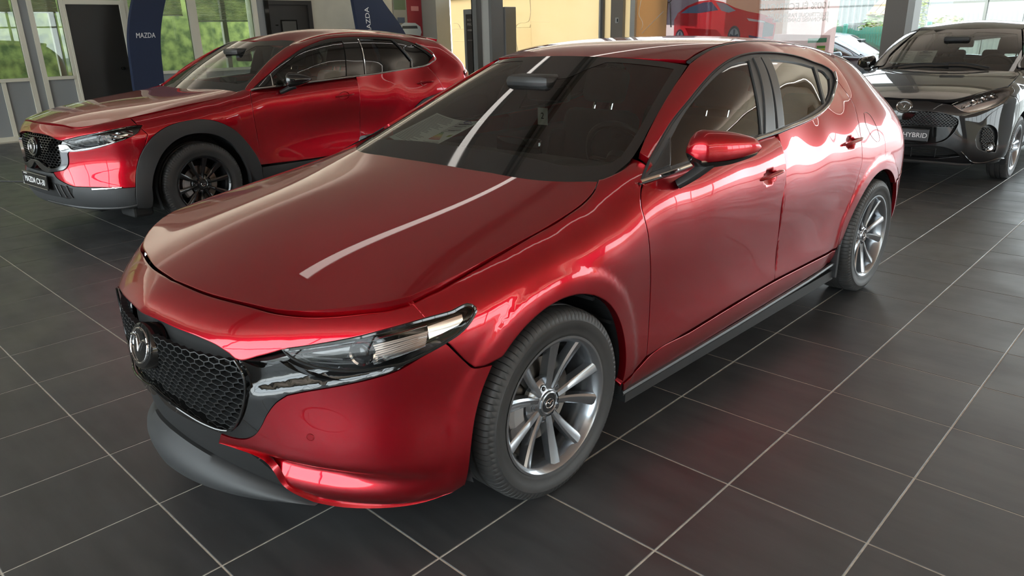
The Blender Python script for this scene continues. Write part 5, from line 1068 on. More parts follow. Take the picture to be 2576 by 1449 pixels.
    panel('lower_intake', A, CH, sym(itk), DARK, car, mirror=False, h=.025, off=-.018, lip=0)
    V = []; F = []; prof_n = 7; us = np.linspace(-1, 1, 65)
    for u in us:
        x = .56*u; a = abs(u); y = -.925+.02*a+.195*a**2.2; zt = .285-.115*a**1.6; zb = .165+.002*a
        for k in range(prof_n):
            t = k/(prof_n-1); V.append((x, y-.020*math.sin(PI*min(1, t*1.15))+.055*(1-t)**3 if False else y+.030*(1-t)**2-.012*math.sin(PI*t), zt+(zb-zt)*t))
        V.append((x*.97, y+.10, zb-.005))
    kk = prof_n+1
    for i in range(len(us)-1):
        for k in range(kk-1): F.append((i*kk+k, i*kk+k+1, (i+1)*kk+k+1, (i+1)*kk+k))
    # roll the top edge back
    n0 = len(V)
    for i in range(len(us)): x, y, z = V[i*kk]; V.append((x*.985, y+.05, z-.004))
    for i in range(len(us)-1): F.append((n0+i, i*kk, (i+1)*kk, n0+i+1))
    o = mesh_obj('chin_splitter', V, F, MATTEG, car, True); o.data.set_sharp_from_angle(angle=math.radians(50))
    # headlamps
    HL = Cyl(.1)
    hls = [O['hl_top'], hl_low]
    for sgn in (0, 1): pass
    bk = cut(A, HL, hls, h=.016, gap=.001, lip=.02, off=-.045)
    lens = cut(A, HL, hls, h=.014, gap=.001, lip=.012, off=.001)
    rimh = cut(A, HL, hls, h=.016, gap=.0005, lip=.05, off=-.002, holes=[[inset(loop2(HL, hls, .011), .011)]] if False else ())
    for sg in (1, -1):
        k = np.array([sg, 1, 1]); fl = (lambda F: F) if sg > 0 else (lambda F: [f[::-1] for f in F])
        h = mesh_obj('headlamp', bk[0]*k, fl(bk[1]), GLOSSB, car, True, bk[2]*k)
        mesh_obj('lens', lens[0]*k, fl(lens[1]), LENS_G, h, True, lens[2]*k)
        # black bezel line round the lens
        L = loop2(HL, hls, .012); pts = []
        for u, v in L:
            o_, d_ = HL.ray(u, v); p_, n_ = A.cast(o_, d_); pts.append((p_-n_*.002)*k)
        b = MB(); b.tube(pts, .0055, 6, True); b.build('bezel', GLOSSB, h, True)
        # upper bright strip
        s1 = [np.array(q) for q in catmull(O['hl_top'][2:], .03)]
        pts = [(A.near(q)[0]-A.near(q)[1]*.022+np.array([0, .004, -.014]))*k for q in s1[2:]]
        b = MB(); b.tube(pts, .0075, 6, flat=.5); b.build('light_strip', REFL, h, True)
        # projector with chrome ring
        c0, n0_ = A.near((.724, -.625, .674)); n0_ = np.array([.45, -.88, .14]); n0_ /= np.linalg.norm(n0_)
        c0 = (c0-n0_*.040)*k; nn = n0_*k
        Mp = frame_M(c0, np.cross([0, 0, 1], nn), (0, 0, 1))
        b = MB(); b.lathe([(-.02, .036), (.018, .036), (.024, .033), (.020, .028), (.010, .027)], 36, 'z', M=Mp); b.build('projector_ring', CHROME, h, True)
        b = MB(); b.lathe([(.008, .0272), (.016, .024), (.021, .016), (.023, .0005)], 32, 'z', M=Mp); b.build('projector_lens', FRIT, h, True)
        # chrome reflectors: ribbed ramp and faceted bowl outboard of the projector
        b = MB()
        for i in range(9):
            t = i/8; q0 = np.array([.742+.05*t*.3, -.604, .690-.052*t]); q1 = np.array([.838, -.470-.012*t, .722-.040*t])
            pts = []
            for s_ in np.linspace(0, 1, 7):
                q = q0*(1-s_)+q1*s_; p_, n_ = A.near(q); pts.append((p_-n_*(.026-.008*s_))*k)
            b.tube(pts, .0030, 5)
        b.build('ribbed_reflector', REFL, h, True)
        b = MB(); V2 = []
        for i in range(6):
            for j in range(4):
                s_ = i/5; t = j/3; q = np.array([.745+.100*s_, -.600+.180*s_, .688+.036*s_-(.056-.030*s_)*t]); p_, n_ = A.near(q); V2.append((p_-n_*(.036+.006*((i+j) % 2)))*k)
        b.add(V2, [(i*4+j, i*4+j+1, (i+1)*4+j+1, (i+1)*4+j) for i in range(5) for j in range(3)]); b.build('reflector_bowl', REFL, h)
        b = MB(); V2 = []
        for i in range(8):
            for j in range(4):
                s_ = i/7; t = j/3; q = np.array([.836+.026*s_, -.468+.105*s_, .738+.012*s_-(.040-.012*s_)*t]); p_, n_ = A.near(q); V2.append((p_-n_*.020)*k)
        b.add(V2, [(i*4+j, i*4+j+1, (i+1)*4+j+1, (i+1)*4+j) for i in range(7) for j in range(3)]); b.build('turn_reflector', REFL, h, True)
        b = MB(); pts = [(A.near(q)[0]-A.near(q)[1]*.03)*k for q in ((.60, -.725, .662), (.64, -.70, .657), (.69, -.655, .653))]
        b.tube(pts, .004, 6); b.tube([(A.near(q)[0]-A.near(q)[1]*.03)*k for q in ((.585, -.74, .668), (.62, -.715, .645), (.68, -.67, .640), (.74, -.61, .640))], .003, 6); b.build('inner_ridge', SATINB, h, True)
    # parking sensors
    for sg in (1, -1):
        p_, n_ = A.cast((sg*.62, -3, .430), (0, 1, 0)); Mp = frame_M(p_+n_*.0008, np.cross([0, 0, 1], n_), (0, 0, 1))
        b = MB(); b.lathe([(.0, .0118), (.0008, .0112), (.0008, .0096), (-.0002, .0092), (.0005, .0086), (.0006, .0005)], 24, 'z', M=Mp); b.build('parking_sensor', RED, car, True)
    # doors
    zlo = .008
    fd = [O['door_f'], O['door_fb'], O['door_m'], O['belt'][:7][::-1]]
    # handle cups are pressed into the doors
    def cups(spec):
        def f(V, N):
            V = V.copy()
            for i, (x, y, z) in enumerate(V):
                for yc, zc in spec:
                    d = math.hypot((y-yc)/.058, (z-zc)/.036)
                    if d < 1: V[i] = V[i]-N[i]*.022*(1-d**3)
            return V, N
        return f
    def door(name, clay, segs, cup):
        V, F, N = cut(clay, SIDE, segs, h=.016, gap=.0018, lip=.022)
        V2, _ = cups(cup)(V, N); moved = np.linalg.norm(V2-V, axis=1) > 1e-5
        for sg in (1, -1):
            k = np.array([sg, 1, 1]); FF = F if sg > 0 else [f[::-1] for f in F]
            o = mesh_obj(name, V2*k, FF, RED, car, True)
            o.data.set_sharp_from_angle(angle=math.radians(60))
            # keep the smooth clay normals except in the cups
            o.data.update(); vn = np.array([v.normal[:] for v in o.data.vertices]); NN = np.where(moved[:, None], vn, N*k)
            o.data.normals_split_custom_set_from_vertices([tuple(map(float, n)) for n in NN]); DOORS.append((name, sg, o))
    DOORS = []
    rd = [O['door_m'], [(.858, 1.579, .349), (.859, 1.89, .347), (.853, 2.20, .345), (.856, 2.30, .345)], O['door_rr'][:-1][::-1], [(.698, 2.443, 1.203), (.700, 2.42, 1.198), (.745, 2.318, 1.149)], O['belt'][6:][::-1]]
    H1, H2 = (1.375, .868), (2.285, .905)
    door('front_door', A, fd, [H1]); door('rear_door', B, rd, [H2])
    for nm, sg, o in DOORS:
        yc, zc = H1 if nm == 'front_door' else H2
        # pull handle: a curved bar bridging the cup
        b = MB(); pts = []; rr = []
        for t in np.linspace(-1, 1, 15):
            y = yc+.02+t*.112; z = zc+.006*t+.004; p_, n_ = B.cast((3, y, z), (-1, 0, 0)); e = .016*(1-t**4)+.004; q = p_+n_*e; pts.append((q[0]*sg, q[1], q[2])); rr.append(.0125*(1-abs(t)**6*.55))
        b.tube(pts, rr, 10, flat=.62); b.build('door_handle', RED, o, True)
    # body side: pillar, roof rail, rear quarter
    hatch_e = [(.50, 3.08, 1.275), (.56, 3.17, 1.18), (.66, 3.27, 1.02), (.735, 3.33, .90), (.77, 3.34, .80), (.80, 3.30, .66)]
    bs = [[(.735, .60, 1.046), (.718, .66, 1.082), (.687, .766, 1.140), (.625, .986, 1.246), (.585, 1.175, 1.334)], [(.585, 1.178, 1.336), (.572, 1.274, 1.362), (.562, 1.384, 1.386), (.555, 1.607, 1.408), (.548, 2.02, 1.404), (.535, 2.4, 1.376), (.52, 2.725, 1.330), (.50, 3.08, 1.275)], hatch_e, [(.80, 3.30, .66), (.86, 3.14, .62), (.885, 3.01, .60)],
          arc_pts(2.725, .325, .372, 44, 188, 26), [(.856, 2.355, .29), (.856, 2.30, .345)], O['door_rr'][:-1][::-1], O['win_top'][::-1][1:], [(.82, .530, .995), (.79, .594, 1.005)], [(.79, .594, 1.005), (.765, .602, 1.02), (.735, .60, 1.046)]]
    panel('body_side', B, OBL, bs, RED, car, h=.018, gap=.0018, lip=.026)
    # fuel flap: a fine groove
    b = MB(); pts = [B.near(q)[0]+B.near(q)[1]*.0002 for q in catmull(O['fuel']+[O['fuel'][0]], .01)[:-1]]
    b.tube(pts, .0011, 5, True); b.build('fuel_flap_gap', SATINB, car)
    # roof and its ditch mouldings
    rl = [(.556, 1.215, 1.352), (.548, 1.274, 1.366), (.540, 1.384, 1.390), (.532, 1.607, 1.412), (.526, 2.02, 1.408), (.513, 2.4, 1.380), (.50, 2.725, 1.334), (.485, 2.98, 1.295)]
    panel('roof', B, Dir(0, 0, 1), sym([[(0, 1.083, 1.362), (.125, 1.085, 1.361), (.287, 1.101, 1.358), (.446, 1.138, 1.35), (.556, 1.19, 1.34)], [(.556, 1.19, 1.34)]+rl, [(.485, 2.98, 1.295), (.25, 3.02, 1.34), (0, 3.03, 1.345)]]), RED, car, mirror=False, h=.022, gap=.002, lip=.014, deform=on_sheet(ROOF_Z))
    for sg in (1, -1):
        b = MB(); pts = []
        for q in catmull([(.566, 1.20, 1.35)]+[(x+.012, y, z) for x, y, z in rl[1:]], .04): p_, n_ = B.near(q); p_ = p_-n_*.006; pts.append((p_[0]*sg, p_[1], p_[2]))
        b.tube(pts, .0115, 8, flat=.6); b.build('roof_moulding', SATINB, car, True)
    # tailgate, spoiler, tail
    TG = Dir(0, 1, .35)
    panel('tailgate', B, TG, sym([[(0, 3.03, 1.345), (.25, 3.02, 1.34), (.485, 2.98, 1.295)], [(.485, 2.98, 1.295), (.50, 3.08, 1.275)], hatch_e[:-1], [(.77, 3.34, .80), (.4, 3.46, .76), (0, 3.52, .76)]]), RED, car, mirror=False, h=.03, gap=.003, lip=.02)
    panel('rear_glass', B, TG, sym([[(0, 3.30, 1.23), (.38, 3.24, 1.20), (.45, 3.22, 1.17)], [(.45, 3.22, 1.17), (.56, 3.31, .98)], [(.56, 3.31, .98), (.3, 3.40, .95), (0, 3.43, .95)]]), FRIT, car, mirror=False, h=.04, off=.003, lip=.004)
    b = MB(); V2 = []
    for u in np.linspace(-1, 1, 25):
        x = .50*u; y = 3.06-.05*u*u; z = 1.338-.055*u*u; V2 += [(x, y, z), (x*.99, y+.20-.03*u*u, z-.035), (x*.98, y+.19-.03*u*u, z-.058), (x, y, z-.03)]
    b.add(V2, [(i*4+j, i*4+(j+1) % 4, (i+1)*4+(j+1) % 4, (i+1)*4+j) for i in range(24) for j in range(4)]+[(3, 2, 1, 0), (96, 97, 98, 99)]); b.build('roof_spoiler', RED, car, True)
    TB = Cyl(2.4, 1)
    tb = [[(0, 3.52, .755), (.4, 3.46, .755), (.77, 3.34, .795)], [(.77, 3.34, .795), (.80, 3.30, .66), (.86, 3.14, .62), (.885, 3.01, .60)], [(.885, 3.01, .597), (.888, 3.07, .50), (.880, 3.095, .36), (.86, 3.09, .26)], [(.86, 3.09, .26), (.7, 3.35, .25), (.35, 3.45, .25), (0, 3.46, .25)]]
    panel('rear_bumper', B, TB, sym(tb), RED, car, mirror=False, h=.03, gap=.002, lip=.02)
    for sg in (1, -1):
        b = MB(); V2, F2 = [], []
        for i in range(9):
            for j, dz in enumerate((-.03, 0, .03)):
                t = i/8; p_, n_ = B.near((.80-.20*t, 3.29+.07*t, .905+dz)); p_ = p_+n_*(.012 if j == 1 else .002); V2.append((p_[0]*sg, p_[1], p_[2]))
        F2 = [(i*3+j, i*3+j+1, (i+1)*3+j+1, (i+1)*3+j) for i in range(8) for j in range(2)]
        b.add(V2, F2 if sg < 0 else [f[::-1] for f in F2]); b.build('tail_lamp', REDL, car, True)
    # windows: frame moulding, panes, chrome strip
    gl_sets = {'front_door_glass': O['glass_f'], 'rear_door_glass': O['glass_r'], 'quarter_glass': O['glass_q']}
    def seg_poly(pts, corners):
        c = corners+[corners[0]+len(pts)]; q = pts+pts; return [q[c[i]:c[i+1]+1] for i in range(len(corners))]
    gs = {'front_door_glass': seg_poly(O['glass_f'], [0, 1, 6, 8]), 'rear_door_glass': seg_poly(O['glass_r'], [0, 3, 5, 8]), 'quarter_glass': seg_poly(O['glass_q'], [0, 2, 4])}
    wt = O['win_top']; wseg = [wt[:11], wt[10:17], O['belt'][::-1]]
    V, F, N = cut(B, OBL, wseg, h=.016, gap=.001, lip=.012, off=-.004, holes=list(gs.values()))
    for sg in (1, -1):
        k = np.array([sg, 1, 1]); FF = F if sg > 0 else [f[::-1] for f in F]
        fr_ = mesh_obj('window_moulding', V*k, FF, TRIMG, car, True, N*k)
        for nm, segs in gs.items():
            v2, f2, n2 = cut(B, OBL, segs, h=.03, gap=-.004, lip=0, off=-.011); f2 = f2 if sg > 0 else [f[::-1] for f in f2]; mesh_obj(nm, v2*k, f2, SIDE_G, car, True, n2*k)
        # pillar covers, a shade darker seams between them
        for nm in ('pil_f', 'pil_r'):
            v2, f2, n2 = cut(B, OBL, [[O[nm][i], O[nm][(i+1) % 4]] for i in range(4)], h=.03, gap=.0012, lip=.006, off=.0025); f2 = f2 if sg > 0 else [f[::-1] for f in f2]; mesh_obj('pillar_cover', v2*k, f2, TRIMG, car, True, n2*k)
        v2, f2, n2 = cut(B, OBL, [[O['sail'][i], O['sail'][(i+1) % 3]] for i in range(3)], h=.03, gap=.004, lip=.006, off=.003); f2 = f2 if sg > 0 else [f[::-1] for f in f2]; mesh_obj('sail_panel', v2*k, f2, SATINB, car, True, n2*k)
        # dark seal round the outside
        for nm, pts, r, mm in (('window_seal', wt, .0055, SATINB), ('chrome_strip', O['belt'][:]+[(.735, 2.345, 1.163), (.705, 2.42, 1.196), (.678, 2.45, 1.228)], .0075, CHROME)):
            b = MB(); q3 = []
            for q in catmull(pts, .03):
                p_, n_ = B.near(q); p_ = p_+n_*.001+(np.array([0, 0, .009]) if nm == 'chrome_strip' else 0); q3.append((p_[0]*sg, p_[1], p_[2]))
            b.tube(q3, r, 8, flat=.6 if nm != 'chrome_strip' else 1.0); b.build(nm, mm, car, True)
    # windscreen: glass with a black printed border
    wsb = [(0, .16, .94), (.3, .17, .935), (.6, .25, .945), (.74, .36, .965)]
    wss = [(.74, .36, .965), (.742, .46, 1.005), (.742, .555, 1.036), (.722, .645, 1.078), (.685, .766, 1.138), (.623, .986, 1.244), (.574, 1.178, 1.332)]
    wst = [(.574, 1.178, 1.332), (.446, 1.133, 1.35), (.287, 1.096, 1.358), (.125, 1.080, 1.361), (0, 1.078, 1.362)]
    fi = O['frit_in']
    fr_in = sym([[(0, .375, 1.045), (.2, .378, 1.044), (.45, .383, 1.03), (.573, .397, 1.022)]+[fi[1], fi[2], fi[3]], fi[3:8], [fi[7], (.388, 1.075, 1.337), (.25, 1.05, 1.342)], [(.25, 1.05, 1.342), (.20, .985, 1.315), (.15, .90, 1.285), (.06, .885, 1.279), (0, .884, 1.279)]])
    panel('windscreen', B, SCR, sym([wsb, wss, wst]), SCREEN_G, car, mirror=False, h=.03, off=-.004, lip=0, gap=0, deform=on_sheet(SCREEN_Z))
    panel('windscreen_border', B, SCR, sym([wsb, wss, wst]), FRIT, car, mirror=False, h=.02, off=-.0028, lip=0, gap=0, holes=[fr_in], deform=on_sheet(SCREEN_Z))
    # sills, mud flaps, wheel-arch liners, underside
    st = [(.866, .375, .262), (.866, .47, .278), (.863, .54, .306), (.862, .849, .317), (.86, 1.221, .331), (.859, 1.578, .340), (.859, 1.89, .338), (.856, 2.30, .335)]
    panel('side_sill', B, Dir(1, 0, -.1), [st, [(.856, 2.30, .335), (.856, 2.345, .27)], [(.856, 2.345, .262), (.85, 1.9, .243), (.85, 1.25, .225), (.85, .6, .212), (.86, .40, .215)], [(.86, .40, .215), (.866, .375, .262)]], RED, car, h=.016, gap=.002, lip=.02)
    for sg in (1, -1):
        b = MB(); b.tube([(sg*.845, .40, .205), (sg*.845, 1.25, .215), (sg*.845, 2.0, .232), (sg*.845, 2.33, .25)], .012, 8); b.box((min(sg*.60, sg*.85), .42, .16), (max(sg*.60, sg*.85), 2.33, .212)); b.build('sill_trim', SATINB, car)
        b = MB(); b.rbox((min(sg*.70, sg*.872), 2.318, .17), (max(sg*.70, sg*.872), 2.332, .36), .006); b.build('mud_flap', SATINB, car)
        for yc in (0, 2.725):
            b = MB(); b.lathe([(sg*.868, .380), (sg*.84, .386), (sg*.58, .386), (sg*.56, .2)], 40, M=Matrix.Translation((0, yc, .325)), a0=-.28 if yc == 0 else -.25, a1=PI+.30)
            for q in range(5):   # ribs of the liner
                a = math.radians(150-q*24) if yc == 0 else math.radians(160-q*24); b.box((min(sg*.60, sg*.85), yc-.375*math.cos(a)-.006, .325+.375*math.sin(a)-.006), (max(sg*.60, sg*.85), yc-.375*math.cos(a)+.006, .325+.375*math.sin(a)+.006))
            b.build('arch_liner', SATINB, car)
    b = MB(); b.rbox((-.55, -.62, .2), (.55, .42, .70), .05); b.rbox((-.78, .38, .18), (.78, 2.32, .30), .03); b.rbox((-.55, 2.3, .22), (.55, 3.2, .45), .05); b.box((-.8, .36, .3), (.8, .40, .86)); b.build('underbody', DARK, car)
    # door mirrors (the far one folded in)
    mirror_shell(car, (.890, .685, 1.062), (1.036, .935, 1.060), .074, .066, RED, [(.868, .675, .945), (.892, .69, .963), (.92, .72, .99), (.945, .75, 1.02)], sides=(1,), pw=2.0, amt=.62)
    mirror_shell(car, (.90, .86, 1.03), (.945, 1.13, 1.03), .070, .05, RED, [(.845, .52, .985), (.865, .60, .985), (.88, .70, .99), (.90, .84, 1.0)], sides=(-1,))
    b = MB(); b.add([(-.74, .40, .992), (-.80, .36, .955), (-.862, .52, .965), (-.855, .72, 1.0), (-.80, .66, 1.035), (-.76, .58, 1.035), (-.80, .50, .90)], [(0, 1, 2, 3, 4, 5), (0, 6, 1), (1, 6, 2), (2, 6, 3), (3, 6, 4), (4, 6, 5), (5, 6, 0)]); b.build('sail_base', SATINB, car)
    # wheels
    for y in (0, 2.725):
        make_wheel('wheel', car, (.785 if y == 0 else .79, y, .325), 0, .325, .234, .215, 'ten')
        make_wheel('wheel', car, (-.785 if y == 0 else -.79, y, .325), 0, .325, .234, .215, 'ten', mirror=True)
    # cabin
    cabin(car, dict(x=.72, floor=.28, y0=.5, y1=2.9, belt=.95, seat_y=1.62, seat_x=.36, seat_z=.50, dash_y=.80, dash_z=1.0, screen_y=.52, roof=1.36, top=.975))
    V, F, N = cut(B, Dir(0, 0, 1), sym([[(0, 1.16, 1.36), (.54, 1.26, 1.35)], [(.54, 1.26, 1.35), (.52, 1.8, 1.4), (.50, 2.4, 1.38), (.46, 2.95, 1.3)], [(.46, 2.95, 1.3), (0, 3.0, 1.34)]]), h=.06, off=-.035, lip=0, gap=0)
    mesh_obj('headliner', V, [f[::-1] for f in F], HEADL, car, True)
    return car, A, B

def cabin(car, p):
    """Dashboard, wheel, seats, door linings and inside mirror; left-hand drive."""
    b = MB(); b.rbox((-p['x'], p['screen_y']-.12, p['belt']-.45), (p['x'], p['dash_y']+.02, p.get('top', p['belt']-.035)), .06, seg=3)
    b.rbox((-p['x']*.98, p['dash_y']-.16, p['belt']-.40), (p['x']*.98, p['dash_y']+.12, p['belt']-.06), .05, seg=3)
    b.build('dashboard', DASH, car, True)
    b = MB(); V = []; F = []
    for i in range(15):
        for j in range(9):
            u = i/14*2-1; v = j/8; x = p['seat_x']+u*.20; y = p['dash_y']-.20+v*.26; z = p['belt']-.05+.085*(1-abs(u)**2.4)*math.sin(PI*min(1, .25+v*.75))**.8; V.append((x, y, z))
    F = [(i*9+j, (i+1)*9+j, (i+1)*9+j+1, i*9+j+1) for i in range(14) for j in range(8)]
    b.add(V, F); b.build('instrument_hood', DASH, car, True)
    b = MB(); b.rbox((-.13, p['dash_y']-.06, p['belt']-.01), (.13, p['dash_y']-.025, p['belt']+.085), .012); b.build('centre_screen', GLOSSB, car, True)
    b = MB(); c = np.array([p['seat_x'], p['dash_y']+.24, p['belt']-.02]); ax = np.array([0, .9, .42]); ax /= np.linalg.norm(ax); e2 = np.cross(ax, [1, 0, 0]); e2 /= np.linalg.norm(e2)
    b.tube([c+.182*(math.cos(t)*np.array([1, 0, 0])+math.sin(t)*e2) for t in np.linspace(0, 2*PI, 40)[:-1]], .0155, 8, True)
    for t in (0, PI, -PI/2 if e2[2] > 0 else PI/2): b.tube([c-ax*.02, c+.18*(math.cos(t)*np.array([1, 0, 0])+math.sin(t)*e2)], .016, 6, flat=.5)
    b.lathe([(-.03, .0005), (-.03, .06), (.0, .07), (.02, .05), (.02, .0005)], 20, 'z', M=frame_M(c-ax*.02, (1, 0, 0), e2)); b.tube([c-ax*.03, c-ax*.30], .035, 8)
    b.build('steering_wheel', SATINB, car, True)
    for sx in (1, -1):
        s = bpy.data.objects.new('front_seat', None); link(s, car); x = sx*p['seat_x']; y = p['seat_y']; z = p['seat_z']
        b = MB(); b.rbox((x-.25, y-.48, z-.16), (x+.25, y+.05, z), .06, seg=3); b.build('seat', CLOTH, s, True)
        Mr = Matrix.Translation((x, y, z-.04))@Matrix.Rotation(math.radians(-18), 4, 'X')
        b = MB(); b.rbox((-.24, -.06, 0), (.24, .10, .62), .06, M=Mr, seg=3); b.rbox((-.27, -.11, .08), (-.17, .06, .48), .04, M=Mr, seg=3); b.rbox((.17, -.11, .08), (.27, .06, .48), .04, M=Mr, seg=3); b.build('backrest', CLOTH, s, True)
        b = MB(); b.rbox((-.135, -.055, .66), (.135, .055, .85), .045, M=Mr, seg=3); b.build('headrest', CLOTH, s, True)
        b = MB(); b.tube([Mr@Vector((-.06, .01, .58)), Mr@Vector((-.06, .01, .70))], .007, 8); b.tube([Mr@Vector((.06, .01, .58)), Mr@Vector((.06, .01, .70))], .007, 8); b.build('headrest_posts', CHROME, s)
    b = MB(); y = p['seat_y']+.82; b.rbox((-.62, y-.45, p['seat_z']-.16), (.62, y+.05, p['seat_z']+.02), .06); Mr = Matrix.Translation((0, y, p['seat_z']-.02))@Matrix.Rotation(math.radians(-22), 4, 'X'); b.rbox((-.62, -.05, 0), (.62, .10, .56), .06, M=Mr)
    for x in (-.42, 0, .42): b.rbox((x-.12, -.02, .54), (x+.12, .07, .68), .04, M=Mr)
    b.build('rear_bench', CLOTH, car, True)
    y0 = p['y0']+.1
    for sx in (1, -1): b = MB(); b.rbox((min(sx*.70, sx*(p['x']+.07)), y0, p['floor']), (max(sx*.70, sx*(p['x']+.07)), p['y1']-.55, p['belt']-.005), .03); b.build('door_lining', CLOTH, car, True)
    b = MB(); b.box((-.72, p['y0']-.1, p['floor']-.02), (.72, p['y1'], p['floor']+.02)); b.rbox((-.12, .8, p['floor']), (.12, 1.9, p['floor']+.30), .04); b.box((-.66, p['seat_y']+1.05, p['floor']), (.66, p['y1'], p['belt']-.08)); b.build('cabin_floor', CLOTH, car)
    b = MB(); yr = p['dash_y']+.12; b.rbox((-.125, yr+.02, p['roof']-.185), (.125, yr+.05, p['roof']-.11), .025); b.tube([(0, yr+.02, p['roof']-.13), (0, yr-.02, p['roof']-.08)], .012, 8); b.rbox((-.15, yr-.10, p['roof']-.125), (.11, yr+.06, p['roof']-.065), .03); b.build('inside_mirror', SATINB, car, True)

# ---------------------------------------------------------------- the black supermini at the far end
M2_POSE = (-0.3716969, 7.4699088, 0.0044702)
M2_COMMON = [
 [(.838,.0,.78),(.842,.4,.79),(.844,1.0,.80),(.845,1.6,.81),(.846,2.2,.82),(.846,2.56,.82),(.84,2.8,.80)],
 [(.832,.5,.90),(.812,.5,.96)],[(.834,1.2,.92),(.812,1.2,.985)],[(.834,1.8,.94),(.805,1.8,1.01)],[(.83,2.3,.97),(.79,2.3,1.05)],
 [(.795,.47,1.0),(.795,1.0,1.02),(.79,1.6,1.04),(.77,2.1,1.08),(.74,2.4,1.13)],
 [(.830,.45,.6),(.825,1.2,.6),(.828,2.0,.62)],[(.822,.45,.35),(.82,1.2,.35),(.82,2.0,.36)],[(.78,.45,.2),(.78,1.2,.2),(.78,2.0,.2)],
 [(.843,2.25,.6),(.847,2.4,.68),(.847,2.7,.68),(.843,2.88,.55)],
 [(.80,2.6,1.02),(.74,2.6,1.12),(.67,2.6,1.22),(.60,2.6,1.32)],[(.80,2.9,.7),(.78,2.92,.9),(.70,2.92,1.05),(.62,2.9,1.18)],
 [(0,2.85,1.375),(0,2.98,1.3),(0,3.08,1.0),(0,3.13,.75),(0,3.12,.5),(0,3.05,.3)],[(.4,3.08,.8),(.4,3.06,.5)],[(.78,2.95,.4)]*1+[(.76,2.97,.4)],
 [(.5,-.5,.1),(.5,0,.1),(.5,.8,.1),(.5,1.6,.1),(.5,2.4,.1),(.5,2.9,.15)],[(0,-.5,.1),(0,0,.05),(0,1.4,.05),(0,2.5,.05),(0,2.9,.15)],
]
M2_FRONT = [
 [(0,-.785,.22),(0,-.81,.36),(0,-.825,.52),(0,-.82,.66),(0,-.805,.755),(0,-.765,.80)],
 [(0,-.785,.22),(.3,-.76,.22),(.6,-.62,.20),(.74,-.48,.20),(.81,-.35,.22)],
 [(0,-.825,.48),(.3,-.80,.48),(.5,-.735,.48),(.66,-.63,.47),(.77,-.47,.46),(.828,-.30,.45)],
 [(0,-.82,.66),(.3,-.795,.665),(.5,-.71,.68),(.65,-.58,.70),(.76,-.40,.72),(.822,-.18,.74)],
 [(0,-.765,.80),(.3,-.735,.80),(.45,-.67,.815),(.58,-.56,.845),(.66,-.45,.875),(.73,-.30,.905)],
 [(.73,-.30,.905),(.725,-.1,.935),(.715,.1,.965),(.70,.3,.99)],
 [(.826,-.15,.80),(.81,-.15,.86),(.78,-.15,.90)],[(.832,.15,.86),(.812,.15,.915),(.775,.2,.955)],
 [(.833,-.31,.52),(.840,-.2,.60),(.842,0,.66),(.842,.2,.60),(.836,.33,.48)],
 [(0,.55,1.04),(0,1.0,1.06),(0,1.6,1.08),(0,2.2,1.12)],[(.4,.55,1.04),(.4,1.0,1.06),(.4,1.6,1.08),(.4,2.2,1.12)],[(.66,.55,1.02),(.66,1.0,1.04),(.65,1.6,1.06)],
]
M2_CABIN = [
 [(0,-.3,.70),(0,0,.86),(0,.15,.945)],[(.3,0,.86),(.3,.15,.94)],[(.82,.15,.88),(.77,.3,.96)],
 [(.66,.42,1.005),(.625,.62,1.13),(.57,.85,1.27),(.50,1.10,1.395)],
 [(.775,.6,1.08),(.73,.85,1.22),(.68,1.1,1.325),(.645,1.35,1.375),(.63,1.7,1.395),(.63,2.1,1.375),(.65,2.4,1.30)],
 [(.60,1.12,1.375),(.59,1.4,1.42),(.58,1.7,1.435),(.57,2.1,1.42),(.55,2.5,1.37)],
 [(.835,-.1,.55),(.838,.1,.68),(.835,.25,.80)],[(.5,-.5,.5),(.75,-.3,.5),(.0,-.55,.45)],
]
M2_HOOD, _ = poly_sheet([(0,-.765,.80),(0,-.5,.878),(0,-.2,.945),(0,.1,.99),(0,.28,1.008),(.3,-.735,.803),(.45,-.67,.815),(.58,-.56,.845),(.66,-.45,.872),(.73,-.30,.902),(.725,-.1,.932),(.715,.1,.962),(.70,.3,.988),(.4,-.2,.94),(.4,.1,.982)], (0,.15,.3,.45,.6), np.arange(-.70,.45,.1), (2, 3), lambda x, y: y > -.72+.42*(x/.73)**2)
M2_HOODZ = poly_sheet.last
M2_SCREEN, _ = poly_sheet([(0,.28,1.015),(0,.6,1.205),(0,.98,1.40),(.66,.42,1.005),(.625,.62,1.13),(.57,.85,1.27),(.50,1.10,1.395),(.3,.31,1.015),(.3,.63,1.20),(.3,1.01,1.40)], (0,.15,.3,.45), np.arange(.25,1.0,.1), (2, 2))
M2_SCREENZ = poly_sheet.last
M2_ROOF, _ = poly_sheet([(0,.98,1.40),(0,1.15,1.448),(0,1.5,1.488),(0,2.0,1.484),(0,2.5,1.437),(0,2.8,1.39),(.53,1.17,1.405),(.53,1.5,1.450),(.53,2.0,1.447),(.50,2.5,1.40),(.48,2.8,1.35)], (0,.15,.3,.45), np.arange(1.1,2.8,.14), (2, 4))
M2_ROOFZ = poly_sheet.last
def m2_clays():
    g = control_points
    A = Clay(g(M2_FRONT+M2_COMMON)+M2_HOOD, -.1, 2.4, .56, lam=2e-3); B = Clay(g(M2_CABIN+M2_COMMON)+M2_SCREEN+M2_ROOF, .3, 2.4, .56, lam=1.5e-3)
    return A, B
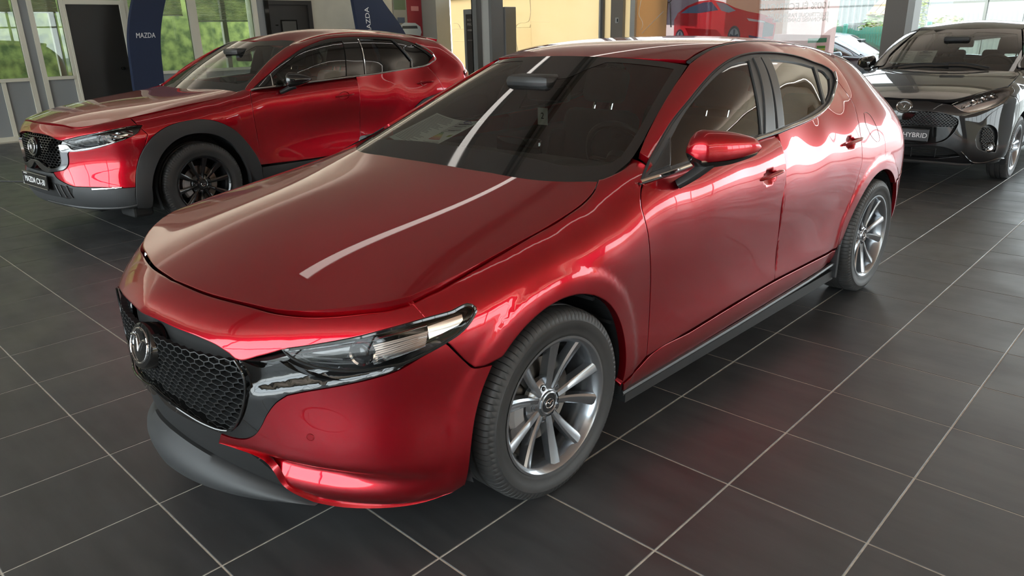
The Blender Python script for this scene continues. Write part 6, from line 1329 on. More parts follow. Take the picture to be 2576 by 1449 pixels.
def build_supermini():
    O = OUTL['M2']; A, B = m2_clays(); P = BLACKP
    car = empty('car', (M2_POSE[0], M2_POSE[1], 0), M2_POSE[2], 'glossy black small hatchback facing us with a name plate, by the far glazing', 'car')
    SIDE = Dir(1, 0, .12); OBL = Dir(1, 0, .75); TOP = Dir(0, -.12, 1); NOSE = Cyl(.15); SCR = Dir(0, -.55, .83)
    snap = lambda cl, pts: [tuple(cl.near(q)[0]) for q in catmull(pts, .04)]
    gap_f = snap(A, [(0, -.785, .778), (.2, -.765, .779), (.378, -.738, .762)]+[tuple(q) for q in O['hl_top'][1:5]]+[(.725, -.30, .896)]); gap_s = snap(A, [(.725, -.30, .896), (.724, -.1, .933), (.712, .1, .963), (.695, .28, .987), (.66, .35, .997)]); gap_s[0] = gap_f[-1]
    panel('bonnet', A, TOP, sym([gap_f, gap_s, [(.66, .35, .997), (.5, .30, .995), (.25, .265, 1.0), (0, .255, 1.003)]]), P, car, mirror=False, h=.03, gap=.002, lip=.03, deform=on_sheet(M2_HOODZ))
    # bumper with its openings
    arch = arc_pts(0, .305, .345, 128, 178, 14, .83)
    bump = [gap_f[:6], [gap_f[5], tuple(O['hl_low'][9])], O['hl_low'][::-1][:8], [tuple(O['hl_low'][2]), (.80, -.26, .79), (.822, -.21, .72), (.83, -.20, .59)], arch, [(.825, -.345, .31), (.815, -.35, .22)], [(.815, -.35, .22), (.75, -.47, .205), (.624, -.60, .205), (.5, -.69, .21), (.316, -.753, .215), (0, -.785, .21)]]
    gin = sym([O['gr'], O['gr_low']+[(0, -.817, .366)]]); gin[0] = [(0, -.821, .684)]+[tuple(q) for q in O['gr'][1:]]; gin[-1] = [(-x, y, z) for x, y, z in gin[0][::-1]]
    low = sym([[(0, -.815, .337), (.4, -.774, .362), (.448, -.757, .348), (.528, -.71, .286)], [(.528, -.71, .286), (.354, -.763, .254), (0, -.79, .240)]])
    fogc = seg_closed([tuple(q) for q in O['fog']], [0, 8]); fogm = [[(-x, y, z) for x, y, z in sg[::-1]] for sg in fogc[::-1]]
    panel('front_bumper', A, NOSE, sym(bump), P, car, mirror=False, h=.022, gap=.0015, lip=.03, step=.015, holes=[gin, low, fogc, fogm])
    panel('grille_backing', A, NOSE, gin, DARK, car, mirror=False, h=.04, off=-.045, lip=0)
    up = sym([[(0, -.821, .684)]+O['gr'][1:], O['gr_mid']]); hex_mesh(A, NOSE, up, SATINB, car, .028, .018, .545, 12, 17, .012, .0030, 'grille_mesh')
    panel('badge_shield', A, NOSE, sym([[(0, -.82, .688), (.13, -.815, .688)], [(.13, -.815, .688), (.10, -.815, .64), (.05, -.82, .60), (0, -.82, .595)]]), GLOSSB, car, mirror=False, h=.03, off=-.004, lip=.02)
    panel('plate_carrier', A, NOSE, sym([[(0, -.825, .548), (.445, -.755, .556)], [(.445, -.755, .556), (.40, -.775, .45), (.33, -.795, .405), (0, -.815, .40)]]), GLOSSB, car, mirror=False, h=.03, off=-.014, lip=.01)
    panel('intake_backing', A, NOSE, low, DARK, car, mirror=False, h=.04, off=-.05, lip=0)
    for z in (.262, .285, .308, .33): tube_on(A, [(-.44, -.765, z), (-.2, -.80, z), (0, -.81, z), (.2, -.80, z), (.44, -.765, z)], .006, SATINB, 'intake_slat', car, -.02, flat=.5)
    for x in (-.33, -.12, .12, .33): tube_on(A, [(x, -.80, .25), (x, -.80, .345)], .005, SATINB, 'intake_post', car, -.012)
    both('fog_recess', cut(A, NOSE, fogc, h=.03, off=-.03, lip=0), SATINB, car)
    fi = [[tuple(q) for q in O['fog_in'][:6]], [tuple(q) for q in O['fog_in'][5:]], [tuple(O['fog_in'][-1]), tuple(O['fog_in'][0])]]
    for sg in (1, -1):
        c = hex_mesh(A, NOSE, fi, MATTEG, car, .026, .017, .325, 19, 4, .010, .0028, 'fog_mesh', .68)
        if sg < 0: c.scale = (-1, 1, 1)
        c0, n0 = A.near((.72, -.575, .368)); k = np.array([sg, 1, 1]); nn = np.array([.35, -.93, .05]); nn /= np.linalg.norm(nn); Mq = frame_M((c0-nn*.004)*k, np.cross([0, 0, 1], nn*k), (0, 0, 1))
        b = MB(); b.lathe([(-.03, .046), (.010, .046), (.012, .040), (.004, .034)], 30, 'z', M=Mq); f_ = b.build('fog_lamp', GLOSSB, car, True); b = MB(); b.lathe([(-.012, .034), (-.016, .018), (-.018, .0005)], 24, 'z', M=Mq); b.build('fog_reflector', REFL, f_, True); b = MB(); b.lathe([(.004, .034), (.012, .018), (.014, .0005)], 24, 'z', M=Mq); b.build('fog_lens', LENS_G, f_, True)
        tube_on(A, [tuple(q) for q in O['edge']]+[(.805, -.36, .25)], .007, P, 'bumper_blade', car, .004, sg)
    tube_on(A, [(-.60, -.62, .205), (-.316, -.753, .212), (0, -.785, .208), (.316, -.753, .212), (.60, -.62, .205)], .018, SATINB, 'front_lip', car, .004)
    p_, n_ = A.cast((0, -3, .725), (0, 1, 0)); Mb = frame_M(p_+n_*.004, (1, 0, 0), (0, .2, 1)); b = MB(); b.lathe([(-.01, .001), (-.01, .078), (-.001, .072), (0, .0005)], 40, 'z', M=Mb@Matrix.Diagonal((1, .84, 1, 1))); e = b.build('badge', GLOSSB, car, True); emblem(e, Mb, .125)
    Mp = frame_M((0, -.842, .470), (1, 0, 0), (0, .05, 1)); plate(car, Mp, .52, .118, 'MAZDA 2 HYBRID', .062, mat('plate_grey', (.045, .045, .05, 1), .4), SATINB)
    # headlamps
    hls = [O['hl_top'], O['hl_low']]; hb = both('headlamp', cut(A, NOSE, hls, h=.025, gap=.001, lip=.02, off=-.045), mat('lamp_bowl', (.55, .55, .57, 1), .2, .8), car); both('lens', cut(A, NOSE, hls, h=.02, gap=.001, lip=.01, off=.001), LENS_G, car, hb)
    for sg, h in zip((1, -1), hb):
        k = np.array([sg, 1, 1]); b = MB(); V2 = []
        for i in range(13):
            for j in range(5):
                s_, t = i/12, j/4; q = np.array([.47+.22*s_, -.70+.27*s_, .775+.075*s_-(.055-.005*s_)*t]); p_, n_ = A.near(q); V2.append((p_-n_*(.022+.014*((i+j) % 2)))*k)
        b.add(V2, [(i*5+j, i*5+j+1, (i+1)*5+j+1, (i+1)*5+j) for i in range(12) for j in range(4)]); b.build('reflector_bowl', REFL, h)
        tube_on(A, [(.40, -.735, .748)]+[tuple(q) for q in O['hl_low'][::-1][1:8]], .008, REFL, 'running_light', h, -.010, sg)
        for s_ in (.3, .55, .8): c0, n0 = A.near((.47+.22*s_, -.70+.27*s_, .755+.075*s_)); nn = np.array([.5, -.86, 0]); nn /= np.linalg.norm(nn); b = MB(); b.lathe([(-.01, .022), (.012, .022), (.008, .018), (-.006, .0005)], 20, 'z', M=frame_M((c0-nn*.02)*k, np.cross([0, 0, 1], nn*k), (0, 0, 1))); b.build('projector_ring', CHROME, h, True)
    # wings, doors, body side
    fen = [gap_s, [(.66, .35, .997), (.68, .42, 1.01), (.70, .50, 1.03), (.775, .50, 1.01)], [(.775, .50, 1.01), (.82, .46, .93), (.842, .47, .78), (.825, .50, .5), (.822, .50, .33)], [(.822, .50, .33), (.83, .36, .29)], arc_pts(0, .305, .345, -5, 128, 20, .83), [(.83, -.20, .59), (.822, -.21, .72), (.80, -.26, .79), tuple(O['hl_low'][2])], O['hl_low'][:3][::-1], [tuple(O['hl_low'][0]), gap_s[0]]]
    both('front_wing', cut(A, Dir(1, -.15, .35), fen, h=.025, gap=.0018, lip=.025, step=.018), P, car)
    both('front_door', cut(A, SIDE, [[(.775, .50, 1.01), (.82, .46, .93), (.842, .47, .78), (.825, .50, .5), (.822, .50, .33)], [(.822, .50, .33), (.82, 1.45, .34)], [(.82, 1.45, .34), (.845, 1.45, .8), (.79, 1.45, 1.035)], [(.79, 1.45, 1.035), (.795, 1.0, 1.02), (.775, .50, 1.01)]], h=.04, gap=.0018, lip=.02, step=.03), P, car)
    both('rear_door', cut(B, SIDE, [[(.79, 1.45, 1.035), (.845, 1.45, .8), (.82, 1.45, .34)], [(.82, 1.45, .34), (.82, 2.15, .36)], arc_pts(2.56, .305, .345, 175, 120, 10, .84), [(.846, 2.39, .62), (.845, 2.38, .9), (.74, 2.38, 1.12)], [(.74, 2.38, 1.12), (.77, 2.1, 1.075), (.79, 1.45, 1.035)]], h=.04, gap=.0018, lip=.02, step=.03), P, car)
    wt = [(.775, .50, 1.01), (.775, .6, 1.08), (.73, .85, 1.22), (.68, 1.1, 1.325), (.645, 1.35, 1.375), (.63, 1.7, 1.395), (.63, 2.1, 1.375), (.66, 2.35, 1.27), (.74, 2.38, 1.12)]; belt = [(.775, .50, 1.01), (.795, 1.0, 1.02), (.79, 1.45, 1.035), (.77, 2.1, 1.075), (.74, 2.38, 1.12)]
    he = [(.46, 2.75, 1.36), (.60, 2.88, 1.2), (.70, 2.92, 1.05), (.78, 2.92, .85)]
    bs = [[(.69, .47, 1.02), (.66, .45, 1.02), (.62, .64, 1.14), (.57, .85, 1.27), (.505, 1.09, 1.39)], [(.505, 1.09, 1.39), (.535, 1.25, 1.42), (.53, 1.5, 1.45), (.53, 2.0, 1.447), (.50, 2.5, 1.40), (.46, 2.75, 1.36)], he, [(.78, 2.92, .85), (.845, 2.78, .55)], arc_pts(2.56, .305, .345, 40, 118, 12, .84), [(.846, 2.39, .62), (.845, 2.38, .9), (.74, 2.38, 1.12)], wt[::-1], [(.775, .50, 1.01), (.69, .47, 1.02)]]
    both('body_side', cut(B, OBL, bs, h=.035, gap=.0018, lip=.02, step=.025), P, car)
    gs = {'front_door_glass': [[(.80, .62, 1.03), (.79, 1.38, 1.045)], [(.79, 1.38, 1.045), (.665, 1.34, 1.36)], [(.665, 1.34, 1.36), (.695, 1.1, 1.305), (.74, .87, 1.20), (.79, .66, 1.07)], [(.79, .66, 1.07), (.80, .62, 1.03)]], 'rear_door_glass': [[(.79, 1.48, 1.05), (.765, 2.1, 1.09), (.74, 2.3, 1.13)], [(.74, 2.3, 1.13), (.665, 2.27, 1.28), (.64, 2.08, 1.36)], [(.64, 2.08, 1.36), (.648, 1.7, 1.378), (.66, 1.44, 1.365)], [(.66, 1.44, 1.365), (.79, 1.48, 1.05)]]}
    side_windows(car, B, O, wt, belt, gs, (SIDE_G, PRIV_G), GLOSSB, belt)
    rl = [(.505, 1.10, 1.392), (.52, 1.25, 1.42), (.515, 1.5, 1.452), (.515, 2.0, 1.449), (.485, 2.5, 1.402), (.45, 2.72, 1.365)]
    panel('roof', B, Dir(0, 0, 1), sym([[(0, .985, 1.402), (.25, 1.015, 1.402), (.42, 1.06, 1.395), (.505, 1.10, 1.392)], rl, [(.45, 2.72, 1.365), (.2, 2.80, 1.385), (0, 2.81, 1.388)]]), P, car, mirror=False, h=.04, gap=.002, lip=.012, deform=on_sheet(M2_ROOFZ))
    b = MB(); b.tube([(0, 2.55, 1.43), (0, 2.62, 1.47), (0, 2.70, 1.475)], [.02, .014, .006], 8, flat=.5); b.build('roof_aerial', P, car, True)
    TG = Dir(0, 1, .35); panel('tailgate', B, TG, sym([[(0, 2.81, 1.388), (.2, 2.80, 1.385), (.45, 2.72, 1.365)], [(.45, 2.72, 1.365), he[0]], he, [(.78, 2.92, .85), (.4, 3.08, .8), (0, 3.13, .8)]]), P, car, mirror=False, h=.06, gap=.002, lip=.02, holes=[sym([[(0, 2.95, 1.31), (.42, 2.86, 1.28)], [(.42, 2.86, 1.28), (.55, 2.96, 1.05)], [(.55, 2.96, 1.05), (0, 3.07, 1.03)]])])
    panel('rear_glass', B, TG, sym([[(0, 2.95, 1.31), (.42, 2.86, 1.28)], [(.42, 2.86, 1.28), (.55, 2.96, 1.05)], [(.55, 2.96, 1.05), (0, 3.07, 1.03)]]), SIDE_G, car, mirror=False, h=.06, off=-.004, gap=-.004, lip=0)
    panel('rear_bumper', B, Cyl(2.2, 1), sym([[(0, 3.13, .8), (.4, 3.08, .8), (.78, 2.92, .85)], [(.78, 2.92, .85), (.845, 2.78, .55)], [(.845, 2.78, .55), (.80, 2.9, .35)], [(.80, 2.9, .35), (0, 3.08, .3)]]), P, car, mirror=False, h=.06, gap=.002, lip=.02)
    wsb = [(0, .20, .97), (.3, .22, .97), (.58, .30, .97), (.68, .37, .98)]; wss = [(.68, .37, .98), (.672, .43, 1.02), (.645, .56, 1.09), (.62, .66, 1.15), (.565, .86, 1.275), (.50, 1.075, 1.39)]; wst = [(.50, 1.075, 1.39), (.42, 1.05, 1.395), (.25, 1.008, 1.402), (0, .98, 1.402)]
    fin = sym([[(0, .365, 1.07), (.3, .385, 1.07), (.56, .46, 1.06)], [(.56, .46, 1.06), (.605, .52, 1.085), (.60, .60, 1.13)], [(.60, .60, 1.13), (.54, .82, 1.265), (.49, .97, 1.345)], [(.49, .97, 1.345), (.3, .94, 1.36), (.12, .925, 1.365)], [(.12, .925, 1.365), (.09, .86, 1.335), (0, .855, 1.335)]])
    panel('windscreen', B, SCR, sym([wsb, wss, wst]), SCREEN_G, car, mirror=False, h=.05, off=-.004, lip=0, gap=0, deform=on_sheet(M2_SCREENZ)); panel('windscreen_border', B, SCR, sym([wsb, wss, wst]), FRIT, car, mirror=False, h=.03, off=-.0028, lip=0, gap=0, holes=[fin], deform=on_sheet(M2_SCREENZ))
    for pts in ([(-.62, .36, 1.0), (-.3, .36, 1.055), (.05, .33, 1.05)], [(-.10, .34, 1.05), (.2, .36, 1.065), (.42, .345, 1.03)]):
        b = MB(); b.tube([(x, y-.015, float(M2_SCREENZ(x, y))+.014) for x, y, z in catmull(pts, .05)], .010, 6); b.build('wiper', SATINB, car, True)
    mirror_shell(car, (.80, .70, 1.045), (1.02, .80, 1.045), .085, .085, GLOSSB, [(.80, .60, .985), (.83, .62, .985), (.87, .66, .985)], pw=2.2, amt=.5)
    b = MB(); M = frame_M((-.935, .62, .945), (0, 1, 0), (0, 0, 1))
    liners(car, .825, .305, .342, (0, 2.56), .55)
    for y in (0, 2.56): make_wheel('wheel', car, (.745, y, .305), 0, .305, .215, .185, 'five', alloy=ALLOY); make_wheel('wheel', car, (-.745, y, .305), 0, .305, .215, .185, 'five', True, alloy=ALLOY)
    b = MB(); b.rbox((-.5, -.55, .2), (.5, .35, .72), .05); b.rbox((-.74, .4, .18), (.74, 2.1, .30), .03); b.rbox((-.5, 2.1, .22), (.5, 2.85, .45), .05); b.build('underbody', DARK, car)
    cabin(car, dict(x=.66, floor=.30, y0=.48, y1=2.6, belt=.99, seat_y=1.42, seat_x=.34, seat_z=.54, dash_y=.72, dash_z=1.0, screen_y=.46, roof=1.40))
    return car

# ---------------------------------------------------------------- outdoors, seen through the glazing
def leafy(name, boxes, n, m, size, label, cat, parent=None, seed=1, kind=None):
    """Foliage: many small bent leaves scattered through rounded volumes."""
    rnd = random.Random(seed); b = MB()
    for (cx, cy, cz, rx, ry, rz) in boxes:
        for _ in range(n):
            while True:
                u = [rnd.uniform(-1, 1) for _ in range(3)]; d = sum(t*t for t in u)
                if .35 < d < 1: break
            p_ = Vector((cx+u[0]*rx, cy+u[1]*ry, cz+u[2]*rz)); s_ = size*rnd.uniform(.6, 1.3)
            R_ = Matrix.Rotation(rnd.uniform(0, 6.3), 3, 'Z')@Matrix.Rotation(rnd.uniform(-1.0, 1.0), 3, 'X'); a = R_@Vector((s_, 0, 0)); c = R_@Vector((0, s_*.45, s_*.12))
            b.add([p_-a, p_+c, p_+a, p_-c+Vector((0, 0, s_*.1))], [(0, 1, 2, 3)])
    return b.build(name, m, parent)
LEAF = mat('leaf_green', (.13, .20, .04, 1), .6, noise=((3, 3, 3), (.36, .40, .12, 1)))
LEAF2 = mat('leaf_lime', (.20, .26, .04, 1), .6, noise=((3, 3, 3), (.36, .36, .09, 1)))
LEAF3 = mat('leaf_ivy', (.06, .13, .025, 1), .6, noise=((4, 4, 4), (.24, .27, .045, 1)))
BARK = mat('bark', (.12, .09, .06, 1), .9)
def build_outdoors():
    b = MB(); b.box((-60, -60, -.20), (60, 60, -.08)); S('ground', b, mat('pale_asphalt', hexc(158, 154, 146), .9, noise=((.5, .5, .5), hexc(146, 143, 135))), 'pale asphalt forecourt outside')
    b = MB(); b.box((13.2, -14, -.08), (17.5, 22, .02)); S('verge', b, mat('dry_grass_verge', hexc(165, 129, 65), .9, noise=((1, 1, 1), hexc(151, 99, 44))), 'dry yellow verge along the forecourt')
    b = MB(); b.box((26, -16, 0), (34, 6, 4.2)); tag(b.build('warehouse', mat('tan_render', hexc(135, 123, 101), .8)), 'tan rendered warehouse across the road outside', 'building')
    # garden hedge behind the offices
    h = empty('hedge', (-17.4, 2.5, 0), 0, 'sunlit green hedge of loose foliage seen through the office windows', 'hedge')
    rnd = random.Random(3); vols = []
    for i in range(26): vols.append((rnd.uniform(-.9, .5), rnd.uniform(-7, 7.5), rnd.uniform(.3, 3.4), .9, 1.1, .9))
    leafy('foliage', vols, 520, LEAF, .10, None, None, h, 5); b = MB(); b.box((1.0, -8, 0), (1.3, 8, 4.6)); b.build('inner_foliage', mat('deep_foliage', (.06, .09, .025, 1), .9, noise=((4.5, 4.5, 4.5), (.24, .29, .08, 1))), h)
    for k in range(6): b = MB(); b.tube([(.2, -6+k*2.4, -.1), (.3, -6+k*2.4+.2, 1.4), (.2, -6+k*2.4, 3)], .06, 6); b.build('stem', BARK, h)
    # venetian blinds hung inside the offices
    SL = mat('blind_slat', (.75, .74, .70, 1), .6)
    for i, (y0, y1, z0, dense, lab) in enumerate(((1.2, 2.38, 1.94, 0, 'grey blind drawn down behind the leftmost office window'), (2.56, 3.05, 1.95, 0, 'grey blind drawn down behind the narrow office window by the black door'), (4.05, 5.1, 1.90, 1, 'fine slatted blind behind the window between the navy arch and mullion'), (5.2, 6.36, 1.80, 1, 'fine slatted blind behind the window beside the second black door'))):
        r = empty('window_blind', (XL-.30, y0, 0), 0, lab, 'blind', None); k = 0
        q = MB(); q.box((-.03, 0, 2.9), (.03, y1-y0, 2.96)); q.build('head_rail', ALUM, r)
        z = 2.88; sl = MB()
        while z > z0: sl.add([(-.004, 0, z-.010), (.004, 0, z+.0085 if not dense else z+.004), (.004, y1-y0, z+.0085 if not dense else z+.004), (-.004, y1-y0, z-.010)], [(0, 1, 2, 3)]); z -= .021
        tag(sl.build('slats', SL, r), kind='stuff'); q = MB(); q.box((-.014, 0, z-.01), (.014, y1-y0, z+.008)); q.build('bottom_rail', ALUM, r)
    # white corrugated shed, tiled lean-to, ivy, green fence
    r = empty('shed', (-9, 20, 0), 0, 'white corrugated metal shed beyond the green fence', 'building'); n = 56; V = []; F = []
    CORR = mat('white_sheet_metal', hexc(118, 120, 117), .6)
    for i in range(4*n+1):
        x = -4+i*(9.0/(4*n)); y = (0, 0, .05, .05)[i % 4]; V += [(x, y, -.1), (x, y, 3.0)]
    F = [(2*i, 2*i+2, 2*i+3, 2*i+1) for i in range(4*n)]
    b = MB(); b.add(V, F); b.build('wall_sheet', CORR, r); b = MB(); b.box((-4, .06, -.1), (5, 6, 2.95)); b.build('shed_body', CORR, r); b = MB(); b.box((-4.2, -.2, 2.95), (5.2, 6.2, 3.1)); b.build('shed_roof', mat('shed_roof', (0.280, 0.280, 0.280, 1), .6), r)
    r = empty('lean_to', (-4.4, 17, 0), 0, 'low wall under a weathered tile roof, patched with orange lichen', 'building')
    b = MB(); b.box((.03, .05, -.1), (.66, .8, 1.66)); b.build('low_wall', mat('low_wall', hexc(146, 138, 123), .9), r)
    TL = mat('old_roof_tile', hexc(98, 88, 79), .9, noise=((6, 6, 6), hexc(135, 105, 58)))
    for i in range(4): b = MB(); b.box((0, 0, 0), (.142, .75, .022), Matrix.Translation((.0+i*.155, -.02, 1.66))@Matrix.Rotation(math.radians(24), 4, 'X')); b.build('roof_tile', TL, r)
    for px in ((.12, 1.70), (.62, 1.80)): b = MB(); b.rbox((px[0]-.05, .0, px[1]), (px[0]+.06, .10, px[1]+.03), .01); b.build('lichen_patch', mat('orange_lichen', hexc(165, 115, 36), .9), r)
    o = leafy('ivy', [(-4.25+i*.17, 16.7, 1.15+.12*math.sin(i), .26, .22, .48) for i in range(4)]+[(-4.95, 16.6, 1.35, .12, .12, .35)], 150, LEAF3, .055, None, None, None, 8); tag(o, 'green and yellow ivy hanging over the low wall below the tile roof', 'ivy'); q = MB(); q.tube([(-4.1, 16.85, -.1), (-4.05, 16.8, .6), (-4.0, 16.75, 1.2)], .02, 6); q.build('stem', BARK, o)
    r = empty('mesh_fence', (-6.5, 15, 0), 0, 'green wire fence backed with torn green screening', 'fence')
    FG = mat('green_fence', (.05, .22, .16, 1), .5); b = MB()
    for i in range(80): b.box((i*.05, 0, 0), (i*.05+.008, .008, 1.42))
    for z in (.1, .5, .9, 1.3): b.box((0, -.006, z), (4.0, .006, z+.012))
    tag(b.build('wires', FG, r), kind='stuff')
    b = MB(); V = []; F = []
    for i in range(41):
        x = i*.1; V += [(x, .05+.01*math.sin(i*1.7), 0), (x, .05+.012*math.cos(i*1.3), 1.40+.035*math.sin(i*.9)+.03*math.sin(i*2.3))]
    b.add(V, [(2*i, 2*i+2, 2*i+3, 2*i+1) for i in range(40)]); b.build('screening', mat('green_screening', (.075, .22, .17, 1), .8, noise=((2.5, 2.5, 1.2), (.15, .26, .15, 1))), r)
    for x in (2.42, 3.97): b = MB(); b.rbox((x-.035, -.05, -.1), (x+.035, .03, 1.50), .01); b.build('post', FG, r)
    # shrubs, pale buildings and picket fence right of the pier
    sh = empty('shrub', (-2.33, 15.4, 0), 0, 'lime green bush outside the glazing above the black car', 'bush'); leafy('foliage', [(.0, 0, 1.30, .40, .3, .32), (-.1, 0, .7, .4, .3, .5)], 600, LEAF2, .045, None, None, sh, 9); b = MB(); b.tube([(0, 0, -.1), (0, 0, 1.2)], .02, 6); b.build('stem', BARK, sh)
    sh = empty('shrub', (-2.98, 15.6, 0), 0, 'tall yellow-green shrub right beside the dark pier outside', 'bush'); leafy('foliage', [(0, 0, 1.0+.33*i, .26, .2, .35) for i in range(4)], 260, LEAF2, .04, None, None, sh, 10); b = MB(); b.tube([(0, 0, -.1), (0, 0, 2.2)], .02, 6); b.build('stem', BARK, sh)
    r = empty('house', (-3.6, 27, 0), 0, 'white rendered house with small blue-grey windows far outside', 'building')
    HW = mat('white_render', hexc(143, 142, 138), .8); b = MB(); b.box((0, 0, -.1), (2.6, 4, 3.4)); b.build('house_wall', HW, r)
    for x in (.3, 1.5): b = MB(); b.box((x, -.02, 1.95), (x+.75, .02, 2.6)); f_ = b.build('house_window', mat('blue_grey_frame', hexc(98, 109, 123), .5), r); b = MB(); b.box((x+.08, -.03, 2.0), (x+.67, -.02, 2.5)); b.build('pane', mat('far_pane', hexc(115, 123, 131), .2), f_)
    r = empty('pale_building', (-2.0, 19, 0), 0, 'pale panelled building with a door and blue post beyond the picket fence', 'building')
    PB = mat('pale_panel', hexc(132, 130, 121), .7)
    for i in range(3): b = MB(); b.rbox((-1.2+i*.72, 0, -.1), (-1.2+i*.72+.70, .3, 3.0), .01); b.build('wall_panel', PB, r)
    b = MB(); b.box((1.45, .02, -.1), (4.6, .3, 3.0)); b.build('wall_panel', mat('pale_panel_2', hexc(123, 123, 119), .7), r)
    b = MB(); b.box((1.0, -.02, -.1), (1.42, .35, 3.0)); b.build('glass_door', mat('reflecting_door', hexc(115, 131, 115), .15), r)
    b = MB(); b.box((1.18, -.1, -.1), (1.24, -.02, 3.0)); b.build('blue_post', mat('blue_paint', hexc(33, 63, 107), .5), r); b = MB(); b.box((1.0, -.03, 2.0), (1.42, -.02, 2.08)); b.build('red_bar', mat('red_paint', hexc(146, 44, 36), .5), r)
    b = MB(); M = Matrix.Translation((2.05, -.02, 2.05))@Matrix.Rotation(PI/2, 4, 'X')@Matrix.Diagonal((.7, 1.3, 1, 1)); b.lathe([(0, .13), (.02, .13), (.02, .0005)], 24, 'z', M=M); b.build('oval_sign', DKALU, r, True)
    r = empty('picket_fence', (-2.45, 16.9, 0), 0, 'low white picket fence in front of the pale building', 'fence'); WP = mat('white_pickets', hexc(131, 129, 123), .6)
    for i in range(34):
        b = MB(); b.prism([(0, -.1), (.035, -.1), (.035, 1.62), (.0175, 1.66), (0, 1.62)], 0, .015, Matrix.Translation((i*.085, 0, 0))@Matrix.Rotation(PI/2, 4, 'X')); b.build('picket', WP, r)
    for z in (.4, 1.3): b = MB(); b.box((0, .0, z), (34*.085, .03, z+.05)); b.build('rail', WP, r)

# ---------------------------------------------------------------- showroom furniture and paperwork
NAVY = mat('navy_fabric', hexc(30, 42, 70), .8, bump=(300, .15))
def arch(label, x, left, right, ztop, letters, rot, th=.10):
    """Curved navy display panel standing on the floor; left and right are (y, z) edges."""
    L = catmull([(y, z, 0) for y, z in left], .06); R = catmull([(y, z, 0) for y, z in right], .06)
    y0 = left[0][0]; r = empty('display_arch', (x, y0, 0), 0, label, 'display')
    n = max(len(L), len(R)); f = lambda P: [P[min(len(P)-1, int(round(i*(len(P)-1)/(n-1))))] for i in range(n)]; L, R = f(L), f(R)
    V = []; F = []
    for a, b_ in zip(L, R): V += [(-th/2, a[0]-y0, a[1]), (-th/2, b_[0]-y0, b_[1]), (th/2, b_[0]-y0, b_[1]), (th/2, a[0]-y0, a[1])]
    for i in range(n-1):
        for k in range(4): F.append((i*4+k, i*4+(k+1) % 4, (i+1)*4+(k+1) % 4, (i+1)*4+k))
    F += [(3, 2, 1, 0), tuple((n-1)*4+k for k in range(4))]
    b = MB(); b.add(V, F); o = b.build('fabric_panel', NAVY, r); bm = bmesh.new(); bm.from_mesh(o.data); bmesh.ops.recalc_face_normals(bm, faces=bm.faces[:]); bm.to_mesh(o.data); bm.free()
    b = MB(); b.rbox((-.22, left[0][0]-y0-.05, 0), (.22, right[0][0]-y0+.05, .02), .006); b.build('base_plate', DKALU, r)
    for txt, y, z, sz in letters:
        M = Matrix.Translation((th/2+.002, y-y0, z))@frame_M((0, 0, 0), (0, 1, 0), (0, 0, 1))@Matrix.Rotation(rot, 4, 'Z'); text('lettering', txt, sz, WHITE, r, M, .001, shear=.12 if rot == 0 else 0, sx=.78 if rot == 0 else 1)
    return r
def sheet_mesh(w, h, nx, ny, fz):
    V = [(w*(i/nx-.5), h*(j/ny-.5), fz(i/nx-.5, j/ny-.5)) for i in range(nx+1) for j in range(ny+1)]; F = [(i*(ny+1)+j, (i+1)*(ny+1)+j, (i+1)*(ny+1)+j+1, i*(ny+1)+j+1) for i in range(nx) for j in range(ny)]
    return V, F
def info_sheet(M, w, h, label, bend, colours=True, headed=True):
    """A printed specification sheet lying on a dashboard: two columns of small print, badge and energy bars."""
    r = empty('information_sheet', tuple(M.translation), 0, label, 'paper'); Ml = Matrix.Translation(-M.translation)@M
    fz = lambda u, v: bend*(u*u*4)
    V, F = sheet_mesh(w, h, 14, 4, fz); b = MB(); b.add([tuple(Ml@Vector(v)) for v in V], F); b.build('sheet', PAPER, r)
    INK = mat('grey_print', (.22, .25, .28, 1), .7); INK2 = mat('black_print', (.04, .04, .05, 1), .7)
    b = MB(); rnd = random.Random(5)
    def strip(u0, v0, u1, v1, q, k=4):
        for i in range(k):
            a, c = u0+(u1-u0)*i/k, u0+(u1-u0)*(i+1)/k; q.add([tuple(Ml@Vector((w*u, h*v, fz(u, v)+.0012))) for u, v in ((a, v0), (c, v0), (c, v1), (a, v1))], [(0, 1, 2, 3)])
    for col in ((-.46, -.03), (.04, .46)):
        v = .44
        while v > -.44:
            if not (colours and col[0] > 0 and -.30 < v < .06): strip(col[0], v, col[0]+(col[1]-col[0])*rnd.uniform(.5, .98), v+.012, b)
            v -= .034
    tag(b.build('small_print', INK, r), kind='stuff')
    b = MB(); strip(.10, .34, .40, .38, b); strip(.10, .26, .36, .29, b); strip(.12, .12, .40, .145, b); tag(b.build('bold_print', INK2, r), kind='stuff')
    b = MB(); b.tube([tuple(Ml@Vector((w*(.22+.06*math.cos(t)), h*(.43+.045*math.sin(t)), fz(.22, 0)+.0018))) for t in np.linspace(0, 2*PI, 20)[:-1]], .0025, 4, True); b.build('printed_emblem', mat('blue_print', (.12, .14, .30, 1), .6), r)
    if colours:
        for i, c in enumerate(((60, 140, 80), (110, 170, 80), (190, 200, 80), (235, 210, 80), (235, 170, 80), (225, 120, 80), (205, 80, 80))):
            b = MB(); strip(.06, .02-.04*i, .10+.030*(i+1), .045-.04*i, b, 2); b.build('energy_bar', mat(f'energy_ink_{"abcdefg"[i]}', hexc(*c), .6), r)
        b = MB(); strip(.34, -.12, .44, -.05, b, 2); b.build('energy_mark', mat('energy_ink_mark', hexc(150, 170, 60), .6), r)
    return r
